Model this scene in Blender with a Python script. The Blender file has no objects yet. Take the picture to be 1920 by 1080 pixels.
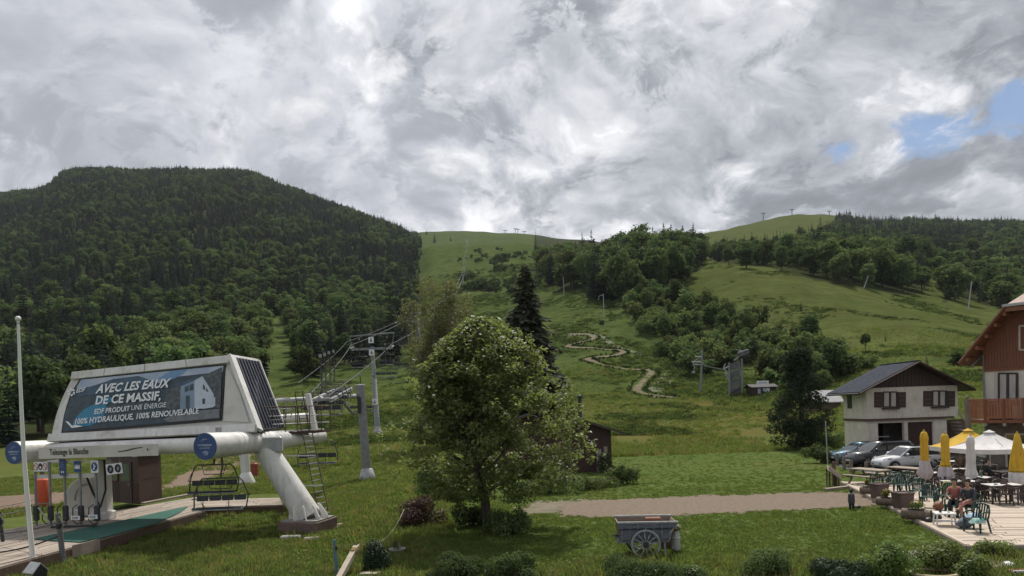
import bpy, bmesh, math, random
import numpy as np
from math import radians, sin, cos, pi, sqrt, atan2
from mathutils import Vector, Matrix, noise as mnoise
V = Vector
sc = bpy.context.scene
COL = sc.collection
rnd = random.Random(11)

# ------------------------------------------------------------------ camera, sky, sun, exposure
CAMZ, F, CX, HY, ROLL = 4.7, 1300.0, 960.0, 765.0, radians(2.0)
cam_d = bpy.data.cameras.new('camera'); cam = bpy.data.objects.new('camera', cam_d); COL.objects.link(cam)
cam.location = (0, 0, CAMZ); cam.rotation_euler = (radians(90), ROLL, 0)
cam_d.sensor_width = 36; cam_d.lens = 36 * F / 1920; cam_d.shift_y = (HY - 540) / 1920
cam_d.clip_start = 0.1; cam_d.clip_end = 9000
sc.camera = cam
SUN_EL, SUN_AZ = radians(56), radians(14)          # azimuth clockwise from the view axis (+Y)
SUN_DIR = V((sin(SUN_AZ) * cos(SUN_EL), cos(SUN_AZ) * cos(SUN_EL), sin(SUN_EL)))
sl = bpy.data.lights.new('sun', 'SUN'); sun = bpy.data.objects.new('sun', sl); COL.objects.link(sun)
sl.energy = 3.6; sl.angle = radians(3.0); sl.color = (1.0, 0.955, 0.88)
sun.rotation_euler = SUN_DIR.to_track_quat('Z', 'Y').to_euler(); sun.location = (0, 0, 60)
sc.view_settings.view_transform = 'Standard'; sc.view_settings.look = 'None'
sc.view_settings.exposure = 0.40; sc.view_settings.gamma = 1.0; sc.view_settings.use_curve_mapping = False
sc.render.engine = 'CYCLES'
try:
    sc.cycles.use_denoising = True
    sc.cycles.max_bounces = 6; sc.cycles.transparent_max_bounces = 8; sc.cycles.diffuse_bounces = 3
except Exception: pass

class NT:
    """tiny node helper: every call returns an output socket"""
    def __init__(s, tree): s.t = tree
    def n(s, typ, **kw):
        nd = s.t.nodes.new(typ)
        for k, v in kw.items(): setattr(nd, k, v)
        return nd
    def put(s, sock, v):
        if hasattr(v, 'is_output'): s.t.links.new(v, sock)
        else: sock.default_value = v
    def m(s, op, a, b=0.0, c=None, clamp=False):
        nd = s.n('ShaderNodeMath', operation=op, use_clamp=clamp)
        s.put(nd.inputs[0], a); s.put(nd.inputs[1], b)
        if c is not None: s.put(nd.inputs[2], c)
        return nd.outputs[0]
    def vm(s, op, a, b=(0, 0, 0), scale=None):
        nd = s.n('ShaderNodeVectorMath', operation=op)
        s.put(nd.inputs[0], a); s.put(nd.inputs[1], b)
        if scale is not None: s.put(nd.inputs[3], scale)
        return nd.outputs['Value'] if op in ('DOT_PRODUCT', 'LENGTH', 'DISTANCE') else nd.outputs[0]
    def noise(s, vec, scale, detail=4, rough=0.55, dist=0.0, lac=2.0):
        nd = s.n('ShaderNodeTexNoise'); s.put(nd.inputs['Vector'], vec)
        nd.inputs['Scale'].default_value = scale; nd.inputs['Detail'].default_value = detail
        nd.inputs['Roughness'].default_value = rough; nd.inputs['Distortion'].default_value = dist
        nd.inputs['Lacunarity'].default_value = lac
        return nd.outputs['Fac']
    def rng(s, v, a, b, c=0.0, d=1.0, smooth=False):
        nd = s.n('ShaderNodeMapRange', interpolation_type='SMOOTHSTEP' if smooth else 'LINEAR'); nd.clamp = True
        s.put(nd.inputs[0], v)
        for i, k in enumerate((a, b, c, d)): s.put(nd.inputs[i + 1], k)
        return nd.outputs[0]
    def mix(s, f, a, b, blend='MIX'):
        nd = s.n('ShaderNodeMix', data_type='RGBA', blend_type=blend)
        s.put(nd.inputs[0], f)
        s.put(nd.inputs[6], tuple(a) + (1,) if isinstance(a, tuple) and len(a) == 3 else a)
        s.put(nd.inputs[7], tuple(b) + (1,) if isinstance(b, tuple) and len(b) == 3 else b)
        return nd.outputs[2]
    def comb(s, x, y, z):
        nd = s.n('ShaderNodeCombineXYZ')
        for i, k in enumerate((x, y, z)): s.put(nd.inputs[i], k)
        return nd.outputs[0]
    def sep(s, v):
        nd = s.n('ShaderNodeSeparateXYZ'); s.put(nd.inputs[0], v); return nd.outputs

# pixel helpers (1920x1080 frame of the photograph)
_c, _s = cos(ROLL), sin(ROLL)
def ray(px, py):
    ex, ey = px - CX, HY - py
    return (ex * _c + ey * _s) / F, (-ex * _s + ey * _c) / F
def P(px, py, Y):
    a, b = ray(px, py); return V((a * Y, Y, CAMZ + b * Y))
def PZ(px, py, z=0.0):
    a, b = ray(px, py); Y = (z - CAMZ) / b; return V((a * Y, Y, z))
def RP(px, py, p0, n):
    a, b = ray(px, py); d = V((a, 1, b)); o = V((0, 0, CAMZ))
    return o + d * ((p0 - o).dot(n) / d.dot(n))
def proj(v):
    a, b = v[0] / v[1] * F, (v[2] - CAMZ) / v[1] * F
    return CX + a * _c - b * _s, HY - (a * _s + b * _c)
def dirv(px, py):
    a, b = ray(px, py); return V((a, 1, b)).normalized()

# ------------------------------------------------------------------ sky: blue behind, procedural cloud layer
SKYB = 0.345
def make_world():
    w = bpy.data.worlds.new('World'); sc.world = w; w.use_nodes = True
    t = w.node_tree; t.nodes.clear(); k = NT(t)
    out = k.n('ShaderNodeOutputWorld'); bg = k.n('ShaderNodeBackground'); t.links.new(bg.outputs[0], out.inputs[0])
    bg.inputs[1].default_value = 0.1
    sky = k.n('ShaderNodeTexSky', sky_type='NISHITA'); sky.sun_disc = False
    sky.sun_elevation = SUN_EL; sky.sun_rotation = SUN_AZ; sky.altitude = 900; sky.air_density = 1.0; sky.dust_density = 0.6
    d = k.n('ShaderNodeTexCoord').outputs['Generated']
    x, y, z = k.sep(d)
    zz = k.m('ADD', k.m('MULTIPLY', k.m('MAXIMUM', z, 0.0), -0.55), 1.0)
    p = k.vm('MULTIPLY', k.vm('SCALE', d, scale=zz), (1.0, 1.0, 1.45))
    wn = k.n('ShaderNodeTexNoise'); k.put(wn.inputs['Vector'], p); wn.inputs['Scale'].default_value = 3.5; wn.inputs['Detail'].default_value = 4
    pw = k.vm('ADD', p, k.vm('SCALE', k.vm('SUBTRACT', wn.outputs['Color'], (.5, .5, .5)), scale=0.20))
    pw = k.vm('ADD', pw, (3.7, 1.3, 0.0))
    def dens(q):
        a = k.noise(q, 2.6, 2, 0.5)
        b = k.noise(q, 7.5, 9, 0.63, 0.0)
        vo = k.n('ShaderNodeTexVoronoi', feature='SMOOTH_F1'); k.put(vo.inputs['Vector'], q); vo.inputs['Scale'].default_value = 8.5; vo.inputs['Detail'].default_value = 2.0
        vo.inputs['Roughness'].default_value = 0.55; vo.inputs['Smoothness'].default_value = 0.35
        pf = k.m('SUBTRACT', 0.85, vo.outputs['Distance'])
        return k.m('ADD', k.m('ADD', k.m('MULTIPLY', a, 0.38), k.m('MULTIPLY', b, 0.42)), k.m('MULTIPLY', pf, 0.30))
    d0 = dens(pw)
    so = SUN_DIR
    d1 = dens(k.vm('ADD', pw, (so.x * .05, 0.02, 0.055)))
    relief = k.m('SUBTRACT', d0, d1)
    big = k.noise(pw, 1.7, 3, 0.5)
    cosun = k.vm('DOT_PRODUCT', d, tuple(SUN_DIR))
    glow = k.m('POWER', k.m('MAXIMUM', cosun, 0.0), 5.0)
    # thick grey deck up to the right, and one dark bank low on the left
    dk = k.m('MULTIPLY', k.rng(k.vm('DOT_PRODUCT', d, tuple(dirv(1830, -60))), 0.86, 1.0, 0, 1, True), 0.19)
    dk2 = k.m('MULTIPLY', k.rng(k.vm('DOT_PRODUCT', d, tuple(dirv(-60, 190))), 0.965, 1.0, 0, 1, True), 0.12)
    thick = k.rng(d0, 0.56, 0.72, 0.0, 0.11, True)
    val = k.m('ADD', SKYB, k.m('MULTIPLY', relief, 2.2))
    val = k.m('ADD', val, k.m('MULTIPLY', k.m('SUBTRACT', big, 0.5), -0.34))
    val = k.m('SUBTRACT', val, thick)
    val = k.m('ADD', val, k.m('MULTIPLY', glow, 0.34))
    val = k.m('SUBTRACT', val, k.m('ADD', dk, dk2))
    n6 = k.noise(pw, 15.0, 8, .62); n7 = k.noise(k.vm('ADD', pw, (so.x * .018, .006, .02)), 15.0, 8, .62)
    val = k.m('ADD', val, k.m('MULTIPLY', k.m('SUBTRACT', n6, n7), 1.15))
    # nearer broken cumulus with crisp lit rims over the grey layer
    def fgd(q): return k.m('ADD', k.m('MULTIPLY', k.noise(q, 4.2, 3, .5), .45), k.m('MULTIPLY', k.noise(q, 11.0, 10, .66, .15), .55))
    qf = k.vm('ADD', pw, (9.1, 4.4, 2.0)); dA = fgd(qf); dB = fgd(k.vm('ADD', qf, (so.x * .03, .008, .03)))
    al = k.rng(dA, 0.485, 0.525, 0, 1, True)
    fgv = k.m('ADD', k.m('SUBTRACT', SKYB + 0.23, k.rng(dA, 0.50, 0.66, 0, .30)), k.m('MULTIPLY', k.m('SUBTRACT', dA, dB), 2.1))
    fgv = k.m('SUBTRACT', k.m('ADD', fgv, k.m('MULTIPLY', glow, .12)), k.m('ADD', dk, dk2))
    val = k.m('ADD', k.m('MULTIPLY', val, k.m('SUBTRACT', 1.0, k.m('MULTIPLY', al, .62))), k.m('MULTIPLY', fgv, k.m('MULTIPLY', al, .62)))
    # soft shoulder and toe instead of a hard clip
    e = k.m('SUBTRACT', val, 0.52); val = k.m('ADD', 0.52, k.m('MULTIPLY', k.m('TANH', k.m('DIVIDE', e, 0.36)), 0.34))
    cool = k.rng(val, 0.24, 0.62, 0, 1)
    tint = k.mix(cool, (0.90, 0.96, 1.08), (0.985, 0.99, 1.03))
    cloud = k.mix(1.0, tint, k.comb(val, val, val), 'MULTIPLY')
    # gaps: thin pale veil, and a real blue hole on the right; their rims are ragged with the cloud density
    n5 = k.noise(pw, 9.0, 8, .62)
    def blob(px, py, r, sx=1.0):
        c0 = dirv(px, py); q = k.vm('SUBTRACT', d, tuple(c0)); ln = k.vm('LENGTH', k.vm('MULTIPLY', q, (1.0 / sx, 1.0 / sx, 1.7)))
        return k.rng(ln, r, 0.0, 0, 1)
    hole = k.m('MAXIMUM', k.m('MAXIMUM', blob(1752, 224, .088, 1.5), blob(1905, 182, .085, 1.2)), blob(1583, 278, .05))
    ragged = k.m('ADD', hole, k.m('MULTIPLY', k.m('SUBTRACT', n5, 0.5), 3.0))
    blue = k.m('MULTIPLY', k.rng(ragged, 0.38, 0.74, 0, 0.95, True), k.rng(hole, 0.0, 0.12, 0, 1))
    veil = k.m('MULTIPLY', k.rng(k.m('SUBTRACT', d0, 0.0), 0.50, 0.42, 0, 0.45, True), k.rng(x, 0.15, -0.1, 0.15, 1))
    c1 = k.mix(veil, cloud, (0.47, 0.485, 0.545))
    skyc = k.mix(1.0, sky.outputs[0], (0.10, 0.10, 0.10), 'MULTIPLY')
    bluec = k.mix(0.6, skyc, (0.17, 0.25, 0.40))
    c2 = k.mix(blue, c1, bluec)
    # below the horizon the world is the dull ground colour
    c3 = k.mix(k.rng(z, -0.015, 0.0), (0.08, 0.10, 0.07), c2)
    fin = k.vm('SCALE', c3, scale=10.0)
    t.links.new(fin, bg.inputs[0])
    try: w.cycles.sampling_method = 'MANUAL'; w.cycles.sample_map_resolution = 512
    except Exception: pass
make_world()

# ------------------------------------------------------------------ helpers: tags, meshes
WM = {}
def tag(o, label=None, cat=None, group=None, kind=None):
    if label: o['label'] = label
    if cat: o['category'] = cat
    if group: o['group'] = group
    if kind: o['kind'] = kind
    return o
def thing(name, label, cat, loc=(0, 0, 0), rz=0.0, group=None):
    o = bpy.data.objects.new(name, None); COL.objects.link(o); o.empty_display_size = 0.2
    o.location = loc; o.rotation_euler = (0, 0, rz)
    WM[o.name] = Matrix.Translation(V(loc)) @ Matrix.Rotation(rz, 4, 'Z')
    return tag(o, label, cat, group)
def kids(o): return [c for c in o.children]
def dup(root, loc=None, rz=None, scale=None, label=None, group=None):
    r = root.copy(); COL.objects.link(r)
    if loc is not None: r.location = loc
    if rz is not None: r.rotation_euler = (0, 0, rz)
    if scale is not None: r.scale = (scale,) * 3 if not hasattr(scale, '__len__') else scale
    if label: r['label'] = label
    if group: r['group'] = group
    for ch in kids(root):
        c = ch.copy(); COL.objects.link(c); c.parent = r
        for g in kids(ch):
            d = g.copy(); COL.objects.link(d); d.parent = c
    return r
def rotz(a): return Matrix.Rotation(a, 3, 'Z')
def frame(d, up=V((0, 0, 1))):
    d = d.normalized()
    if abs(d.dot(up)) > .995: up = V((1, 0, 0))
    x = d.cross(up).normalized(); return x, d, x.cross(d).normalized()

class MB:
    def __init__(s): s.v = []; s.f = []; s.mi = []; s.mats = []; s.sm = []
    def _m(s, mat):
        if mat not in s.mats: s.mats.append(mat)
        return s.mats.index(mat)
    def add(s, vs, fs, mat, smooth=False):
        o = len(s.v); s.v += [tuple(p) for p in vs]; k = s._m(mat)
        for f in fs: s.f.append(tuple(i + o for i in f)); s.mi.append(k); s.sm.append(smooth)
        return s
    def hexa(s, b, t, mat):       # bottom 4, top 4 (same winding, seen from above CCW)
        return s.add(list(b) + list(t), [(3, 2, 1, 0), (4, 5, 6, 7), (0, 1, 5, 4), (1, 2, 6, 5), (2, 3, 7, 6), (3, 0, 4, 7)], mat)
    def box(s, c, size, mat, R=None):
        hx, hy, hz = size[0] / 2, size[1] / 2, size[2] / 2; c = V(c)
        ps = [V(p) for p in ((-hx, -hy, -hz), (hx, -hy, -hz), (hx, hy, -hz), (-hx, hy, -hz), (-hx, -hy, hz), (hx, -hy, hz), (hx, hy, hz), (-hx, hy, hz))]
        if R is not None: ps = [R @ p for p in ps]
        ps = [p + c for p in ps]; return s.hexa(ps[:4], ps[4:], mat)
    def bbox(s, c, size, mat, b=0.02, R=None):       # box with chamfered vertical and top edges
        hx, hy, hz = size[0] / 2, size[1] / 2, size[2] / 2; c = V(c); b = min(b, hx * .9, hy * .9, hz * .9)
        def ring(ix, z): 
            a, d = hx - ix, hy - ix
            return [(-a + b, -d, z), (a - b, -d, z), (a, -d + b, z), (a, d - b, z), (a - b, d, z), (-a + b, d, z), (-a, d - b, z), (-a, -d + b, z)]
        rings = [ring(b, -hz), ring(0, -hz + b), ring(0, hz - b), ring(b, hz)]
        vs = [V(p) for r in rings for p in r]
        if R is not None: vs = [R @ p for p in vs]
        vs = [p + c for p in vs]; fs = [tuple(range(7, -1, -1)), tuple(range(24, 32))]
        for k in range(3):
            for i in range(8): j = (i + 1) % 8; fs.append((k * 8 + i, k * 8 + j, k * 8 + 8 + j, k * 8 + 8 + i))
        return s.add(vs, fs, mat)
    def beam(s, p, q, w, h, mat, up=V((0, 0, 1))):
        p, q = V(p), V(q); x, d, z = frame(q - p, up)
        b = [p - x * w / 2 - z * h / 2, p + x * w / 2 - z * h / 2, q + x * w / 2 - z * h / 2, q - x * w / 2 - z * h / 2]
        return s.hexa(b, [a + z * h for a in b], mat)
    def tube(s, pts, r, mat, n=8, cap=True, smooth=True):
        pts = [V(p) for p in pts]; m = len(pts); rs = r if hasattr(r, '__len__') else [r] * m
        vs = []; up = None
        for i, p in enumerate(pts):
            d = (pts[min(i + 1, m - 1)] - pts[max(i - 1, 0)])
            if d.length < 1e-9: d = V((0, 0, 1))
            d.normalize()
            if up is None: x, _, z = frame(d)
            else:
                x = d.cross(up)
                if x.length < 1e-4: x, _, z = frame(d)
                else: x.normalize(); z = x.cross(d)
            up = z
            for k in range(n):
                a = 2 * pi * k / n; vs.append(p + (x * cos(a) + z * sin(a)) * rs[i])
        fs = [(i * n + k, i * n + (k + 1) % n, (i + 1) * n + (k + 1) % n, (i + 1) * n + k) for i in range(m - 1) for k in range(n)]
        s.add(vs, fs, mat, smooth)
        if cap: s.add(vs[:n], [tuple(range(n))], mat); s.add(vs[-n:], [tuple(range(n - 1, -1, -1))], mat)
        return s
    def lathe(s, prof, mat, c=(0, 0, 0), n=16, smooth=True, R=None, sx=1.0):
        c = V(c); vs = []
        for r, z in prof:
            for k in range(n):
                a = 2 * pi * k / n; p = V((r * cos(a) * sx, r * sin(a), z)); vs.append((R @ p if R is not None else p) + c)
        m = len(prof)
        fs = [(i * n + k, i * n + (k + 1) % n, (i + 1) * n + (k + 1) % n, (i + 1) * n + k) for i in range(m - 1) for k in range(n)]
        return s.add(vs, fs, mat, smooth)
    def ball(s, c, r, mat, n=12, m=8):
        r = r if hasattr(r, '__len__') else (r, r, r); c = V(c)
        vs = [c + V((0, 0, -r[2]))]; 
        for i in range(1, m):
            a = -pi / 2 + pi * i / m
            for k in range(n): b = 2 * pi * k / n; vs.append(c + V((r[0] * cos(a) * cos(b), r[1] * cos(a) * sin(b), r[2] * sin(a))))
        vs.append(c + V((0, 0, r[2]))); e = len(vs) - 1
        fs = [(0, 1 + (k + 1) % n, 1 + k) for k in range(n)]
        for i in range(m - 2):
            for k in range(n): o = 1 + i * n; fs.append((o + k, o + (k + 1) % n, o + n + (k + 1) % n, o + n + k))
        o = 1 + (m - 2) * n; fs += [(o + k, o + (k + 1) % n, e) for k in range(n)]
        return s.add(vs, fs, mat, True)
    def prism(s, poly, vec, mat):
        a = [V(p) for p in poly]; n = len(a); vec = V(vec); b = [p + vec for p in a]
        fs = [tuple(range(n - 1, -1, -1)), tuple(range(n, 2 * n))] + [(i, (i + 1) % n, n + (i + 1) % n, n + i) for i in range(n)]
        return s.add(a + b, fs, mat)
    def poly(s, pts, mat): return s.add(pts, [tuple(range(len(pts)))], mat)
    def mesh(s, name, M=None):
        me = bpy.data.meshes.new(name); vs = s.v
        if M is not None: vs = [tuple(M @ V(p)) for p in vs]
        me.from_pydata(vs, [], s.f)
        for m in s.mats: me.materials.append(m)
        me.polygons.foreach_set('material_index', s.mi); me.polygons.foreach_set('use_smooth', s.sm)
        me.validate(); me.update(); return me
    def build(s, name, parent=None, world=False, bevel=0):
        """world=True: the shape was given in world coordinates and is moved into its parent's space"""
        M = None
        if parent is not None and world: M = WM[parent.name].inverted()
        o = bpy.data.objects.new(name, s.mesh(name, M)); COL.objects.link(o)
        if parent is not None: o.parent = parent
        WM[o.name] = WM[parent.name] if parent is not None else Matrix.Identity(4)
        if bevel:
            b = o.modifiers.new('bevel', 'BEVEL'); b.width = bevel; b.segments = 2; b.limit_method = 'ANGLE'
        return o
    def solo(s, name, label, cat, loc=(0, 0, 0), rz=0.0, group=None, kind=None, world=False):
        """one-mesh thing with its origin at loc"""
        M = Matrix.Translation(V(loc)) @ Matrix.Rotation(rz, 4, 'Z')
        o = bpy.data.objects.new(name, s.mesh(name, M.inverted() if world else None)); COL.objects.link(o)
        o.location = loc; o.rotation_euler = (0, 0, rz); WM[o.name] = M
        return tag(o, label, cat, group, kind)
def B(): return MB()
def np_mesh(name, Vn, Q, mats, mi=None, smooth=False):
    me = bpy.data.meshes.new(name); nv = len(Vn); nf = len(Q); k = Q.shape[1]
    me.vertices.add(nv); me.vertices.foreach_set('co', np.asarray(Vn, np.float32).ravel())
    me.loops.add(nf * k); me.loops.foreach_set('vertex_index', np.asarray(Q, np.int32).ravel())
    me.polygons.add(nf); me.polygons.foreach_set('loop_start', np.arange(0, nf * k, k, dtype=np.int32))
    try: me.polygons.foreach_set('loop_total', np.full(nf, k, np.int32))
    except Exception: pass
    for m in mats: me.materials.append(m)
    if mi is not None: me.polygons.foreach_set('material_index', np.asarray(mi, np.int32))
    if smooth: me.polygons.foreach_set('use_smooth', np.ones(nf, bool))
    me.update(calc_edges=True); me.validate(); return me
def link(name, me, parent=None, loc=(0, 0, 0), rz=0):
    o = bpy.data.objects.new(name, me); COL.objects.link(o); o.location = loc; o.rotation_euler = (0, 0, rz)
    if parent is not None: o.parent = parent
    return o
def text_mb(mb, txt, mat, fn, size=1.0, shear=0.0, fat=0.0, width=None, space=1.0):
    """lettering as flat mesh: fn(x, y) places a point of the text (baseline left = 0,0)"""
    cu = bpy.data.curves.new('lettering', 'FONT'); cu.body = txt; cu.size = size; cu.shear = shear; cu.offset = fat; cu.space_character = space
    cu.resolution_u = 2
    ob = bpy.data.objects.new('lettering', cu); COL.objects.link(ob)
    dg = bpy.context.evaluated_depsgraph_get(); dg.update()
    me = bpy.data.meshes.new_from_object(ob.evaluated_get(dg))
    xs = [v.co.x for v in me.vertices] or [0]; w = max(xs) - min(xs) or 1
    k = 1.0 if width is None else width / w; x0 = min(xs)
    mb.add([fn((v.co.x - x0) * k, v.co.y) for v in me.vertices], [tuple(p.vertices) for p in me.polygons], mat)
    bpy.data.objects.remove(ob); bpy.data.curves.remove(cu); bpy.data.meshes.remove(me)
    return mb

# ------------------------------------------------------------------ procedural materials
MATS = {}
def pm(name, c1, c2=None, scale=4.0, rough=0.6, metal=0.0, bump=0.0, detail=5, stretch=(1, 1, 1), spec=0.4, lo=0.35, hi=0.65, dirt=None, dscale=1.3, rand=0.0, bscale=None, coat=0.0, streak=0.0):
    m = bpy.data.materials.new(name); m.use_nodes = True; t = m.node_tree; k = NT(t)
    b = t.nodes['Principled BSDF']; b.inputs['Roughness'].default_value = rough; b.inputs['Metallic'].default_value = metal
    try: b.inputs['Specular IOR Level'].default_value = spec; b.inputs['Coat Weight'].default_value = coat
    except Exception: pass
    co = k.vm('MULTIPLY', k.n('ShaderNodeTexCoord').outputs['Object'], stretch)
    if c2 is None: c2 = tuple(x * .86 for x in c1)
    nz = k.noise(co, scale, detail, .6)
    col = k.mix(k.rng(nz, lo, hi), c1, c2)
    if dirt:
        dn = k.noise(co, dscale, 6, .65, .3); col = k.mix(k.m('MULTIPLY', k.rng(dn, .52, .75), .75), col, dirt)
    if streak:
        sn = k.noise(k.vm('MULTIPLY', k.n('ShaderNodeTexCoord').outputs['Object'], (3.2, 3.2, .28)), 2.2, 6, .65); col = k.mix(k.m('MULTIPLY', k.rng(sn, .50, .68), streak), col, (.24, .21, .17))
        gn = k.noise(co, .35, 4, .6); col = k.mix(k.m('MULTIPLY', k.rng(gn, .45, .7), streak * .5), col, (.36, .34, .29))
    if rand:
        oi = k.n('ShaderNodeObjectInfo'); hs = k.n('ShaderNodeHueSaturation')
        k.put(hs.inputs['Value'], k.rng(oi.outputs['Random'], 0, 1, 1 - rand, 1 + rand)); k.put(hs.inputs['Color'], col); col = hs.outputs[0]
    t.links.new(col, b.inputs['Base Color'])
    if bump:
        bp = k.n('ShaderNodeBump'); bp.inputs['Strength'].default_value = bump; bp.inputs['Distance'].default_value = 0.02
        k.put(bp.inputs['Height'], k.noise(co, bscale or scale * 3, 6, .65)); t.links.new(bp.outputs[0], b.inputs['Normal'])
    rn = k.noise(co, scale * 2, 3, .5); t.links.new(k.rng(rn, .3, .7, max(rough - .1, .03), min(rough + .12, 1)), b.inputs['Roughness'])
    MATS[name] = m; return m
def glass(name, tint=(.03, .04, .045), rough=0.06):
    m = pm(name, tint, tuple(x * 1.4 for x in tint), 1.0, rough, spec=0.8); return m
def leafmat(name, c1, c2, trans=0.32, hue=0.02, val=0.25, scale=0.6, spec=0.25, rough=.55):
    m = bpy.data.materials.new(name); m.use_nodes = True; t = m.node_tree; k = NT(t); t.nodes.clear()
    out = k.n('ShaderNodeOutputMaterial'); b = k.n('ShaderNodeBsdfPrincipled'); tr = k.n('ShaderNodeBsdfTranslucent'); mx = k.n('ShaderNodeMixShader')
    b.inputs['Roughness'].default_value = rough
    try: b.inputs['Specular IOR Level'].default_value = spec
    except Exception: pass
    ge = k.n('ShaderNodeNewGeometry'); oi = k.n('ShaderNodeObjectInfo')
    nz = k.noise(k.n('ShaderNodeTexCoord').outputs['Object'], scale, 3, .6)
    isl = k.m('ADD', k.m('MULTIPLY', nz, .6), k.m('MULTIPLY', ge.outputs['Random Per Island'], .4))
    col = k.mix(k.rng(isl, .3, .7), c1, c2)
    hs = k.n('ShaderNodeHueSaturation')
    k.put(hs.inputs['Hue'], k.rng(oi.outputs['Random'], 0, 1, .5 - hue, .5 + hue))
    k.put(hs.inputs['Value'], k.rng(k.m('FRACT', k.m('MULTIPLY', oi.outputs['Random'], 7.31)), 0, 1, 1 - val, 1 + val))
    k.put(hs.inputs['Color'], col)
    t.links.new(hs.outputs[0], b.inputs['Base Color'])
    tc = k.mix(1.0, hs.outputs[0], (1.25, 1.3, .75), 'MULTIPLY'); t.links.new(tc, tr.inputs['Color'])
    mx.inputs[0].default_value = trans
    t.links.new(b.outputs[0], mx.inputs[1]); t.links.new(tr.outputs[0], mx.inputs[2]); t.links.new(mx.outputs[0], out.inputs[0])
    return m

white = pm('white_paint', (.68, .67, .64), (.58, .57, .54), 1.2, .45, dirt=(.30, .27, .22), dscale=.9, bump=.05, streak=.32)
white_clean = pm('clean_white_paint', (.70, .69, .66), (.62, .61, .58), 1.0, .4)
galv = pm('galvanised_steel', (.25, .255, .26), (.18, .185, .19), 3, .55, .25, bump=.05)
galv_lt = pm('pale_steel', (.42, .43, .43), (.30, .31, .31), 3, .5, .2)
dark_steel = pm('dark_steel', (.055, .055, .06), (.035, .035, .04), 4, .5, .3)
black = pm('black_plastic', (.022, .022, .024), (.014, .014, .016), 5, .5)
rust = pm('rusty_steel', (.10, .055, .04), (.05, .03, .026), 5, .8, .1, bump=.1)
concrete = pm('concrete', (.30, .28, .26), (.22, .205, .19), 2.5, .9, bump=.3, dirt=(.12, .10, .08))
brickred = pm('reddish_concrete', (.17, .115, .10), (.12, .085, .075), 2.5, .9, bump=.3, dirt=(.09, .07, .06))
wood_old = pm('weathered_wood', (.34, .285, .23), (.23, .19, .155), 3, .85, stretch=(1, 8, 8), bump=.25, rand=.16)
wood_deck = pm('terrace_wood', (.47, .39, .31), (.36, .30, .235), 2.5, .8, stretch=(1, 9, 9), bump=.2, rand=.13)
wood_brown = pm('brown_wood', (.13, .085, .06), (.085, .055, .04), 4, .75, stretch=(6, 6, 1), bump=.15, rand=.08)
wood_log = pm('log_wood', (.20, .155, .12), (.12, .095, .075), 6, .85, bump=.3)
maroon = pm('maroon_boards', (.060, .030, .026), (.045, .023, .020), 3, .6, stretch=(6, 6, 1), rand=.06)
soil = pm('soil', (.075, .055, .04), (.05, .037, .027), 8, .95, bump=.4)
glass_dk = glass('window_glass')
rope_m = pm('rope', (.20, .20, .19), (.14, .14, .13), 10, .9)
cable_m = pm('steel_cable', (.10, .10, .105), (.07, .07, .075), 10, .7, .0)
blue_sign = pm('blue_sign_paint', (.035, .075, .20), (.028, .06, .17), 2, .4)
black_sign = pm('black_print', (.02, .02, .025), (.015, .015, .02), 2, .5)
red_sign = pm('red_print', (.42, .05, .035), (.36, .04, .03), 2, .5)

# ------------------------------------------------------------------ terrain: one sheet from the lawn to the ridges
YK = [60, 70, 100, 150, 200, 280, 400, 600, 900, 1300, 1700, 2300]
TAB = {      # column of the picture: heights of the bare ground seen at those distances
    -300: [None, 890, 856, 805, 755, 695, 625, 545, 460, 395, 385, 410],
    0:    [None, 883, 850, 800, 750, 690, 620, 540, 455, 385, 372, 400],
    45:   [None, 881, 848, 797, 747, 687, 617, 537, 452, 382, 366, 398],
    75:   [None, 880, 847, 796, 746, 685, 614, 535, 448, 378, 362, 394],
    98:   [None, 879, 846, 794, 744, 683, 612, 532, 443, 368, 348, 380],
    125:  [None, 877, 844, 792, 742, 680, 608, 528, 437, 353, 327, 362],
    150:  [None, 876, 843, 791, 741, 678, 606, 526, 435, 350, 323, 356],
    230:  [None, 871, 838, 785, 735, 670, 600, 520, 430, 350, 324, 350],
    450:  [None, 865, 830, 770, 725, 670, 605, 525, 435, 350, 327, 350],
    560:  [None, 862, 820, 760, 720, 670, 610, 535, 450, 385, 364, 390],
    640:  [None, 859, 816, 760, 722, 676, 618, 543, 460, 402, 396, 415],
    705:  [None, 856, 811, 759, 722, 680, 625, 550, 470, 420, 425, 440],
    780:  [None, 853, 806, 752, 712, 668, 610, 545, 478, 450, 452, 436],
    810:  [None, 852, 805, 749, 706, 655, 597, 532, 463, 474, 454, 434],
    850:  [None, 851, 803, 745, 700, 645, 588, 525, 461, 476, 454, 433],
    960:  [None, 848, 798, 735, 685, 625, 570, 508, 458, 472, 452, 437],
    1060: [None, 845, 793, 728, 668, 592, 540, 500, 468, 460, 455, 447],
    1130: [None, 844, 791, 728, 662, 585, 530, 495, 465, 462, 460, 455],
    1200: [None, 843, 790, 729, 665, 572, 512, 485, 466, 462, 465, 468],
    1300: [None, 842, 786, 725, 662, 560, 505, 486, 472, 452, 442, 452],
    1400: [None, 839, 780, 718, 655, 535, 490, 472, 452, 432, 422, 430],
    1460: [None, 834, 772, 706, 640, 530, 492, 468, 442, 420, 405, 415],
    1530: [None, 818, 762, 690, 620, 536, 496, 468, 440, 416, 402, 412],
    1600: [None, 800, 748, 670, 606, 545, 502, 472, 445, 424, 413, 422],
    1750: [None, 790, 728, 655, 612, 570, 532, 490, 452, 426, 419, 424],
    1920: [None, 782, 716, 660, 627, 594, 556, 506, 456, 429, 421, 426],
    2250: [None, 782, 716, 665, 640, 612, 570, 515, 462, 434, 426, 430]}
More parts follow.
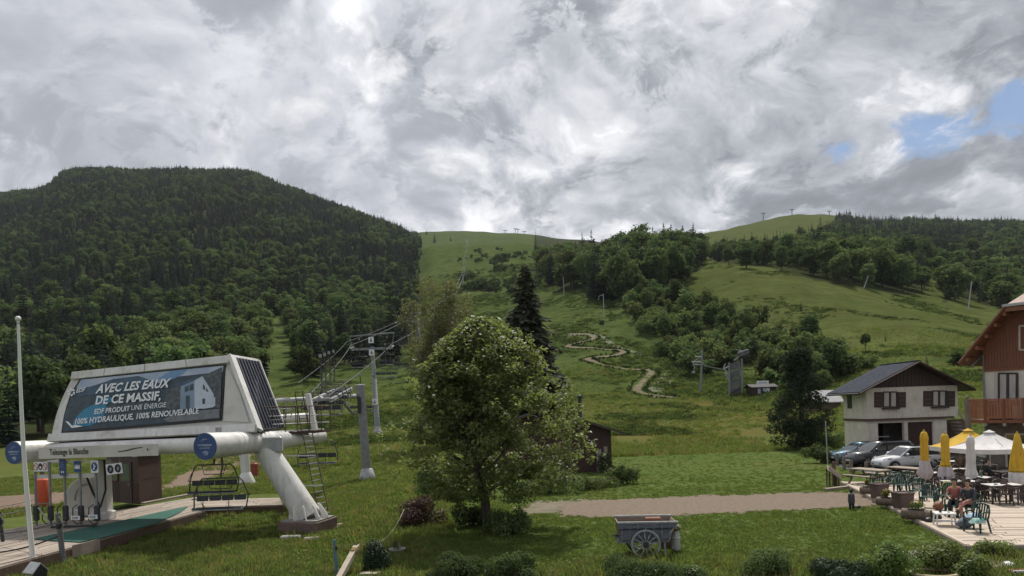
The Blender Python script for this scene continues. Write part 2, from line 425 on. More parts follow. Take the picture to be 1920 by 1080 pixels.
def pchip(x, y, xq):
    x, y = np.asarray(x, float), np.asarray(y, float); h = np.diff(x); d = np.diff(y, axis=0) / (h if y.ndim == 1 else h[:, None])
    hh = h if y.ndim == 1 else h[:, None]
    m = np.zeros_like(y); w1 = 2 * hh[1:] + hh[:-1]; w2 = hh[1:] + 2 * hh[:-1]
    with np.errstate(divide='ignore', invalid='ignore'):
        mm = (w1 + w2) / (w1 / d[:-1] + w2 / d[1:])
    m[1:-1] = np.where(d[:-1] * d[1:] > 0, np.nan_to_num(mm), 0); m[0] = d[0]; m[-1] = d[-1]
    i = np.clip(np.searchsorted(x, xq) - 1, 0, len(x) - 2); xx = np.clip(xq, x[0], x[-1]); t = (xx - x[i]) / h[i]
    if y.ndim > 1: t = t[:, None]; hi = h[i][:, None]
    else: hi = h[i]
    return (1 + 2 * t) * (1 - t) ** 2 * y[i] + t * (1 - t) ** 2 * hi * m[i] + t * t * (3 - 2 * t) * y[i + 1] + t * t * (t - 1) * hi * m[i + 1]
NU = 421; UG = np.linspace(-1.15, 1.15, NU)
YG = np.concatenate([[-45, -10, 2, 8, 13, 17], np.arange(20, 60, 4), np.arange(60, 140, 2.5), np.arange(140, 260, 4), 260 * (2450 / 260) ** np.linspace(0, 1, 110)])
def make_heights():
    zk = []
    for j, Y in enumerate(YK):
        if j == 0: zk.append(np.zeros(NU)); continue
        us, zs = [], []
        for px, row in sorted(TAB.items()):
            a, b = ray(px, row[j]); us.append(a); zs.append(CAMZ + b * Y)
        us, zs = np.array(us), np.array(zs); o = np.argsort(us); zk.append(pchip(us[o], zs[o], UG))
    zk = np.array(zk); kern = np.array([1, 2, 1.]) / 4
    zk = np.array([np.convolve(np.pad(r, 1, mode='edge'), kern, 'valid') for r in zk])
    ys = np.array([-60, 30] + YK, float); zz = np.vstack([np.zeros(NU), np.zeros(NU), zk])
    Z = pchip(ys, zz, YG)
    for i, Y in enumerate(YG):
        a = np.interp(Y, [0, 58, 90, 200, 500, 1500], [0, 0, .18, .55, 1.6, 5.0])
        if a <= 0: continue
        L = max(7.0, Y * .05)
        for j, u in enumerate(UG):
            x = u * Y
            Z[i, j] += a * (mnoise.noise(V((x / L, Y / L * .6, 3.1))) + .5 * mnoise.noise(V((x / L * 2.3, Y / L * 1.4, 8.7))))
    return Z
ZG = make_heights()
LY = YG
def Wd(Y): return max(Y, 40.0)
def gz(x, y):
    u = min(max(x / Wd(y), UG[0]), UG[-1] - 1e-6); y = min(max(y, LY[0]), LY[-1] - 1e-3)
    i = int(np.searchsorted(LY, y, side='right')) - 1; i = min(max(i, 0), len(LY) - 2)
    fj = (u - UG[0]) / (UG[1] - UG[0]); j = min(int(fj), NU - 2); fj -= j; t = (y - LY[i]) / (LY[i + 1] - LY[i])
    return float((ZG[i, j] * (1 - fj) + ZG[i, j + 1] * fj) * (1 - t) + (ZG[i + 1, j] * (1 - fj) + ZG[i + 1, j + 1] * fj) * t)
def gv(x, y, dz=0.0): return V((x, y, gz(x, y) + dz))
def G(px, py, y0=12.0):
    """the point of the ground seen at a pixel"""
    a, b = ray(px, py); Y = y0; prev = Y
    while Y < 2400:
        if CAMZ + b * Y < gz(a * Y, Y):
            lo, hi = prev, Y
            for _ in range(18):
                md = (lo + hi) / 2
                if CAMZ + b * md < gz(a * md, md): hi = md
                else: lo = md
            return V((a * hi, hi, gz(a * hi, hi)))
        prev = Y; Y *= 1.012
    return V((a * 2400, 2400, CAMZ + b * 2400))
def inpoly(x, y, poly):
    c = False; n = len(poly); j = n - 1
    for i in range(n):
        xi, yi = poly[i]; xj, yj = poly[j]
        if (yi > y) != (yj > y) and x < (xj - xi) * (y - yi) / (yj - yi) + xi: c = not c
        j = i
    return c
# where the woods stand, outlined by the foot of their trees in the picture
LEFT_WOOD = [(-420, 862), (-420, 300), (780, 300), (786, 470), (783, 560), (776, 640), (735, 668), (690, 676), (640, 688), (598, 694), (560, 694), (545, 640), (520, 592), (480, 600), (494, 650), (500, 700), (470, 745), (400, 790), (250, 815), (100, 836)]
MID_WOOD = [(1003, 476), (1000, 440), (1325, 440), (1322, 500), (1290, 520), (1282, 546), (1215, 556), (1190, 566), (1110, 560), (1070, 545), (1040, 544), (1012, 520)]
RIGHT_WOOD = [(1318, 470), (1320, 474), (1420, 474), (1480, 466), (1520, 450), (1565, 428), (1590, 380), (2300, 380), (2300, 640), (1920, 588), (1880, 578), (1800, 560), (1772, 566), (1764, 520), (1738, 520), (1735, 552), (1690, 552), (1600, 538), (1520, 524), (1475, 512), (1440, 500), (1340, 492)]
GULLY = [(1172, 575), (1215, 548), (1262, 556), (1300, 566), (1395, 598), (1440, 620), (1440, 668), (1400, 690), (1335, 700), (1290, 716), (1250, 670), (1200, 625)]
GULLY2 = [(1440, 640), (1500, 612), (1560, 640), (1592, 668), (1590, 705), (1570, 722), (1500, 740), (1440, 735), (1425, 690)]
SKI_BUSH = [(845, 520), (880, 470), (930, 468), (985, 475), (1000, 500), (1005, 545), (960, 552), (900, 545), (860, 540)]
def make_terrain():
    ny = len(YG); W = np.array([Wd(Y) for Y in YG])
    X = W[:, None] * UG[None, :]; Yv = np.repeat(YG[:, None], NU, 1)
    Vn = np.stack([X, Yv, ZG], -1).reshape(-1, 3)
    i = np.arange(ny - 1)[:, None] * NU + np.arange(NU - 1)[None, :]
    Q = np.stack([i, i + 1, i + NU + 1, i + NU], -1).reshape(-1, 4)
    m = bpy.data.materials.new('grass_ground'); m.use_nodes = True; t = m.node_tree; k = NT(t); b = t.nodes['Principled BSDF']
    b.inputs['Roughness'].default_value = .95
    try: b.inputs['Specular IOR Level'].default_value = .0
    except Exception: pass
    ob = k.n('ShaderNodeTexCoord').outputs['Object']
    at = lambda nm: k.n('ShaderNodeAttribute', attribute_name=nm).outputs['Fac']
    far = at('far'); dry = at('dry'); wood = at('wood'); mown = at('mown')
    n1 = k.noise(ob, .9, 8, .65); n2 = k.noise(ob, .11, 6, .6, .4); n3 = k.noise(ob, .018, 6, .62, .5); n4 = k.noise(k.vm('MULTIPLY', ob, (1, .5, 1)), 5.5, 5, .7)
    c = k.mix(k.rng(n2, .35, .65), (.072, .108, .030), (.102, .132, .044))
    c = k.mix(k.m('MULTIPLY', k.rng(n1, .42, .62), .55), c, (.040, .068, .018))
    c = k.mix(k.m('MULTIPLY', k.rng(n4, .50, .70), .35), c, (.11, .135, .045))
    cf = k.mix(k.rng(n3, .38, .62), (.056, .080, .024), (.088, .108, .037))
    cf = k.mix(k.m('MULTIPLY', k.rng(n2, .44, .62), .75), cf, (.036, .054, .016)); n8 = k.noise(ob, .33, 7, .68, .3); cf = k.mix(k.m('MULTIPLY', k.rng(n8, .50, .64), .55), cf, (.033, .050, .015))
    cf = k.mix(k.m('MULTIPLY', k.rng(n1, .52, .68), .25), cf, (.085, .085, .036))
    c = k.mix(far, c, cf)
    dn = k.m('MULTIPLY', dry, k.rng(k.m('ADD', k.m('MULTIPLY', n2, .6), k.m('MULTIPLY', n1, .4)), .34, .60))
    c = k.mix(k.m('MULTIPLY', dn, .80), c, (.125, .098, .034))
    c = k.mix(k.m('MULTIPLY', mown, .45), c, k.mix(k.rng(n1, .3, .7), (.068, .096, .026), (.088, .114, .036)))
    c = k.mix(k.m('MULTIPLY', k.m('MULTIPLY', k.rng(k.noise(ob, .16, 6, .65, .8), .50, .66), mown), .60), c, (.110, .104, .042))
    c = k.mix(wood, c, k.mix(k.rng(n2, .35, .65), (.030, .045, .016), (.042, .040, .020)))
    t.links.new(c, b.inputs['Base Color'])
    bp = k.n('ShaderNodeBump'); bp.inputs['Strength'].default_value = .8; bp.inputs['Distance'].default_value = .12
    k.put(bp.inputs['Height'], k.m('ADD', k.noise(ob, 2.2, 8, .7), k.m('MULTIPLY', k.noise(ob, .35, 6, .6), 3.0))); t.links.new(bp.outputs[0], b.inputs['Normal'])
    me = np_mesh('terrain', Vn, Q, [m], smooth=True)
    A = {'far': np.interp(Vn[:, 1], [60, 120], [0, 1]), 'dry': np.zeros(len(Vn)), 'wood': np.zeros(len(Vn)), 'mown': np.zeros(len(Vn))}
    DRY = [((1080, 745), (1500, 745), (1520, 850), (1330, 842), (1150, 846), (1080, 800))]
    for q in range(len(Vn)):
        x, y, z = Vn[q]
        if y < 10: continue
        px, py = proj((x, y, z))
        if y > 55:
            wv = 0
            for pl in (LEFT_WOOD, MID_WOOD, RIGHT_WOOD): 
                if inpoly(px, py, pl): wv = 1; break
            if not wv and (inpoly(px, py, GULLY) or inpoly(px, py, GULLY2)): wv = .35
            A['wood'][q] = wv
        d = 0
        if 70 < y < 135 and x > 5: d = np.interp(y, [70, 82, 118, 135], [0, 1, 1, .1]) * (1 if px < 1560 else .3)
        if 48 < y < 110 and x < 0: d = .55
        if 20 < y < 48 and x < -3: d = .35
        if y > 150 and px > 1250 and py < 680: d = .30
        A['dry'][q] = d
        if x > -2 and y < 62 and px < 1560: A['mown'][q] = np.interp(y, [56, 62], [1, 0]) * np.interp(x, [-3, 2], [0, 1])
    for nm, arr in A.items():
        a = me.attributes.new(nm, 'FLOAT', 'POINT'); a.data.foreach_set('value', arr.astype(np.float32))
    o = link('terrain', me); tag(o, 'grassy valley floor rising into green ski slopes and wooded hills', 'ground', kind='structure'); return o
make_terrain()

# ------------------------------------------------------------------ ground sheets: gravel court, tracks, winding trail
def sheet_poly(name, pix, mat, label, cat, dz=.006, jit=.10, step=.45, terrain=False, kind='structure'):
    pts = [G(*p) for p in pix]; out = []
    for a, b in zip(pts, pts[1:] + pts[:1]):
        n = max(1, int((b - a).length / step))
        for i in range(n):
            p = a.lerp(b, i / n); nn = V((-(b - a).y, (b - a).x, 0)).normalized()
            p = p + nn * (mnoise.noise(p * .9) * jit * 1.8 + mnoise.noise(p * 2.7) * jit + rnd.uniform(-jit, jit) * .6); out.append(p)
    bm = bmesh.new(); vs = [bm.verts.new((p.x, p.y, 0)) for p in out]; bm.faces.new(vs)
    bmesh.ops.triangulate(bm, faces=bm.faces[:])
    for _ in range(2 if not terrain else 4): bmesh.ops.subdivide_edges(bm, edges=[e for e in bm.edges if e.calc_length() > 1.2], cuts=1); bmesh.ops.triangulate(bm, faces=bm.faces[:])
    for v in bm.verts: v.co.z = gz(v.co.x, v.co.y) + dz
    me = bpy.data.meshes.new(name); bm.to_mesh(me); bm.free(); me.materials.append(mat)
    if me.polygons and me.polygons[0].normal.z < 0: me.flip_normals()
    return tag(link(name, me), label, cat, kind=kind)
gravel = pm('gravel', (.172, .127, .086), (.100, .074, .050), 5.0, .95, bump=.8, detail=12, dirt=(.066, .052, .037), dscale=6.5, lo=.30, hi=.72)
dirt_m = pm('reddish_track', (.165, .105, .070), (.105, .072, .046), 1.2, .95, bump=.4, dirt=(.10, .095, .045), dscale=.5)
earth = pm('bare_earth', (.16, .125, .085), (.09, .085, .045), .9, .95, bump=.4)
sheet_poly('gravel_court', [(1040, 968), (1052, 951), (1090, 938), (1300, 930), (1460, 925), (1560, 922), (1618, 926), (1650, 944), (1640, 952), (1560, 952), (1400, 962), (1250, 968), (1140, 972)], gravel, 'brownish gravel pitch strip across the lawn', 'gravel pitch', jit=.30, step=.3, dz=.014)
sheet_poly('bare_ground', [(962, 952), (1000, 940), (1040, 938), (1085, 936), (1076, 950), (1040, 962), (985, 966)], earth, 'patch of worn bare earth left of the gravel pitch', 'ground', jit=.2, dz=.005)
sheet_poly('dirt_track', [(296, 922), (330, 895), (372, 872), (420, 857), (470, 850), (500, 858), (490, 872), (440, 880), (400, 893), (340, 914)], dirt_m, 'reddish dirt track behind the lift station', 'track', dz=.02, jit=.25)
sheet_poly('dirt_track', [(-60, 930), (60, 922), (150, 912), (205, 915), (205, 935), (130, 945), (40, 955), (-60, 968)], dirt_m, 'reddish gravel track behind the row of gates', 'track', dz=.012, jit=.25)
sheet_poly('bare_ground', [(690, 846), (730, 842), (775, 845), (765, 856), (715, 860)], earth, 'brown worn patch in the meadow behind the steel post', 'ground', dz=.03, jit=.4)
TRAIL = [(1066, 627), (1098, 627), (1113, 632), (1108, 638), (1084, 643), (1064, 649), (1078, 652), (1109, 653), (1140, 656), (1162, 657), (1168, 661), (1152, 667), (1123, 670), (1102, 673), (1110, 677), (1128, 684), (1152, 689), (1180, 693), (1211, 694), (1222, 698), (1217, 705), (1206, 716), (1196, 727), (1195, 734), (1208, 739), (1232, 743), (1262, 746)]
def resample(pts, n):
    pts = [V(p) for p in pts]; out = []
    for i in range(len(pts) - 1):
        p0, p1, p2, p3 = pts[max(i - 1, 0)], pts[i], pts[i + 1], pts[min(i + 2, len(pts) - 1)]
        for k in range(n):
            t = k / n; out.append(.5 * ((2 * p1) + (p2 - p0) * t + (2 * p0 - 5 * p1 + 4 * p2 - p3) * t * t + (3 * p1 - p0 - 3 * p2 + p3) * t ** 3))
    return out + [pts[-1]]
def ribbon(name, line, w, mat, label, cat, dz=.12, kind='structure', raise_=None):
    ps = resample([(p[0], p[1], 0) for p in line], 5); g = [G(p.x, p.y) for p in ps]; vs = []; fs = []
    for i, p in enumerate(g):
        d = (g[min(i + 1, len(g) - 1)] - g[max(i - 1, 0)]); d.z = 0; d.normalize(); nn = V((-d.y, d.x, 0)); ww = w * (1 + .45 * mnoise.noise(p * .35) + rnd.uniform(-.12, .12))
        for s in (-1, 0, 1):
            q = p + nn * s * ww / 2; vs.append((q.x, q.y, gz(q.x, q.y) + dz + (0 if s else .03)))
    for i in range(len(g) - 1):
        for s in range(2): o = i * 3 + s; fs.append((o, o + 3, o + 4, o + 1))
    me = bpy.data.meshes.new(name); me.from_pydata(vs, [], fs); me.materials.append(mat)
    for p in me.polygons: p.use_smooth = True
    me.update()
    if me.polygons[0].normal.z < 0: me.flip_normals()
    return tag(link(name, me), label, cat, kind=kind)
trail_m = pm('tan_trail', (.105, .066, .030), (.075, .064, .026), .9, .95, bump=.3, dirt=(.13, .13, .05), dscale=.25)
ribbon('trail', TRAIL, 1.5, trail_m, 'narrow tan bike trail winding down the grassy slope', 'trail')
tan_grass = pm('trodden_grass', (.075, .082, .030), (.055, .070, .024), .5, .95)
ribbon('trail_edge', [(1265, 694), (1256, 706), (1240, 722), (1232, 738), (1244, 746)], 3.5, tan_grass, 'trodden pale strip beside the lowest bend of the trail', 'path', dz=.10)
ribbon('trail_edge', [(1050, 634), (1090, 627), (1130, 632), (1150, 648), (1200, 664), (1265, 690)], 2.0, tan_grass, 'faint mown strip on the uphill side of the winding trail', 'path', dz=.10)

# ------------------------------------------------------------------ foliage
def leaf_quads(C, N, L, W, rng):
    """rhombic leaves at C (n,3), normals N, lengths L, widths W"""
    n = len(C); r = rng.normal(size=(n, 3)); N = N / np.linalg.norm(N, axis=1, keepdims=True)
    a = np.cross(N, r); a /= np.linalg.norm(a, axis=1, keepdims=True); b = np.cross(N, a)
    a *= L[:, None] * .5; b *= W[:, None] * .5; f = N * (W[:, None] * .22)
    v = np.stack([C - a, C + b + f, C + a, C - b + f], 1).reshape(-1, 3)
    return v, np.arange(4 * n).reshape(-1, 4)
def crown_points(rng, n, lobes, fill=.55):
    lc = np.array([l[0] for l in lobes]); lr = np.array([l[1] for l in lobes]); w = lr[:, 0] * lr[:, 2]; w = w / w.sum()
    i = rng.choice(len(lobes), n, p=w); d = rng.normal(size=(n, 3)); d /= np.linalg.norm(d, axis=1, keepdims=True)
    r = fill + (1 - fill) * rng.random(n) ** .6
    C = lc[i] + d * lr[i] * r[:, None]; return C, d
def broadleaf_mesh(name, seed, h, rx, n_lobes, n_leaf, leaf, mats, base=.16, trunk=.018, shape=1.0, up=.5):
    rng = np.random.default_rng(seed); lobes = []
    zc, rz_ = h * (base + (1 - base) / 2), h * (1 - base) / 2
    for _ in range(n_lobes):
        d = rng.normal(size=3); d /= np.linalg.norm(d); k = rng.uniform(.35, .80)
        c = np.array([d[0] * rx * k, d[1] * rx * k, zc + d[2] * rz_ * k])
        if c[2] < zc: c[:2] *= 1 - .25 * (zc - c[2]) / rz_
        else: c[:2] *= 1 - .30 * shape * (c[2] - zc) / rz_
        q = rng.uniform(.24, .42) * rx; lobes.append((c, np.array([q * 1.1, q * 1.1, q * .85])))
    C, D = crown_points(rng, n_leaf, lobes, .5)
    C += rng.normal(size=C.shape) * leaf * .35
    N = D * .8 + rng.normal(size=D.shape) * .55; N[:, 2] += up
    L = leaf * rng.uniform(.7, 1.4, n_leaf); v, q = leaf_quads(C, N, L, L * .62, rng)
    mb = MB(); mb.tube([(0, 0, -h * .04), (rx * .03, 0, h * .2), (-rx * .04, rx * .03, h * .45), (0, 0, h * .8)], [h * trunk * 1.25, h * trunk, h * trunk * .7, h * trunk * .15], 0, 6)
    for i in range(7):
        a = rng.uniform(0, 2 * pi); z0 = h * rng.uniform(.22, .5); l = lobes[rng.integers(len(lobes))][0]
        mb.tube([(0, 0, z0), (l[0] * .5, l[1] * .5, z0 * .5 + l[2] * .5), tuple(l)], [h * trunk * .5, h * trunk * .3, h * trunk * .1], 0, 5)
    tv = np.array(mb.v); tq = np.array([f if len(f) == 4 else (f[0], f[1], f[2], f[2]) for f in mb.f if len(f) == 4])
    return tv, tq, v, q
def join_mesh(name, parts, mats):
    vs, qs, mi, o = [], [], [], 0
    for k, (v, q) in enumerate(parts): vs.append(v); qs.append(q + o); mi += [k] * len(q); o += len(v)
    return np_mesh(name, np.vstack(vs), np.vstack(qs), mats, mi)
def conifer_arrays(seed, h, R, tiers, per, droop=.28, base=.06, w=.36, pw=.9, irregular=.2, seg=2):
    rng = np.random.default_rng(seed); vs = []; qs = []
    def quad(a, b, c, d): o = len(vs); vs.extend([a, b, c, d]); qs.append((o, o + 1, o + 2, o + 3))
    for t in range(tiers):
        f = (t + rng.uniform(-.3, .3)) / tiers; f = min(max(f, 0), .985); z = h * (base + (1 - base) * f); r0 = R * (1 - f) ** pw * (.55 + .45 * min(1, f * 6 + .45))
        n = max(4, int(per * (1 - .55 * f))); a0 = rng.uniform(0, 6.28)
        for i in range(n):
            a = a0 + 2 * pi * i / n + rng.uniform(-.3, .3); r = r0 * rng.uniform(1 - irregular * 1.6, 1 + irregular * .7) + .065 * R
            d = np.array([cos(a), sin(a), 0]); s = np.array([-sin(a), cos(a), 0]); zz = np.array([0, 0, 1.0])
            wd = w * r * rng.uniform(.7, 1.2) + .03 * R; dr = droop * rng.uniform(.5, 1.4) * r
            p0 = d * r * .05 + zz * z; p1 = d * r * .55 + zz * (z - dr * .35); p2 = d * r + zz * (z - dr * (.85 + .2 * rng.random()))
            hang = zz * wd * .45
            quad(p0, p1 + s * wd * .5 - hang, p2, p1 + zz * .02 * R); quad(p0, p1 + zz * .02 * R, p2, p1 - s * wd * .5 - hang)
            if seg > 2:
                for kx in range(seg):
                    tt = rng.uniform(.35, .95); c = p0 + (p2 - p0) * tt + zz * rng.uniform(-.1, .06) * r * .4; sd = 1 if rng.random() < .5 else -1
                    e = c + (d * .55 + s * sd * rng.uniform(.5, 1)) * wd * rng.uniform(.5, .9) - zz * wd * rng.uniform(.1, .5); m = (c + e) / 2
                    q = np.cross(e - c, zz); q /= np.linalg.norm(q) + 1e-6; q *= wd * .2
                    quad(c, m + q - hang * .25, e, m - q - hang * .25)
    quad(np.array([-.09 * R, 0, h * .9]), np.array([0, .05 * R, h * .92]), np.array([0, 0, h * .985]), np.array([.09 * R, 0, h * .9]))
    v = np.array(vs); q = np.array(qs)
    mb = MB(); mb.tube([(0, 0, -h * .04), (0, 0, h * .5), (0, 0, h * .97)], [R * .085, R * .05, R * .008], 0, 6)
    tv = np.array(mb.v); tq = np.array([f for f in mb.f if len(f) == 4]); return tv, tq, v, q

bark = pm('bark', (.075, .060, .048), (.045, .037, .030), 9, .95, stretch=(1, 1, .25), bump=.5)
bark_birch = pm('birch_bark', (.30, .28, .25), (.10, .09, .08), 7, .9, stretch=(1, 1, 2.5), bump=.3)
lf_con = leafmat('spruce_needles', (.026, .040, .034), (.046, .062, .050), .14, .03, .38, .35, .03, .9)
lf_con2 = leafmat('dark_spruce_needles', (.078, .088, .068), (.120, .130, .100), .32, .015, .15, .5, .05, .9)
lf_brd = leafmat('broad_leaves', (.066, .100, .044), (.112, .144, .068), .38, .030, .38, .25, .03, .9)
lf_bsh = leafmat('shrub_leaves', (.074, .110, .046), (.122, .152, .072), .40, .03, .40, .6, .05, .85)
lf_main = leafmat('maple_leaves', (.112, .146, .050), (.190, .210, .098), .54, .0, .0, .9, .30, .48)
lf_birch = leafmat('birch_leaves', (.130, .138, .062), (.180, .175, .090), .34, .0, .0, .5, .25)
lf_red = leafmat('dark_red_leaves', (.050, .028, .026), (.085, .042, .036), .25, .0, .0, 2, .25)
lf_thuja = leafmat('thuja_scales', (.022, .042, .018), (.040, .064, .026), .12, .0, .0, 3, .2)
lf_lt = leafmat('bright_leaves', (.105, .155, .045), (.150, .195, .068), .42, .02, .2, 2.5, .25)
lf_flower = leafmat('cream_flowers', (.36, .36, .25), (.28, .30, .18), .2, 0, 0, 1, .2)

SRC = bpy.data.collections.new('sources')       # templates, not linked into the scene
def src_obj(name, me):
    o = bpy.data.objects.new(name, me); return o
CON = []; BRD = []; SHR = []
for i, (h, R, tr, pr) in enumerate([(17, 3.1, 20, 9), (15, 2.5, 19, 8), (18, 3.6, 21, 10), (13, 2.7, 16, 9), (16, 2.2, 20, 8)]):
    tv, tq, v, q = conifer_arrays(100 + i, h, R, tr, pr, irregular=.28); CON.append((join_mesh('conifer_tree', [(tv, tq), (v, q)], [bark, lf_con]), h))
for i, (h, rx, nl, nf) in enumerate([(14, 5.2, 22, 1500), (12, 4.0, 18, 1200), (15, 4.4, 22, 1500), (11, 4.6, 16, 1300), (13, 3.4, 18, 1200)]):
    tv, tq, v, q = broadleaf_mesh('b', 200 + i, h, rx, nl, nf, .95, None, base=.08, shape=.9); BRD.append((join_mesh('broadleaf_tree', [(tv, tq), (v, q)], [bark, lf_brd]), h))
for i, (h, rx, nl, nf) in enumerate([(4.5, 2.2, 10, 620), (3.6, 2.0, 9, 520), (5.6, 2.0, 10, 640), (2.6, 1.9, 8, 480)]):
    tv, tq, v, q = broadleaf_mesh('s', 300 + i, h, rx, nl, nf, .52, None, base=.0, trunk=.012, shape=.7); SHR.append((join_mesh('slope_shrub', [(tv, tq), (v, q)], [bark, lf_bsh]), h))

def scatter(name, pts, scl, rot, sources, label, cat, pick=True):
    """one 'stuff' object: instances of small source meshes on points"""
    me = bpy.data.meshes.new(name); me.vertices.add(len(pts)); me.vertices.foreach_set('co', np.asarray(pts, np.float32).ravel())
    a = me.attributes.new('scl', 'FLOAT_VECTOR', 'POINT'); s = np.asarray(scl, np.float32); s = np.repeat(s[:, None], 3, 1) if s.ndim == 1 else s; a.data.foreach_set('vector', s.ravel())
    a = me.attributes.new('rot', 'FLOAT_VECTOR', 'POINT'); r = np.zeros((len(pts), 3), np.float32); rr = np.asarray(rot, np.float32)
    if rr.ndim == 1: r[:, 2] = rr
    else: r = rr
    a.data.foreach_set('vector', np.ascontiguousarray(r).ravel())
    col = bpy.data.collections.new(name + '_sources')
    for sm in sources: col.objects.link(bpy.data.objects.new(name + '_source', sm))
    o = link(name, me); tag(o, label, cat, kind='stuff')
    t = bpy.data.node_groups.new(name, 'GeometryNodeTree')
    t.interface.new_socket('Geometry', in_out='INPUT', socket_type='NodeSocketGeometry'); t.interface.new_socket('Geometry', in_out='OUTPUT', socket_type='NodeSocketGeometry')
    gi, go = t.nodes.new('NodeGroupInput'), t.nodes.new('NodeGroupOutput')
    ip = t.nodes.new('GeometryNodeInstanceOnPoints'); ci = t.nodes.new('GeometryNodeCollectionInfo')
    ci.inputs['Collection'].default_value = col; ci.inputs['Separate Children'].default_value = True; ci.inputs['Reset Children'].default_value = True
    ip.inputs['Pick Instance'].default_value = True
    for nm, sock in (('scl', 'Scale'), ('rot', 'Rotation')):
        na = t.nodes.new('GeometryNodeInputNamedAttribute'); na.data_type = 'FLOAT_VECTOR'; na.inputs['Name'].default_value = nm
        t.links.new(na.outputs[0], ip.inputs[sock])
    t.links.new(gi.outputs[0], ip.inputs['Points']); t.links.new(ci.outputs[0], ip.inputs['Instance']); t.links.new(ip.outputs[0], go.inputs[0])
    md = o.modifiers.new('scatter', 'NODES'); md.node_group = t
    return o

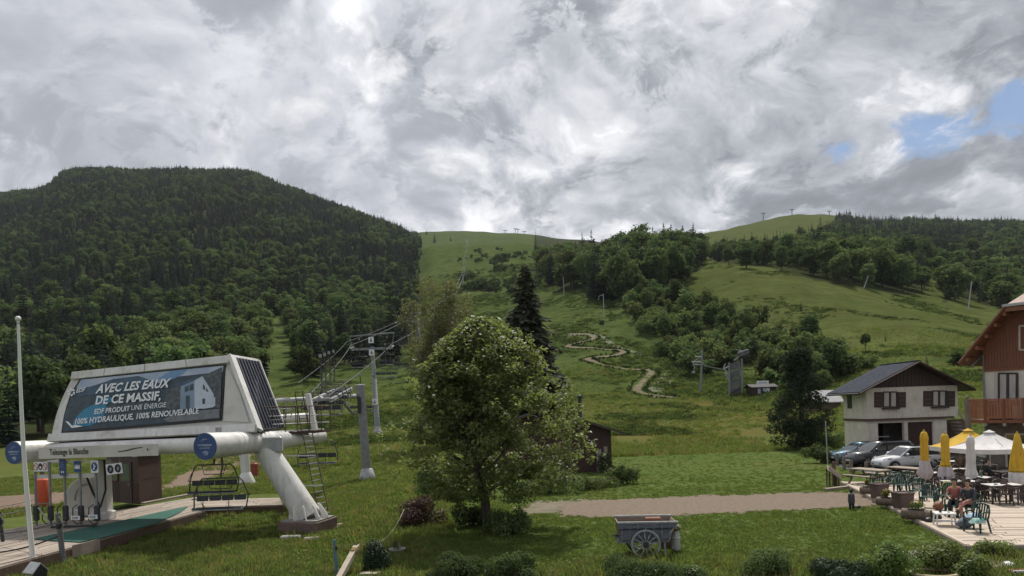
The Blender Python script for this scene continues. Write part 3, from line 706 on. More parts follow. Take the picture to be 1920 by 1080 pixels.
def gather(poly, ylim, density, rng, far_pow=0.0, ulim=(-1.1, 1.0)):
    """random feet inside an outline of the picture; density = trees per 1000 m2"""
    out = []; y0, y1 = ylim
    A = (ulim[1] - ulim[0]) * (y1 ** 2 - y0 ** 2) / 2; n = int(A * density / 1000)
    ys = np.sqrt(y0 ** 2 + rng.random(n) * (y1 ** 2 - y0 ** 2)); us = rng.uniform(ulim[0], ulim[1], n)
    for u, y in zip(us, ys):
        if far_pow and rng.random() > (y0 / y) ** far_pow * 1.0 + .25: continue
        x = u * y; z = gz(x, y); px, py = proj((x, y, z))
        jx = 9 * mnoise.noise(V((x * .03, y * .03, 6.6))) + rng.uniform(-5, 5)
        if -260 < px < 2180 and inpoly(px + jx, py + jx * .5, poly): out.append((x, y, z, px, py))
    return out
def make_woods():
    rng = np.random.default_rng(5); T = []
    def mixf(p, k):
        x, y, z, px, py = p
        n = mnoise.noise(V((x / 38, y / 90, 1.7))) * .75 + mnoise.noise(V((x / 110, y / 150, 4.1))) * .45
        if k == 0:
            f = np.interp(py, [330, 420, 560, 640, 760, 830], [.34, .26, .30, .55, .28, .12]); 
            if px > 250 and py > 560: f = max(f, .60)
            if px < 250 and py > 570: f = .20
        elif k == 1: f = .72
        else: f = np.interp(py, [430, 470, 500, 540], [.22, .42, .85, .92])
        return f + n
    for k, (poly, yl, den, ul) in enumerate([(LEFT_WOOD, (80, 1720), 15.5, (-1.02, -.12)), (MID_WOOD, (190, 620), 11, (-.0, .34)), (RIGHT_WOOD, (215, 1500), 10.5, (.24, .95))]):
        for p in gather(poly, yl, den, rng, .0, ul):
            br = rng.random() < mixf(p, k); kind = 'broadleaf' if br else 'conifer'
            s = rng.uniform(.62, 1.32) * (1.0 if k == 0 else 1.36 if k == 1 else 1.16)
            if k == 0 and p[1] > 500: s *= np.interp(p[1], [500, 1000], [1.0, .86])
            if k == 2 and p[1] > 700: s *= .85
            if k == 2: s *= np.interp(p[3], [1330, 1480, 1600], [.62, .72, 1.0])
            if rng.random() < .06: s *= 1.25
            T.append((kind, k, p, s, rng.integers(5), rng.uniform(0, 6.28)))
    # spruces standing along the skyline of the left hill and of the right wood
    for px in np.arange(-40, 782, 5.5):
        pxx = px + rng.uniform(-3, 3); best = None
        for Y in (1150, 1250, 1350, 1450, 1550, 1650, 1720):
            a, b = ray(pxx, 350); x = a * Y; z = gz(x, Y); q = proj((x, Y, z))
            if best is None or q[1] < best[0]: best = (q[1], x, Y, z)
        if rng.random() < .9: T.append(('conifer' if rng.random() < (.45 if px < 420 else .9) else 'broadleaf', 0, (best[1], best[2], best[3], pxx, best[0]), rng.uniform(.5, 1.2), rng.integers(5), rng.uniform(0, 6.28)))
    for px in np.arange(1590, 1935, 7.0):
        pxx = px + rng.uniform(-4, 4); best = None
        for Y in (1000, 1150, 1300, 1450, 1600):
            a, b = ray(pxx, 415); x = a * Y; z = gz(x, Y); q = proj((x, Y, z))
            if best is None or q[1] < best[0]: best = (q[1], x, Y, z)
        T.append(('conifer', 2, (best[1], best[2], best[3], pxx, best[0]), rng.uniform(.7, 1.5), rng.integers(5), rng.uniform(0, 6.28)))
    zone = ['on the left hillside', 'in the wood above the winding trail', 'in the wood above the right-hand meadow']
    for kind, SRCS, nm in (('conifer', CON, 'conifer_tree'), ('broadleaf', BRD, 'broadleaf_tree')):
        L = [t for t in T if t[0] == kind]; L.sort(key=lambda t: -SRCS[t[4]][1] * t[3] / t[2][1])
        vis = [t for t in L if -30 < t[2][3] < 1950]
        own = vis[:296]; ids = set(map(id, own)); rest = [t for t in L if id(t) not in ids]
        for _, k, p, s, vi, r in own:
            o = link(nm, SRCS[vi][0], None, (p[0], p[1], p[2] - .15), r); o.scale = (s * rng.uniform(.9, 1.12), s * rng.uniform(.9, 1.12), s)
            px, py = p[3], p[4]; sz = 'tall ' if s > 1.1 * (1, 1.36, 1.16)[k] else 'small ' if s < .82 * (1, 1.36, 1.16)[k] else ''
            if k == 0:
                hv = 'at the foot of the left hill' if py > 690 else 'low on the left hill' if py > 610 else 'halfway up the left hill' if py > 500 else 'high on the left hill'
                hh = ' behind the flagpole' if px < 90 else ' behind the station hood' if px < 300 else ' above the station' if px < 500 else ' left of the lift pylon' if px < 640 else ' beside the ski slope'
            elif k == 1:
                hv = 'in the front row of the middle wood' if py > 540 else 'inside the middle wood' if py > 505 else 'at the top of the middle wood'
                hh = ' near its left end' if px < 1090 else ' above the winding trail' if px < 1190 else ' near its right end'
            else:
                hv = 'along the lower edge of the right wood' if py > 500 else 'inside the right wood'
                hh = ' near the round tree' if px < 1500 else ' above the open meadow' if px < 1700 else ' above the chalet'
            word = (sz + 'dark spruce ' if kind == 'conifer' else sz + 'leafy green tree ') + hv + hh
            tag(o, word, 'tree', word + ' group')
        for k in range(3):
            R_ = [t for t in rest if t[1] == k]
            for vi in range(0, 1):
                if not R_: continue
                order = sorted(R_, key=lambda t: t[4])
                scatter('distant_' + kind + '_forest', [t[2][:2] + (t[2][2] - .2,) for t in R_], [t[3] for t in R_], [t[5] for t in R_], [m for m, _ in SRCS],
                        ('far dark spruces ' if kind == 'conifer' else 'far leafy trees ') + zone[k] + ' seen as one mass', 'forest')
    return len(T)
print('trees', make_woods())
lf_hill = leafmat('hill_weeds', (.050, .078, .026), (.092, .115, .046), .36, .03, .5, .8, .04, .9)
lf_scrub = leafmat('dark_scrub_leaves', (.034, .052, .022), (.060, .080, .036), .25, .03, .4, .8, .03, .9)
def tuft_clump(sd):
    rg = np.random.default_rng(sd); n = 46; C = rg.normal(size=(n, 3)) * [.55, .55, .0]; C[:, 2] = rg.uniform(.05, .55, n) * (1.1 - np.hypot(C[:, 0], C[:, 1]) * .5).clip(.2); N = rg.normal(size=(n, 3)); N[:, 2] = abs(N[:, 2]) * .6 + .2
    v, q = leaf_quads(C, N, rg.uniform(.3, .6, n), rg.uniform(.14, .28, n), rg); return np_mesh('weed_clump', v, q, [lf_hill])
def make_shrubs():
    rng = np.random.default_rng(9); 
    spots = []
    for poly, yl, den, sc_, where in [(GULLY, (110, 330), 40, (.75, 1.7), 'gully beside the winding trail'), (GULLY2, (95, 240), 30, (.8, 1.6), 'bank behind the gable house')]:
        for p in gather(poly, yl, den, rng, 0, (-.2, .6)): spots.append((p, rng.uniform(*sc_), where))
    spots = sorted(spots, key=lambda s: s[0][1]); rest = spots[290:]; spots = spots[:290]
    for p, s, where in spots:
        px, py = p[3], p[4]; i = int(rng.integers(4)); o = link('slope_shrub', SHR[i][0], None, (p[0], p[1], p[2] - .1), rng.uniform(0, 6.28)); o.scale = (s * rng.uniform(.9, 1.3), s * rng.uniform(.9, 1.3), s * rng.uniform(.8, 1.15))
        lab = ('tall' if s > 1.35 else 'low' if s < 1.0 else 'leafy') + ' green shrub ' + ('at the top of the ' if py < 610 else 'in the middle of the ' if py < 660 else 'at the foot of the ') + where + ('' if where[0] == 'b' else ', left part' if px < 1270 else ', right part')
        tag(o, lab, 'shrub', lab + ' group')
    if rest: scatter('far_scrub', [q[0][:3] for q in rest], [q[1] for q in rest], rng.uniform(0, 6.28, len(rest)), [m for m, _ in SHR], 'dense scrub at the upper end of the gully', 'scrub')
    # low scrub that grows over the upper ski slope and the far meadows as one ragged mass
    cl = []
    for sd in range(4):
        tv, tq, v, q = broadleaf_mesh('c', 400 + sd, 1.5, 1.2, 6, 130, .42, None, base=-.2, trunk=.006, shape=.5); cl.append(np_mesh('clump', v, q, [lf_scrub]))
    P_, S_ = [], []
    for p in gather(SKI_BUSH, (330, 960), 30, rng, 0, (-.2, .1)):
        n = mnoise.noise(V((p[0] * .028 + p[1] * .010, p[1] * .009 - p[0] * .02, 2.2))) + .5 * mnoise.noise(V((p[0] * .08, p[1] * .03, 5)))
        if n < -.02: continue
        P_.append(p[:3]); S_.append(rng.uniform(1.0, 2.8) * (.75 + n * 1.2))
    scatter('slope_scrub', P_, S_, rng.uniform(0, 6.28, len(P_)), cl, 'ragged low scrub covering the middle of the upper ski slope', 'scrub')
    P_, S_ = [], []; tr = resample([(a, b, 0) for a, b in TRAIL], 6); trg = [G(q.x, q.y) for q in tr]
    n = 0
    while n < 46000:
        n += 1; y = 85 + 560 * rng.random() ** 1.6; u = rng.uniform(-.30, .74); x = u * y; z = gz(x, y); px, py = proj((x, y, z))
        if inpoly(px, py, LEFT_WOOD) or inpoly(px, py, MID_WOOD) or inpoly(px, py, RIGHT_WOOD): continue
        h = mnoise.noise(V((x * .035, y * .03, 1.1))) + .6 * mnoise.noise(V((x * .13, y * .10, 3.1)))
        if py < 665 and px > 1290: h -= .30
        if px < 1290: h += .22
        if h < .12 + rng.uniform(-.15, .15): continue
        if y < 330 and 900 < px < 1300 and min((V((x, y, 0)) - V((g.x, g.y, 0))).length for g in trg[::3]) < 3.5: continue
        P_.append((x, y, z)); S_.append(rng.uniform(.25, .65) * (1 + max(h, 0)) * (.8 + y / 420))
    PV, SV = [], []
    for i, g in enumerate(trg[:-1]):
        d = (trg[i + 1] - g); d.z = 0
        if d.length < .01: continue
        nn = V((-d.y, d.x, 0)).normalized()
        for sg in (-1, 1):
            for _ in range(2 if sg > 0 else 1):
                q = g + d * rng.random() + nn * sg * (1.35 + rng.uniform(0, .8)); PV.append((q.x, q.y, gz(q.x, q.y))); SV.append(rng.uniform(.16, .42))
    scatter('trail_verge', PV, SV, rng.uniform(0, 6.28, len(PV)), cl, 'dark tufted banks along the bends of the winding trail', 'verge')
    scatter('meadow_scrub', P_, S_, rng.uniform(0, 6.28, len(P_)), [np_clone for np_clone in [tuft_clump(50 + i) for i in range(4)]], 'tall weeds and grass clumps over the hillside meadows', 'weeds')
    return len(spots)
print('shrubs', make_shrubs())
def lone(kind, px, py, s, label, sx=1.0, vi=0, mesh=None, dz=.1):
    p = G(px, py); nm, lst = {'c': ('conifer_tree', CON), 'b': ('broadleaf_tree', BRD), 's': ('slope_shrub', SHR)}[kind]
    o = link(nm, lst[vi][0], None, (p.x, p.y, p.z - dz), px * .7 % 6); H = lst[vi][1]; k = s * p.y / F / H; o.scale = (k * sx, k * sx, k)
    return tag(o, label, 'tree' if kind != 's' else 'shrub')
# single trees one can pick out; s = height in pixels of the photograph
lone('b', 1400, 503, 52, 'round leafy tree standing alone on the upper right meadow', 1.15, 0)
lone('b', 1367, 500, 42, 'smaller leafy tree just left of the lone round meadow tree', .9, 1)
lone('c', 1005, 478, 50, 'tall dark spruce at the left end of the middle wood skyline', .8, 4)
lone('c', 1118, 562, 120, 'very dark tall spruce at the front of the middle wood', 1.0, 2)
lone('b', 1200, 562, 58, 'pale green tree in front of the dark middle wood', 1.0, 2)
lone('c', 1140, 560, 100, 'dark spruce right of the tallest one at the middle wood edge', 1.1, 0)
lone('b', 1268, 575, 62, 'leafy tree at the top edge of the gully below the meadow', .85, 2)
lone('b', 1520, 668, 92, 'big bluish green tree on the bank behind the grey roofed shed', .95, 2)
lone('b', 1506, 700, 84, 'rounded leafy tree in front of the bluish green bank tree', .9, 1)
lone('b', 1560, 712, 76, 'pale green bushy tree just above the grey roofed shed', 1.0, 3)
lone('c', 1502, 582, 20, 'small dark spruce at the lower edge of the right meadow', .9, 3)
lone('b', 1623, 660, 44, 'small conical tree on the grassy bank above the gable house', .75, 4)
lone('c', 1660, 640, 22, 'tiny dark spruce on the open bank above the gable house', .7, 1)
lone('c', 1738, 688, 28, 'small dark spruce peeking over the gable house roof', .9, 3)
lone('s', 1626, 690, 36, 'low bush on the bank to the left above the gable house roof', 1.3, 1)
lone('s', 1795, 685, 24, 'low dark bush on the slope beside the chalet eave', 1.4, 3)
lone('s', 1128, 608, 12, 'little dark bush at the foot of the upper trail pole', 1.0, 1)
lone('b', 575, 700, 118, 'tall leafy tree at the valley edge of the left wood', .62, 4)
lone('c', 590, 706, 140, 'big dark spruce at the bottom right of the left wood', 1.05, 2)
lone('b', 570, 716, 70, 'low leafy tree in front of the big dark valley spruce', 1.0, 3)
lone('c', 672, 690, 120, 'dark spruce behind the lift pylon crossarm', 1.05, 0)
lone('c', 735, 680, 130, 'tall dark spruce right of the lift pylon', 1.1, 2)
lone('b', 455, 760, 130, 'leafy tree rising just behind the station roof', .9, 0)
lone('c', 845, 452, 12, 'tiny dark tree on the distant skyline meadow, right of a pair', 1, 3)
lone('c', 815, 455, 20, 'dark far spruce below the skyline meadow', 1, 3)
lone('c', 800, 440, 10, 'tiny dark tree at the left of the distant skyline meadow', 1.3, 3)

# ------------------------------------------------------------------ the trees and shrubs of the foreground
def branch_tree(seed, H, rx, crown_base, levels, mat, r0, lean=(0, 0)):
    """trunk and limbs as tubes; returns builder and tips of the twigs"""
    rg = random.Random(seed); mb = MB(); tips = []
    def grow(p, d, L, r, lev):
        n = 4; pts = [p]; rs = [r]; q = p.copy(); dd = d.copy()
        for i in range(n):
            dd = (dd + V((rg.uniform(-.16, .16), rg.uniform(-.16, .16), rg.uniform(-.02, .10)))).normalized(); q = q + dd * L / n; pts.append(q.copy()); rs.append(r * (1 - .62 * (i + 1) / n))
        mb.tube(pts, rs, mat, 7 if lev < 2 else 5)
        if lev >= levels: tips.append(pts[-1]); tips.append(pts[-2]); return
        for j in range(rg.randint(3, 4) if lev else 0):
            i = rg.randint(1, n); a = rg.uniform(0, 6.28); sd = V((cos(a), sin(a), rg.uniform(-.1, .7))).normalized()
            grow(pts[i], (dd * .55 + sd * .8).normalized(), L * rg.uniform(.5, .72), rs[i] * .7, lev + 1)
        tips.append(pts[-1])
        return pts, rs
    pts, rs = grow(V((0, 0, -.15)), V((lean[0], lean[1], 1)), H * .80, r0, 0)
    for i in range(26):
        f = crown_base + (1 - crown_base) * (i / 26) ** .9; z = f * H * .82; k = min(3, int(z / (H * .8) * 4)); t = z / (H * .8) * 4 - k
        p = pts[k].lerp(pts[k + 1], t); a = i * 2.4 + rg.uniform(-.4, .4); reach = rx * (1 - .62 * max(0, f - .35)) * rg.uniform(.55, .8)
        grow(p, V((cos(a), sin(a), .38 + .5 * f)).normalized(), reach, r0 * .36 * (1.1 - f * .7), 1)
    return mb, tips
def bush(name, px, py, wpx, hpx, mat, leaf, n, label, cat='shrub', seed=1, lobes=9, base=0.0, up=.4, flowers=None, zfix=None, twig=True, depth=.8, fill=.4, stretch=.62):
    p = G(px, py) if zfix is None else PZ(px, py, zfix); k = p.y / F; H = hpx * k; rx = wpx * k / 2
    rng = np.random.default_rng(seed); lb = []
    for _ in range(lobes):
        a = rng.uniform(0, 6.28); q = rng.uniform(0, .70) ** .7; r = rng.uniform(.30, .50)
        lb.append((np.array([cos(a) * rx * q, sin(a) * rx * q * depth, H * rng.uniform(.22, .74) * (1 - .35 * q)]), np.array([rx * r, rx * r * depth, H * .30])))
    C, D = crown_points(rng, n, lb, fill); C[:, 2] = np.maximum(C[:, 2], .02); N = D + rng.normal(size=D.shape) * .5; N[:, 2] += up
    L = leaf * rng.uniform(.65, 1.4, n); v, q = leaf_quads(C, N, L, L * stretch, rng)
    t = thing(name, label, cat, p)
    link('foliage', np_mesh('foliage', v, q, [mat]), t)['kind'] = 'stuff'
    if twig:
        mb = B()
        for i in range(9):
            a = rng.uniform(0, 6.28); mb.tube([(0, 0, -.05), (cos(a) * rx * .3, sin(a) * rx * .3 * depth, H * .4), (cos(a) * rx * .6, sin(a) * rx * .6 * depth, H * .7)], [.025, .015, .006], bark, 5)
        mb.build('stem', t)
    if flowers:
        m2, nf, fs = flowers; C, D = crown_points(rng, nf, lb, .95); N = D.copy(); N[:, 2] += .6; L = fs * rng.uniform(.7, 1.3, nf); v, q = leaf_quads(C, N, L, L, rng)
        link('flowers', np_mesh('flowers', v, q, [m2]), t)['kind'] = 'stuff'
    return t
def make_main_tree():
    p = G(917, 996); k = p.y / F; H = 398 * k; rx = 180 * k
    t = thing('shade_tree', 'big leafy tree with pale flower heads in the middle of the lawn', 'tree', p)
    mb, tips = branch_tree(4, H, rx, .24, 3, bark, .21); mb.build('trunk', t)
    rng = np.random.default_rng(21); lb = []
    def prof(f):      # crown radius against height, read from the photograph
        return np.interp(f, [.12, .155, .22, .32, .44, .59, .745, .84, .90, .96, 1.0], [.30, .45, .80, .97, 1.0, .84, .64, .48, .36, .18, .05])
    for tp in tips:
        f = tp.z / H; rr = sqrt(tp.x ** 2 + tp.y ** 2)
        if f < .16: continue
        mx = prof(min(f, 1)) * rx; s = min(1, mx / max(rr, .01)); c = np.array([tp.x * s, tp.y * s, min(tp.z, H * .98)]); lb.append((c, np.array([.30, .30, .22]) * rng.uniform(.7, 1.4)))
    for _ in range(430):
        f = .15 + .835 * rng.random() ** 1.12; a = rng.uniform(0, 6.28); m = prof(f) * rx * (1 + .13 * cos(a) * (1 - f)) * (.86 + .14 * abs(cos(a))) * (1 + .16 * mnoise.noise(V((cos(a) * 1.9, sin(a) * 1.9, f * 7))) * 1.8); r = m * rng.uniform(.45, 1.0) ** .55
        lb.append((np.array([cos(a) * r + .05 * rx, sin(a) * r, f * H]), np.array([.36, .36, .19]) * rng.uniform(.45, 1.35)))
    for _ in range(120):      # low hanging and inner foliage
        f = rng.uniform(.15, .34); a = rng.uniform(0, 6.28); r = prof(f) * rx * rng.uniform(.15, .95); lb.append((np.array([cos(a) * r, sin(a) * r, f * H]), np.array([.36, .36, .22]) * rng.uniform(.5, 1.2)))
    for _ in range(60):
        f = rng.uniform(.22, .85); a = rng.uniform(0, 6.28); r = prof(f) * rx * rng.uniform(0, .5); lb.append((np.array([cos(a) * r, sin(a) * r, f * H]), np.array([.42, .42, .30]) * rng.uniform(.6, 1.2)))
    for _ in range(90):       # sprays that stand out of the outline
        f = rng.uniform(.2, .97); a = rng.uniform(0, 6.28); r = prof(f) * rx * rng.uniform(1.02, 1.17); lb.append((np.array([cos(a) * r, sin(a) * r, f * H + rng.uniform(-.1, .35)]), np.array([.24, .24, .30]) * rng.uniform(.5, 1.1)))
    n = 43000; C, D = crown_points(rng, n, lb, .25); N = D * .4 + rng.normal(size=D.shape) * .5; N[:, 2] += .75
    L = .142 * rng.uniform(.5, 1.6, n); v, q = leaf_quads(C, N, L, L * .58, rng); link('crown', np_mesh('crown', v, q, [lf_main]), t)['kind'] = 'stuff'
    # pale flat flower heads on the outside
    nf = 260; C, D = crown_points(rng, nf * 3, lb, .9); rr = np.hypot(C[:, 0], C[:, 1]); f = C[:, 2] / H; mx = np.array([prof(min(x, 1)) for x in f]) * rx
    keep = (rr > mx * .8) | (f > .8); C = C[keep][:nf]; D = D[keep][:nf]; N = D * .3; N[:, 2] += 1; L = .15 * rng.uniform(.6, 1.3, len(C)); v, q = leaf_quads(C, N, L, L * .8, rng)
    link('flower_heads', np_mesh('flower_heads', v, q, [lf_flower]), t)['kind'] = 'stuff'
make_main_tree()
def make_spruce():
    Y = 60.0; p = P(997, 868, Y); p.z = gz(p.x, p.y); top = P(986, 490, Y).z; H = top - p.z
    t = thing('spruce_tree', 'tall dark spruce with drooping boughs behind the big lawn tree', 'tree', p)
    tv, tq, v, q = conifer_arrays(7, H, H * .255, 50, 20, droop=.30, base=.03, w=.34, pw=.84, irregular=.44, seg=11)
    link('trunk', np_mesh('trunk', tv, tq, [bark]), t); link('crown', np_mesh('crown', v, q, [lf_con2]), t)['kind'] = 'stuff'
make_spruce()
def make_birch():
    Y = 76.0; p = P(830, 848, Y); p.z = gz(p.x, p.y); H = P(830, 512, Y).z - p.z; rng = np.random.default_rng(31)
    t = thing('birch_tree', 'airy brownish green birch with pale stems behind the lawn tree', 'tree', p)
    mb = B(); lb = []
    for i in range(9):
        a = i * .7 + rng.uniform(-.3, .3); sp = H * rng.uniform(.06, .24); h = H * rng.uniform(.72, .97); pts = [(0, 0, -.2), (cos(a) * sp * .3, sin(a) * sp * .3, h * .35), (cos(a) * sp * .75, sin(a) * sp * .75, h * .7), (cos(a) * sp, sin(a) * sp, h)]
        mb.tube(pts, [.17, .12, .07, .02], bark_birch, 7)
        for j in range(20):
            f = rng.uniform(.22, 1.0); c = V(pts[0]).lerp(V(pts[3]), f); b = rng.uniform(0, 6.28); e = H * rng.uniform(.03, .12) * (1.15 - f * .6); q = c + V((cos(b) * e, sin(b) * e, rng.uniform(-.3, .6)))
            mb.tube([c, (c + q) / 2 + V((0, 0, .25)), q], [.03, .02, .006], bark, 4); lb.append((np.array(q), np.array([.85, .85, .95]) * rng.uniform(.6, 1.4)))
    mb.build('stems', t)
    n = 26000; C, D = crown_points(rng, n, lb, .2); N = D * .3 + rng.normal(size=D.shape); L = .25 * rng.uniform(.6, 1.3, n); v, q = leaf_quads(C, N, L, L * .6, rng)
    link('crown', np_mesh('crown', v, q, [lf_birch]), t)['kind'] = 'stuff'
make_birch()
def make_yew():
    Y = 64.0; p = P(1503, 842, Y); p.z = gz(p.x, p.y); H = P(1500, 655, Y).z - p.z; rx = 56 * Y / F; rng = np.random.default_rng(41); lb = []
    t = thing('pine_tree', 'dense dark pine beside the gable house', 'tree', p)
    for _ in range(120):
        f = rng.uniform(.03, .97); a = rng.uniform(0, 6.28); m = rx * np.interp(f, [0, .12, .40, .62, .8, .92, 1], [.75, 1.0, .95, .70, .42, .22, .04]); r = m * rng.uniform(.2, 1) ** .6
        lb.append((np.array([cos(a) * r, sin(a) * r, f * H]), np.array([.85, .85, .55]) * rng.uniform(.6, 1.2)))
    n = 15000; C, D = crown_points(rng, n, lb, .35); N = D * .6 + rng.normal(size=D.shape) * .6; N[:, 2] += .3; L = .30 * rng.uniform(.6, 1.4, n); v, q = leaf_quads(C, N, L, L * .35, rng)
    mb = B(); mb.tube([(0, 0, -.3), (.1, 0, H * .5), (0, 0, H * .93)], [.22, .15, .03], bark, 8)
    for l in lb[::4]: mb.tube([(0, 0, max(l[0][2] - .5, .2)), tuple(l[0])], [.05, .015], bark, 4)
    mb.build('trunk', t)
    link('crown', np_mesh('crown', v, q, [lf_pine]), t)['kind'] = 'stuff'
lf_pine = leafmat('pine_needles', (.030, .043, .028), (.052, .067, .042), .14, .0, .0, .5, .04, .9)
make_yew()
bush('barberry_shrub', 792, 985, 105, 62, lf_red, .09, 5000, 'dark red leaved shrub left of the big lawn tree', seed=2, stretch=.5)
bush('garden_shrub', 885, 988, 90, 52, lf_bsh, .10, 3200, 'green leafy shrub at the left foot of the lawn tree', seed=3)
bush('garden_shrub', 952, 1000, 88, 56, lf_bsh, .10, 3400, 'green leafy shrub at the right foot of the lawn tree', seed=4)
bush('garden_shrub', 1105, 916, 105, 38, lf_bsh, .12, 2600, 'low spreading shrub in front of the dark wooden shed', seed=5, up=.8)
bush('garden_shrub', 1166, 908, 62, 46, lf_bsh, .13, 2200, 'rounded shrub at the right corner of the dark wooden shed', seed=6)
bush('garden_shrub', 820, 935, 120, 60, lf_bsh, .12, 2600, 'dark shrub under the left side of the lawn tree crown', seed=16)
bush('garden_shrub', 1030, 925, 140, 70, lf_bsh, .13, 3200, 'dark shrub under the right side of the lawn tree crown', seed=17)
bush('flowering_shrub', 1132, 886, 34, 46, lf_bsh, .12, 700, 'small pinkish flowering shrub against the shed wall', seed=7, flowers=(lf_flower, 60, .12))
bush('clipped_thuja', 707, 1074, 54, 82, lf_thuja, .055, 9000, 'dense egg shaped evergreen at the lower edge of the lawn', seed=8, lobes=16, fill=.6, depth=1.0)
bush('foreground_shrub', 850, 1098, 110, 70, lf_bsh, .07, 5200, 'dark rounded shrub at the bottom of the lawn below the tree', seed=9, flowers=(lf_flower, 6, .08))
bush('foreground_shrub', 968, 1100, 115, 72, lf_bsh, .07, 5200, 'dark rounded shrub at the bottom, second from the evergreen', seed=10, flowers=(lf_flower, 5, .08))
bush('foreground_shrub', 1195, 1102, 190, 72, lf_bsh, .065, 8000, 'wide dark shrub at the bottom below the old cart', seed=11, flowers=(lf_flower, 14, .06))
bush('foreground_shrub', 1300, 1095, 60, 46, lf_bsh, .06, 1600, 'small pale flowering shrub at the bottom below the milk can', seed=18, flowers=(lf_flower, 120, .05))
bush('foreground_shrub', 1438, 1088, 96, 76, lf_bsh, .065, 4200, 'loose leafy shrub at the bottom left of the dark clump', seed=12)
bush('feathery_shrub', 1560, 1092, 130, 58, lf_thuja, .10, 7000, 'dark feathery low evergreen clump at the bottom of the lawn', seed=13, stretch=.22, up=.1)
bush('foreground_shrub', 1668, 1088, 110, 82, lf_lt, .065, 4600, 'bright loose shrub below the terrace corner', seed=14)
bush('foreground_shrub', 1800, 1078, 150, 70, lf_lt, .075, 6500, 'bright green broad leaved plants at the terrace tip', seed=15)
bush('foreground_shrub', 1872, 1050, 90, 46, lf_lt, .06, 2600, 'green clump in front of the terrace edge at far right', seed=19)
bush('foreground_shrub', 1745, 1062, 60, 30, lf_lt, .06, 1500, 'small yellowish green plant beside the flat stone', seed=20)
bush('hedge_plant', 1540, 868, 62, 40, lf_bsh, .15, 2000, 'leafy undergrowth at the foot of the dark pine', seed=22)
bush('hedge_plant', 1560, 838, 60, 34, lf_bsh, .15, 1500, 'undergrowth on the bank behind the thin pole', seed=23)

# ------------------------------------------------------------------ grass
def tuft_mesh(seed, n, h, spread, mat, w=.012):
    rg = np.random.default_rng(seed); vs, fs = [], []
    for i in range(n):
        a = rg.uniform(0, 6.28); p = np.array([rg.normal() * spread, rg.normal() * spread, -.01]); l = h * rg.uniform(.5, 1.2); b = rg.uniform(.15, .7) * l
        d = np.array([cos(a), sin(a), 0]); s = np.array([-sin(a), cos(a), 0]) * w * rg.uniform(.7, 1.4); o = len(vs)
        vs += [p - s, p + s, p + d * b * .4 + np.array([0, 0, l * .6]) + s * .7, p + d * b * .4 + np.array([0, 0, l * .6]) - s * .7, p + d * b + np.array([0, 0, l]), ]
        fs += [(o, o + 1, o + 2, o + 3), (o + 3, o + 2, o + 4, o + 4)]
    me = bpy.data.meshes.new('tuft'); me.from_pydata([tuple(v) for v in vs], [], [f if f[2] != f[3] else f[:3] for f in fs]); me.materials.append(mat); me.update(); return me
lf_grass = leafmat('grass_blades', (.104, .142, .042), (.140, .174, .060), .47, .016, .16, 1.5, .05, .8)
lf_dry = leafmat('dry_grass', (.17, .155, .065), (.23, .19, .085), .40, .015, .2, 1.5, .2)
lf_weed = leafmat('meadow_weeds', (.106, .146, .042), (.148, .182, .062), .47, .02, .25, 1.5, .05, .8)
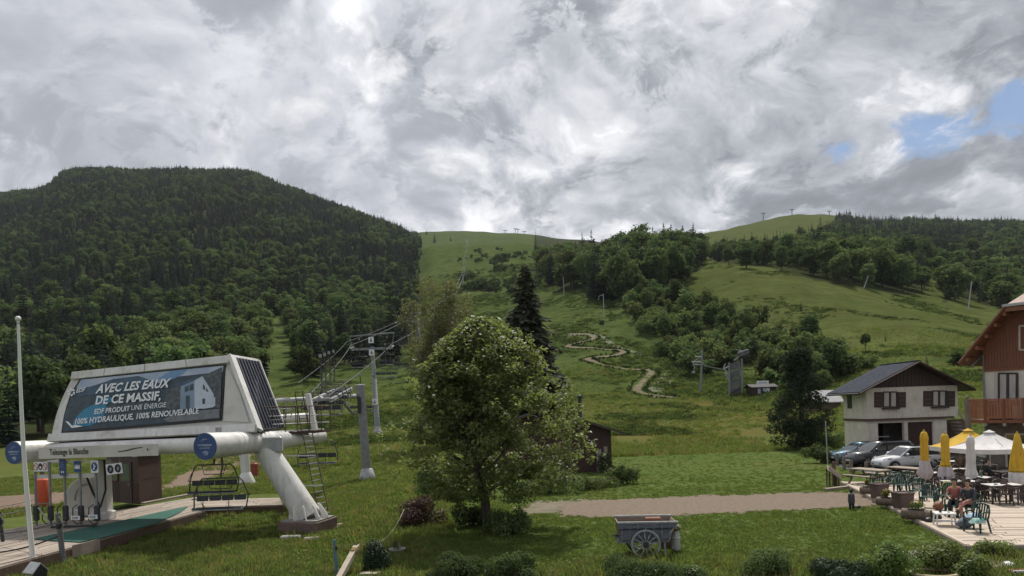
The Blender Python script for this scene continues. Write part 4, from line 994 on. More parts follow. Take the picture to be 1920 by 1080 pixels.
def make_grass():
    rg = np.random.default_rng(77)
    LAWN = [tuft_mesh(i, 26, .075, .07, lf_grass) for i in range(3)]
    MEAD = [tuft_mesh(10 + i, 26, .26, .14, lf_weed, .016) for i in range(3)] + [tuft_mesh(20, 18, .30, .14, lf_dry, .012)]
    court = [(975, 962), (1000, 944), (1052, 941), (1090, 939), (1300, 932), (1560, 924), (1618, 927), (1646, 944), (1634, 950), (1400, 960), (1140, 970), (1040, 965)]
    deckp = [(1578, 899), (1812, 1026), (1835, 1016), (2100, 1016), (2100, 880)]
    plat = [(-80, 1100), (-80, 985), (200, 945), (310, 935), (530, 925), (540, 950), (400, 960), (180, 1020), (0, 1075)]
    tracks = [[(296, 922), (330, 895), (420, 857), (500, 855), (490, 872), (340, 914)], [(-60, 935), (205, 918), (205, 935), (-60, 964)]]
    P1, S1, P2, S2 = [], [], [], []
    n = 0
    while n < 62000:
        u = rg.uniform(-.80, .80); y = 17 + 45 * rg.random() ** 1.35; x = u * y; n += 1
        px, py = proj((x, y, 0))
        if inpoly(px, py, court) or inpoly(px, py, deckp) or inpoly(px, py, plat) or inpoly(px, py, tracks[0]) or inpoly(px, py, tracks[1]): continue
        rough = x < -2.5 + 2 * mnoise.noise(V((x * .1, y * .1, 0))) or py > 1050
        if not rough:
            if rg.random() > np.interp(y, [30, 48], [1, .22]): continue
            P1.append((x, y, gz(x, y))); S1.append(rg.uniform(.6, 1.25) * (1 + .5 * mnoise.noise(V((x * .5, y * .5, 2)))))
        else:
            if rg.random() < .55: P2.append((x, y, gz(x, y))); S2.append(rg.uniform(.35, .95) * (1 + .6 * mnoise.noise(V((x * .4, y * .4, 2)))))
            else: P1.append((x, y, gz(x, y))); S1.append(rg.uniform(.9, 1.7))
    scatter('lawn_grass', P1, S1, rg.uniform(0, 6.28, len(P1)), LAWN, 'short green grass of the lawn', 'grass')
    scatter('rough_grass', P2, S2, rg.uniform(0, 6.28, len(P2)), MEAD, 'rough uneven grass and weeds around the lift station', 'grass')
    P3, S3 = [], []
    n = 0
    while n < 34000:
        u = rg.uniform(-.70, .70); y = 62 + 130 * rg.random() ** 1.2; x = u * y; n += 1; z = gz(x, y); px, py = proj((x, y, z))
        if inpoly(px, py, LEFT_WOOD): continue
        s = 1.2 + 1.6 * max(0, mnoise.noise(V((x * .07, y * .05, 4))) + .25)
        if mnoise.noise(V((x * .12, y * .08, 9))) < rg.uniform(-.6, -.1): continue
        P3.append((x, y, z)); S3.append(rg.uniform(.5, 1.1) * s)
    scatter('meadow_grass', P3, S3, rg.uniform(0, 6.28, len(P3)), MEAD, 'tall meadow grass and weeds beyond the lawn', 'grass')
    # small pale flowers in the lawn
    fm = bpy.data.meshes.new('flower'); fm.from_pydata([(0, 0, .10), (.02, 0, .115), (.01, .02, .115), (-.012, .018, .115), (-.02, 0, .115), (-.01, -.02, .115), (.012, -.018, .115)], [], [(0, 1, 2), (0, 2, 3), (0, 3, 4), (0, 4, 5), (0, 5, 6), (0, 6, 1)]); fm.materials.append(lf_flower)
    P4 = []
    for _ in range(1300):
        u = rg.uniform(-.75, .6); y = 18 + 36 * rg.random() ** 1.2; x = u * y; px, py = proj((x, y, 0))
        if inpoly(px, py, court) or inpoly(px, py, deckp) or inpoly(px, py, plat) or mnoise.noise(V((x * .25, y * .2, 5))) < .05: continue
        P4.append((x, y, 0))
    scatter('lawn_flowers', P4, rg.uniform(.7, 1.5, len(P4)), rg.uniform(0, 6.28, len(P4)), [fm], 'scattered small white flowers in the lawn', 'flowers')
make_grass()

# ------------------------------------------------------------------ chairlift valley station
def PXZ(px, Y, z):
    b = (z - CAMZ) / Y * F; a = (px - CX + b * _s) / _c; return V((a * Y / F, Y, z))
def bil(a, b, c, d, s, t): return (a * (1 - s) + b * s) * (1 - t) + (d * (1 - s) + c * s) * t
print_sky = pm('print_pale_sky', (.42, .46, .54), (.26, .33, .44), 1.2, .35)
print_ridge = pm('print_far_ridge', (.06, .115, .17), (.03, .065, .105), 2.2, .35)
print_dark = pm('print_dark_slope', (.022, .042, .058), (.050, .078, .092), 3.0, .35)
print_lake = pm('print_blue_lake', (.022, .16, .29), (.03, .21, .34), 1.5, .35)
print_wall = pm('print_white_house', (.48, .52, .58), (.38, .43, .50), 2, .35)
print_wall2 = pm('print_shaded_house', (.20, .27, .36), (.16, .22, .30), 2, .35)
print_road = pm('print_grey_road', (.17, .18, .19), (.11, .12, .125), 3, .35)
print_tree = pm('print_grey_trees', (.10, .115, .12), (.03, .038, .042), 7, .35)
print_white = pm('print_white', (.74, .75, .76), (.68, .69, .70), 2, .35)
print_blue = pm('print_sky_blue', (.10, .22, .38), (.16, .27, .40), 2, .35)
grey_rib = pm('slate_grey_sheet', (.080, .082, .10), (.055, .057, .072), 2, .4, .2)
hood_side = pm('hood_warm_white', (.56, .54, .50), (.48, .465, .43), .8, .45, dirt=(.34, .31, .26), dscale=.7)
def make_station():
    FBL, FBR, FTL, FTR = P(95, 826, 29.5), P(482, 808, 27.5), P(140, 700, 30.3), P(430, 668, 28.3)
    D2 = V((-.03, 1, 0)) * 3.6; BBR, BBL = FBR + D2, FBL + D2
    base = (FBL + BBR) / 2; base.z = 0
    t = thing('chairlift_station', 'white chairlift station with a big advertising hood on tubular legs', 'lift station', base)
    nf = (FBR - FBL).cross(FTL - FBL).normalized()
    if nf.y > 0: nf = -nf
    FTR = RP(430, 668, FBL, nf)       # the front is one flat plane
    BTR = P(484, 682, FTR.y + 2.4); BTR.z = FTR.z - .05; BTL = FTL + (BTR - FTR)
    f = lambda s_, t_: bil(FBL, FBR, FTR, FTL, s_, t_)
    inn = -nf
    mb = B()      # shell: top, back, left end, and the framed front
    mb.poly([FTL, FTR, BTR, BTL], white); mb.poly([BBR, BBL, BTL, BTR], white); mb.poly([BBL, FBL, FTL, BTL], hood_side)
    mb.poly([FBL, FBR, FTR, FTL], hood_side); mb.poly([FBL, BBL, BBR, FBR], dark_steel)
    e = lambda s_, t_: bil(FBR, BBR, BTR, FTR, s_, t_)
    ne = (BBR - FBR).cross(FTR - FBR).normalized()
    if ne.x < 0: ne = -ne
    mb.poly([e(0, 0), e(1, 0), e(1, 1), e(0, 1)], grey_rib)
    mb.build('hood', t, True)
    def rail(a, b, w, th, mat, name): m = B(); m.beam(a, b, w, th, mat, nf); m.build(name, t, True, .02)
    # white trims
    q = lambda px, py, o=0.0: RP(px, py, FBL, nf) + nf * o
    rail(f(0, .95) + nf * .06, f(1, .95) + nf * .06, .34, .16, white, 'top_fascia')
    rail(f(-.005, .03) + nf * .07, f(1.005, .03) + nf * .07, .34, .18, white, 'bottom_fascia')
    rail(e(.03, 0) + ne * .05, e(.03, 1) + ne * .05, .16, .42, white, 'corner_trim')
    rail(e(.98, 0) + ne * .05, e(.98, 1) + ne * .05, .12, .10, white_clean, 'corner_trim')
    m = B(); m.hexa([e(.0, .985) + ne * .06, e(1, .985) + ne * .06, e(1, .985) - ne * .3, e(0, .985) - ne * .3], [e(0, 1.02) + ne * .06, e(1, 1.02) + ne * .06, e(1, 1.02) - ne * .3, e(0, 1.02) - ne * .3], white); m.build('end_cap', t, True)
    # dark ribbed end
    for i in range(8):
        s_ = .17 + .105 * i; m = B(); m.beam(e(s_, .01) + ne * .05, e(s_, .975) + ne * .05, .12, .14, grey_rib, ne); m.build('rib', t, True)
    # left pilaster in front and the sloped one at the right
    m = B(); m.prism([q(97, 822, .01), q(117, 814, .01), q(126, 760, .01), q(152, 713, .01), q(146, 713, .01), q(112, 770, .01)], nf * .03, white); m.build('side_panel', t, True)
    m = B(); m.prism([q(420, 790, .01), q(468, 792, .01), q(452, 740, .01), q(434, 700, .01), q(424, 688, .01)], nf * .03, hood_side); m.build('side_panel', t, True)
    # rounded edge of the shell at the left
    m = B(); ed = [FBL.lerp(FTL, f_) + (FBL - FBR).normalized() * .20 * sin(pi * f_) for f_ in [i / 8 for i in range(9)]]; m.prism(ed, D2 * .75, hood_side); m.build('curved_edge', t, True)
    for f_ in (.22, .48, .74): m = B(); m.beam(f(f_, .90) + nf * .145, f(f_, 1.0) + nf * .145, .025, .01, concrete, nf); m.build('seam', t, True)
    # the printed advertisement, layer upon layer 3 mm apart
    m = B(); m.prism([q(117, 814, .02), q(417, 789, .02), q(425, 684, .02), q(152, 711, .02), q(134, 740, .02), q(122, 780, .02)], nf * .05, black); bb = m.build('billboard', t, True); bb['label'] = 'dark advertising panel with white lettering, a lake and a white house'
    L = [.075]
    def layer(pts, mat, m):
        L[0] += .004; m.poly([q(x, y, L[0]) for x, y in pts], mat)
    m = B()
    layer([(121, 810), (414, 785), (421, 687), (155, 713), (137, 741), (124, 781)], print_dark, m)
    layer([(146, 728), (155, 713), (421, 687), (420, 698), (330, 708), (300, 720), (262, 706), (215, 712), (185, 722), (165, 728)], print_sky, m)
    layer([(298, 712), (322, 697), (356, 693), (345, 703), (320, 716)], print_blue, m)
    layer([(138, 745), (146, 730), (185, 724), (215, 714), (262, 707), (298, 722), (318, 716), (320, 728), (220, 738), (170, 742)], print_ridge, m)
    layer([(136, 803), (146, 784), (162, 768), (186, 756), (184, 747), (208, 744), (216, 750), (203, 760), (200, 776), (190, 792), (172, 799)], print_lake, m)
    layer([(309, 788), (330, 776), (370, 772), (414, 768), (414, 785), (322, 793)], print_road, m)
    layer([(305, 765), (318, 735), (332, 722), (345, 722), (350, 764), (330, 770)], print_tree, m)
    layer([(384, 706), (419, 690), (416, 766), (404, 766), (404, 742), (390, 722)], print_tree, m)
    layer([(332, 722), (384, 705), (372, 712), (343, 727)], print_ridge, m)
    layer([(342, 726), (368, 715), (368, 766), (341, 770)], print_wall2, m)
    layer([(368, 715), (383, 707), (404, 741), (404, 765), (386, 768), (368, 767)], print_wall, m)
    layer([(395, 746), (407, 746), (407, 763), (395, 765)], print_wall, m)
    L[0] += .004
    for pts in [[(350, 728), (357, 725), (357, 734), (350, 737)], [(359, 724), (366, 721), (366, 732), (359, 734)], [(352, 744), (359, 743), (359, 767), (352, 768)], [(384, 722), (388, 726), (388, 734), (384, 731)], [(390, 728), (394, 734), (394, 737), (390, 735)], [(383, 749), (388, 749), (388, 759), (383, 759)]]:
        m.poly([q(x, y, L[0]) for x, y in pts], print_dark)
    m.build('printed_picture', bb, True)
    L[0] += .005
    m = B()
    def line(txt, x0, y0, x1, y1, h, shear=0.0, fat=.02):
        a, b = q(x0, y0, L[0]), q(x1, y1, L[0]); w = (b - a).length; u = (b - a) / w; up = (FTL - FBL).normalized(); up = (up - u * up.dot(u)).normalized()
        hh = (q(x0, y0 - h, L[0]) - a).length
        k_ = B(); text_mb(k_, txt, print_white, lambda x, y: a + u * x + up * (y * hh / .70), 1.0, shear, fat, w); k_.build('lettering', bb, True)
    line('AVEC LES EAUX', 183, 739, 323, 727, 15, .25, .03)
    line('DE CE MASSIF,', 183, 760, 305, 751, 15, 0, .03)
    line('EDF PRODUIT', 181, 778, 247, 772, 9, 0, .02); line('UNE ÉNERGIE', 250, 771, 315, 765, 9, 0, 0)
    line('100% HYDRAULIQUE, 100% RENOUVELABLE', 145, 797, 376, 777, 10, 0, .02)
    line('EDF', 147, 738, 164, 736, 8, .2, .02)
    for k in range(6):        # the swirl of drops before the letters
        a = k * pi / 3 + .3; c = (138 + cos(a) * 5.5, 737 + sin(a) * 5.5)
        pts = [(c[0] + cos(a + .9) * 3.0 * cos(b) - sin(a + .9) * 1.7 * sin(b), c[1] + sin(a + .9) * 3.0 * cos(b) + cos(a + .9) * 1.7 * sin(b)) for b in [i * pi / 5 for i in range(10)]]
        m.poly([q(x, y, L[0]) for x, y in pts], print_white)
    m.poly([q(x, y, L[0]) for x, y in [(127, 791), (133, 792), (140, 800), (146, 798), (160, 801), (148, 803), (139, 804)]], print_white)
    m.build('emblem', bb, True)
    # machinery frame under the hood
    zz = FBL.z
    a, b = FBL + D2 * .15, FBR + D2 * .15; dn = V((0, 0, -.42)); m = B()
    m.hexa([a + dn, b + dn, b + dn + D2 * .7, a + dn + D2 * .7], [a - V((0, 0, .02)), b - V((0, 0, .02)), b + D2 * .7 - V((0, 0, .02)), a + D2 * .7 - V((0, 0, .02))], dark_steel); m.build('machine_frame', t, True)
    for s_ in (.32, .40, .58, .66, .9): 
        m = B(); m.box(a.lerp(b, s_) + V((0, -.12, -.25)), (.35, .18, .10), white_clean); m.build('frame_bracket', t, True)
    m = B(); m.hexa([P(93, 843, 29.4), P(215, 838, 29.0), P(215, 838, 30.0), P(93, 843, 30.4)], [P(100, 832, 29.4), P(215, 828, 29.0), P(215, 828, 30.0), P(100, 832, 30.4)], hood_side); m.build('walkway_tray', t, True)
    # tubular beams
    def big_tube(p, q_, r0, r1, name, cap):
        m = B(); n = 6; m.tube([p.lerp(q_, i / n) for i in range(n + 1)], [r0 + (r1 - r0) * i / n for i in range(n + 1)], white, 28); o = m.build(name, t, True)
        for fr in (.22, .5): 
            c = p.lerp(q_, fr); d = (q_ - p).normalized(); r = r0 + (r1 - r0) * fr; k = B(); k.tube([c - d * .04, c + d * .04], r + .012, white_clean, 28); k.build('weld_ring', o, True)
        if cap:
            d = (p - q_).normalized(); x, _, z = frame(d); k = B(); k.tube([p, p + d * .03], r0 * .985, blue_sign, 28); c = k.build('end_plate', o, True)
            k = B(); g = p + d * .036
            for (w, h, cx, cz, wob) in [(.42, .07, 0, .52, 0), (.25, .05, -.2, .40, 0), (1.2, .11, 0, .10, .03), (.9, .07, 0, -.12, 0), (.5, .14, .05, -.45, .08), (.3, .06, .1, -.62, 0)]:
                pts = [(-w / 2, -h / 2), (w / 4, -h / 2 - wob), (w / 2, -h / 2), (w / 2, h / 2), (0, h / 2 + wob), (-w / 2, h / 2)]
                k.poly([g - x * (cx + u_) * r0 + z * (cz + v_) * r0 for u_, v_ in pts], pm_cap)
            k.build('emblem', o, True)
        return o
    R0, R1 = P(385, 837, 25.3), P(603, 819, 33.0); R1.z = R0.z - .02
    L0 = P(27, 853, 28.5); L0.z = R0.z - .12; L1 = L0 + (R1 - R0)
    big_tube(R0, R1, .50, .30, 'long_tube', True); big_tube(L0, L1, .47, .34, 'long_tube', True)
    a, b = L0.lerp(L1, .16), R0.lerp(R1, .16); m = B(); m.tube([a, b], .31, white, 22); m.build('cross_tube', t, True)
    a, b = P(72, 850, 28.3), P(296, 843, 26.6); hz = V((0, 0, .235)); n_ = V((-.15, -1, 0)) * .05
    m = B(); m.hexa([a - hz, b - hz, b - hz - n_, a - hz - n_], [a + hz, b + hz, b + hz - n_, a + hz - n_], hood_side); nb = m.build('name_board', t, True, .01)
    u = (b - a).normalized(); m = B(); o = a + n_ * .1 + V((0, -.012, 0)); w0 = (b - a).length
    text_mb(m, 'Telesiege la Blanche', black_sign, lambda x, y: o + u * (w0 * .10 + x) + V((0, 0, -.085 + y * .34)), 1.0, 0, .012, w0 * .335)
    ss = [(.68, -.05), (.75, -.02), (.82, .06), (.88, .10), (.88, .125), (.81, .09), (.74, .015), (.68, -.02)]
    m.poly([o + u * (w0 * s_) + V((0, 0, z_)) for s_, z_ in ss], black_sign); m.poly([o + u * (w0 * s_) + V((0, 0, z_)) for s_, z_ in [(.915, -.02), (.925, -.02), (.922, .07), (.917, .07)]], black_sign)
    m.build('lettering', nb, True)
    # leaning leg on its plinth
    pb = P(569, 1006, 27.3); pb.z = 0; ang = -.25
    m = B(); m.bbox(pb + V((0, .65, .12)), (1.75, 1.6, .75), brickred, .02, rotz(ang)); m.build('plinth', t, True)
    m = B(); m.bbox(pb + V((0, .62, .53)), (1.62, 1.4, .07), concrete, .01, rotz(ang)); m.build('base_plate', t, True)
    c0 = pb + V((.05, .65, .56)); c1 = R0.lerp(R1, .40) + V((.1, 0, -.1)); m = B()
    m.tube([c0.lerp(c1, i / 6) for i in range(7)], [.54 - .016 * i for i in range(7)], white, 30); leg = m.build('leaning_leg', t, True)
    for i in range(9):
        a_ = 2 * pi * i / 9; d = V((cos(a_), sin(a_), 0)); m = B(); m.prism([c0 + d * .55, c0 + d * .78, c0 + d * .78 + V((0, 0, .10)), c0 + d * .60 + V((-.12, 0, .55)), c0 + d * .5 + V((-.12, 0, .55))], d.cross(V((0, 0, 1))) * .05, white_clean); m.build('gusset', leg, True)
    sdl = R0.lerp(R1, .42); m = B(); m.bbox(sdl + V((.35, -.25, -.12)), (1.1, .7, .62), galv_lt, .04, rotz(.25)); m.build('joint_saddle', t, True)
    # ladder with side brackets
    A0, A1, C0, C1 = P(600, 972, 28.4), P(617, 967, 28.4), P(567, 812, 29.8), P(585, 810, 29.8); lad = None
    m = B(); m.tube([A0, C0], .022, rust, 6); m.tube([A1, C1], .022, rust, 6); lad = m.build('ladder', t, True)
    for i in range(15):
        s_ = (i + .4) / 15; m = B(); m.tube([A0.lerp(C0, s_), A1.lerp(C1, s_)], .02, galv_lt, 5); m.build('rung', lad, True)
    for px0, py0, px1, py1, y in ((523, 855, 592, 854, 29.2), (558, 911, 605, 910, 28.8), (592, 962, 617, 961, 28.4)):
        m = B(); m.beam(P(px0, py0, y), P(px1, py1, y), .06, .05, galv_lt); m.build('ladder_bracket', t, True)
    # maintenance platform with guard rails
    a, b = P(488, 817, 29.2), P(603, 806, 31.0); dd = V((.1, 1.15, 0)); z0 = a.z; b.z = z0
    m = B(); m.hexa([a, b, b + dd, a + dd], [a + V((0, 0, .10)), b + V((0, 0, .10)), b + dd + V((0, 0, .10)), a + dd + V((0, 0, .10))], rust); pf = m.build('platform', t, True)
    for i in range(6):
        for o_ in (V((0, 0, 0)), dd):
            c = a.lerp(b, i / 5) + o_; m = B(); m.tube([c + V((0, 0, .1)), c + V((0, 0, 1.2))], .022, rust, 5); m.build('post', pf, True)
    for h in (.45, .8, 1.2):
        m = B(); m.tube([a + V((0, 0, h)), b + V((0, 0, h)), b + dd + V((0, 0, h)), a + dd + V((0, 0, h))], .020, galv if h < 1 else rust, 5); m.build('guard_rail', pf, True)
    for i in range(7):
        c = a.lerp(b, .22 + .12 * i) + V((0, .3, .14)); m = B(); m.box(c, (.30, .34, .05), white_clean, rotz(.1)); m.build('grating_panel', pf, True)
    for px0, py0, px1, py1 in ((553, 735, 566, 812), (567, 733, 580, 812)):
        m = B(); m.tube([P(px0, py0, 30.4), P(px1, py1, 30.4)], .022, rust, 5); m.build('upright', pf, True)
    for py_ in (735, 750, 765, 785): m = B(); m.tube([P(554 + (py_ - 735) * .17, py_, 30.4), P(568 + (py_ - 735) * .17, py_, 30.4)], .018, rust, 5); m.build('upright_rung', pf, True)
    m = B(); m.beam(P(577, 738, 31.4), P(592, 812, 31.4), .30, .22, white); m.build('mast', t, True, .02)
    m = B(); m.tube([P(512, 786, 32.4), P(590, 781, 33.6)], .20, white, 16); m.build('rear_tube', t, True)
    m = B(); m.tube([P(508, 752, 31.6), P(572, 748, 32.4)], .10, galv_lt, 10); m.build('rear_rail', t, True)
    for (x0, y0, x1, y1) in ((515, 752, 508, 790), (540, 750, 536, 784), (560, 765, 530, 775), (505, 765, 590, 762), (553, 748, 545, 782)):
        m = B(); m.tube([P(x0, y0, 32.2), P(x1, y1, 32.2)], .03, galv, 6); m.build('rear_strut', t, True)
    for i in range(3):
        m = B(); c = P(505, 748 + i * 20, 29.0); m.tube([c, c + V((.5, -.1, .02)), c + V((.75, .3, 0)), c + V((.6, .8, 0))], .018, galv, 5); m.build('handrail', t, True)
    # left leg (white, tapering) and its foot
    lb = PZ(196, 972, .45); m = B(); top = P(186, 862, lb.y); m.hexa([lb + V((-.34, -.2, 0)), lb + V((.24, -.2, 0)), lb + V((.24, .3, 0)), lb + V((-.34, .3, 0))], [top + V((-.30, -.2, 0)), top + V((.36, -.2, 0)), top + V((.36, .3, 0)), top + V((-.30, .3, 0))], hood_side); m.build('left_leg', t, True, .03)
    m = B(); m.bbox(lb + V((.10, -.25, .17)), (.8, .7, .38), white, .05); m.build('leg_foot', t, True)
    m = B(); m.tube([top + V((.40, -.3, 0)), lb + V((.30, -.35, 1.3)), lb + V((.05, -.35, .55)), lb + V((-.30, -.3, 1.2)), top + V((-.40, -.3, -.7))], .045, black, 8); m.build('hose', t, True)
pm_cap = pm('faded_white_print', (.30, .34, .44), (.18, .22, .34), 3, .5)
make_station()

# ------------------------------------------------------------------ operator cabin, drum housing, gates
def make_cabin():
    c = PZ(262, 946, .45); a = PZ(203, 939, .45); b = PZ(304, 934, .45); h = V((0, 0, 2.45)); d = (a - c) + (b - c) + c
    t = thing('operator_cabin', 'dark brown wooden cabin with windows under the lift station', 'cabin', V((c.x, c.y, .45)))
    m = B(); m.hexa([a, c, b, d], [a + h, c + h, b + h, d + h], maroon); m.build('wall', t, True)
    n1 = (c - a).cross(V((0, 0, 1))).normalized(); n1 = n1 if n1.y < 0 else -n1; n2 = (b - c).cross(V((0, 0, 1))).normalized(); n2 = n2 if n2.y < 0 else -n2
    def pane(o, e, n, s0, s1, z0, z1, fr=maroon_lt):
        w = B(); p = [o.lerp(e, s0) + V((0, 0, z0)), o.lerp(e, s1) + V((0, 0, z0)), o.lerp(e, s1) + V((0, 0, z1)), o.lerp(e, s0) + V((0, 0, z1))]
        for i in range(4): w.beam(p[i] + n * .03, p[(i + 1) % 4] + n * .03, .07, .06, fr, n)
        w_ = w.build('window', t, True); g = B(); g.prism([x + n * .012 for x in p], n * .006, glass_cab); g.build('pane', w_, True)
    pane(c, b, n2, .16, .90, 1.20, 2.30); pane(a, c, n1, .10, .36, 1.15, 2.1); 
    m = B(); p0, p1 = a.lerp(c, .42), a.lerp(c, .80); m.prism([p0 + n1 * .01, p1 + n1 * .01, p1 + n1 * .01 + V((0, 0, 2.15)), p0 + n1 * .01 + V((0, 0, 2.15))], n1 * .04, maroon); dr = m.build('door', t, True)
    m = B(); q0, q1 = a.lerp(c, .47), a.lerp(c, .75); m.prism([q0 + n1 * .052 + V((0, 0, 1.15)), q1 + n1 * .052 + V((0, 0, 1.15)), q1 + n1 * .052 + V((0, 0, 2.05)), q0 + n1 * .052 + V((0, 0, 2.05))], n1 * .006, glass_cab); m.build('pane', dr, True)
    m = B(); m.box(p1 + n1 * .08 + V((-.12, 0, 1.0)), (.05, .05, .16), galv); m.build('handle', dr, True)
    for (o, e, n) in ((a, c, n1), (c, b, n2)):       # boards of the wall
        k = int((e - o).length / .21)
        for i in range(1, k):
            p = o.lerp(e, i / k) + n * .006; m = B(); m.beam(p + V((0, 0, .04)), p + V((0, 0, 1.08)), .17, .016, maroon, n); m.build('plank', t, True)
    m = B(); m.hexa([x + V((0, 0, 2.46)) + (x - (a + b) / 2) * .08 for x in (a, c, b, d)], [x + V((0, 0, 2.54)) + (x - (a + b) / 2) * .08 for x in (a, c, b, d)], dark_steel); m.build('roof', t, True)
    # corrugated translucent strip at the roof edge
    m = B(); m.beam(c + V((-.1, -.15, 2.45)), c.lerp(b, .6) + V((0, -.2, 2.47)), .25, .03, galv_lt); m.build('roof_strip', t, True)
    m = B(); o = a.lerp(c, .15) + n1 * .5; m.tube([o + V((0, 0, .05)) + n1 * .9 + (c - a) * .5, o + V((0, 0, .9)) + n1 * .9 + (c - a) * .45, o + V((0, 0, 1.35)) + n1 * .5, o + V((0, 0, 1.35))], .03, galv, 7); m.build('handrail', t, True)
maroon_lt = pm('brown_frame', (.09, .055, .045), (.07, .042, .036), 3, .5)
glass_cab = glass('cabin_glass', (.05, .065, .055), .08)
make_cabin()
def make_drum():
    c = PZ(160, 967, .45); s = c.y / F; w, h, dpt = 64 * s, 72 * s, .9
    t = thing('drum_housing', 'white rounded machine housing behind the boarding gates', 'machine housing', c)
    pts = [(-w / 2, 0), (w / 2, 0), (w / 2, h * .35)] + [(w * .5 * cos(a), h * .40 + h * .6 * sin(a)) for a in [pi * i / 14 for i in range(1, 14)]] + [(-w / 2, h * .35)]
    m = B(); R = rotz(.35); m.prism([R @ V((x, -.1, z)) for x, z in pts], R @ V((0, dpt, 0)), hood_side); m.build('shell', t, bevel=.04)
    m = B(); m.tube([R @ V((w * .30 * cos(a) + .1, -.13, h * .42 + h * .40 * sin(a))) for a in [pi * i / 10 for i in range(11)]], .025, concrete, 5); m.build('seam', t)
    m = B(); m.bbox(R @ V((-.05, -.15, .17)), (w * .9, .5, .34), white, .05, R); m.build('foot', t)
make_drum()
def prism_dir(m, c, u, v, n, w, h, mat, th=.02):
    m.prism([c - u * w / 2 - v * h / 2, c + u * w / 2 - v * h / 2, c + u * w / 2 + v * h / 2, c - u * w / 2 + v * h / 2], n * th, mat)
def make_gate():
    Y = 28.6; g0 = PZ(68, 990, .45); t = thing('boarding_gate', 'row of five boarding gate posts with turnstile loops and signs', 'boarding gate', V((g0.x, Y, .45)))
    u = (P(183, 890, Y - .7) - P(68, 893, Y)).normalized(); u.z = 0; u.normalize(); n = V((u.y, -u.x, 0)); up = V((0, 0, 1))
    for px in (69, 96, 124, 153, 183):
        yy = Y - .7 * (px - 69) / 114; a = P(px, 986, yy); b = P(px - 4, 866, yy); a.z = max(a.z, .45)
        m = B(); m.tube([a, b], .048, galv, 10); post = m.build('gate_post', t, True)
        c = P(px, 962, yy); m = B(); m.bbox(c + V((0, -.03, 0)), (.20, .16, .62), dark_steel, .03); m.build('gate_box', post, True)
        pts = [c + V((-.10, -.10, .36)), c + V((-.26, -.14, .24)), c + V((-.28, -.14, -.25)), c + V((-.14, -.12, -.42)), c + V((.02, -.10, -.38))]
        m = B(); m.tube(pts, .022, black, 6); m.build('turnstile_loop', post, True)
    for py0, py1, w, h in ((894, 891, .05, .17), (868, 864, .05, .07)):
        a, b = P(66, py0, Y + .06), P(181, py1, Y - .62); m = B(); m.beam(a, b, w, h, hood_side); m.build('cross_rail', t, True)
    def sign(px, py, w, h, mat, tilt=0, fwd=.12):
        yy = Y - .7 * (px - 69) / 114 - fwd; c = P(px, py, yy); s = yy / F; m = B(); uu = (u * cos(tilt) + up * sin(tilt)); vv = (up * cos(tilt) - u * sin(tilt))
        prism_dir(m, c, uu, vv, -n, w * s, h * s, mat); o = m.build('sign', t, True); return o, c + n * .006, uu, vv, s
    def disc(m, c, uu, vv, r, mat, off=.0, n_=18, sx=1.0): m.poly([c + n * off + uu * r * sx * cos(a) + vv * r * sin(a) for a in [2 * pi * i / n_ for i in range(n_)]], mat)
    o, c, uu, vv, s = sign(76, 875, 31, 18, print_white); m = B()
    for k, dx in ((0, -10), (1, 0), (0, 10)):
        cc = c + uu * dx * s
        if k: disc(m, cc, uu, vv, 6.5 * s, black_sign, .004, sx=.7); disc(m, cc - vv * 1.5 * s, uu, vv, 2.6 * s, print_white, .008, sx=.8)
        else:
            disc(m, cc, uu, vv, 6.8 * s, red_sign, .004, sx=.75); disc(m, cc, uu, vv, 5.2 * s, print_white, .008, sx=.75)
            m.poly([cc + n * .012 + uu * x * s + vv * y * s for x, y in ((-3.5, 3.0), (-2.4, 4.2), (3.6, -3.0), (2.5, -4.2))], red_sign)
    m.build('symbols', o, True)
    o, c, uu, vv, s = sign(117, 876, 14, 31, blue_sign); m = B()
    for y in (8, 4, 0): m.poly([c + n * .004 + uu * x * s + vv * (y + d) * s for x, d in ((-3, 0), (2, 1.6), (4, 1.2), (-2.5, -1))], pm_cap)
    for x in (-2, 2): m.poly([c + n * .004 + uu * (x + a) * s + vv * (-9 + b) * s for a, b in ((-1, -2), (1, -2), (1, 2), (-1, 2))], print_white)
    m.build('symbols', o, True)
    o, c, uu, vv, s = sign(145, 875, 16, 21, blue_sign); m = B()
    for x in (-4.5, -1.5, 1.5, 4.5):
        disc(m, c + uu * x * s + vv * 2.5 * s, uu, vv, 1.2 * s, print_white, .004, 8); m.poly([c + n * .004 + uu * (x + a) * s + vv * b * s for a, b in ((-1.3, -4), (1.3, -4), (1.3, 1), (-1.3, 1))], print_white)
    m.build('symbols', o, True)
    o, c, uu, vv, s = sign(177, 875, 17, 23, print_white); m = B(); disc(m, c, uu, vv, 8.5 * s, blue_sign, .004, sx=.85)
    m.poly([c + n * .008 + uu * a * s + vv * b * s for a, b in ((-3, -5), (0, -6), (1, -1), (4, 1), (1, 2), (0, 6), (-2, 6), (-1, 0))], print_white); m.build('symbols', o, True)
    for px, py in ((141, 971), (174, 969)):
        o, c, uu, vv, s = sign(px, py, 20, 7.5, print_white, 0, .32); m = B(); text_mb(m, 'STOP', black_sign, lambda x, y: c + n * .005 + uu * (x - 6.5 * s) + vv * (y * 5.5 * s - 2 * s), 1.0, 0, .02, 13 * s); m.build('lettering', o, True)
    m = B(); m.tube([P(72, 952, Y - .3), P(92, 978, Y - .5), P(95, 995, Y - .4)], .03, galv_lt, 6); m.build('swing_bar', t, True)
    m = B(); m.tube([P(97, 988, Y - .2), P(180, 985, Y - .8)], .05, dark_steel, 6); m.build('floor_bar', t, True)
make_gate()
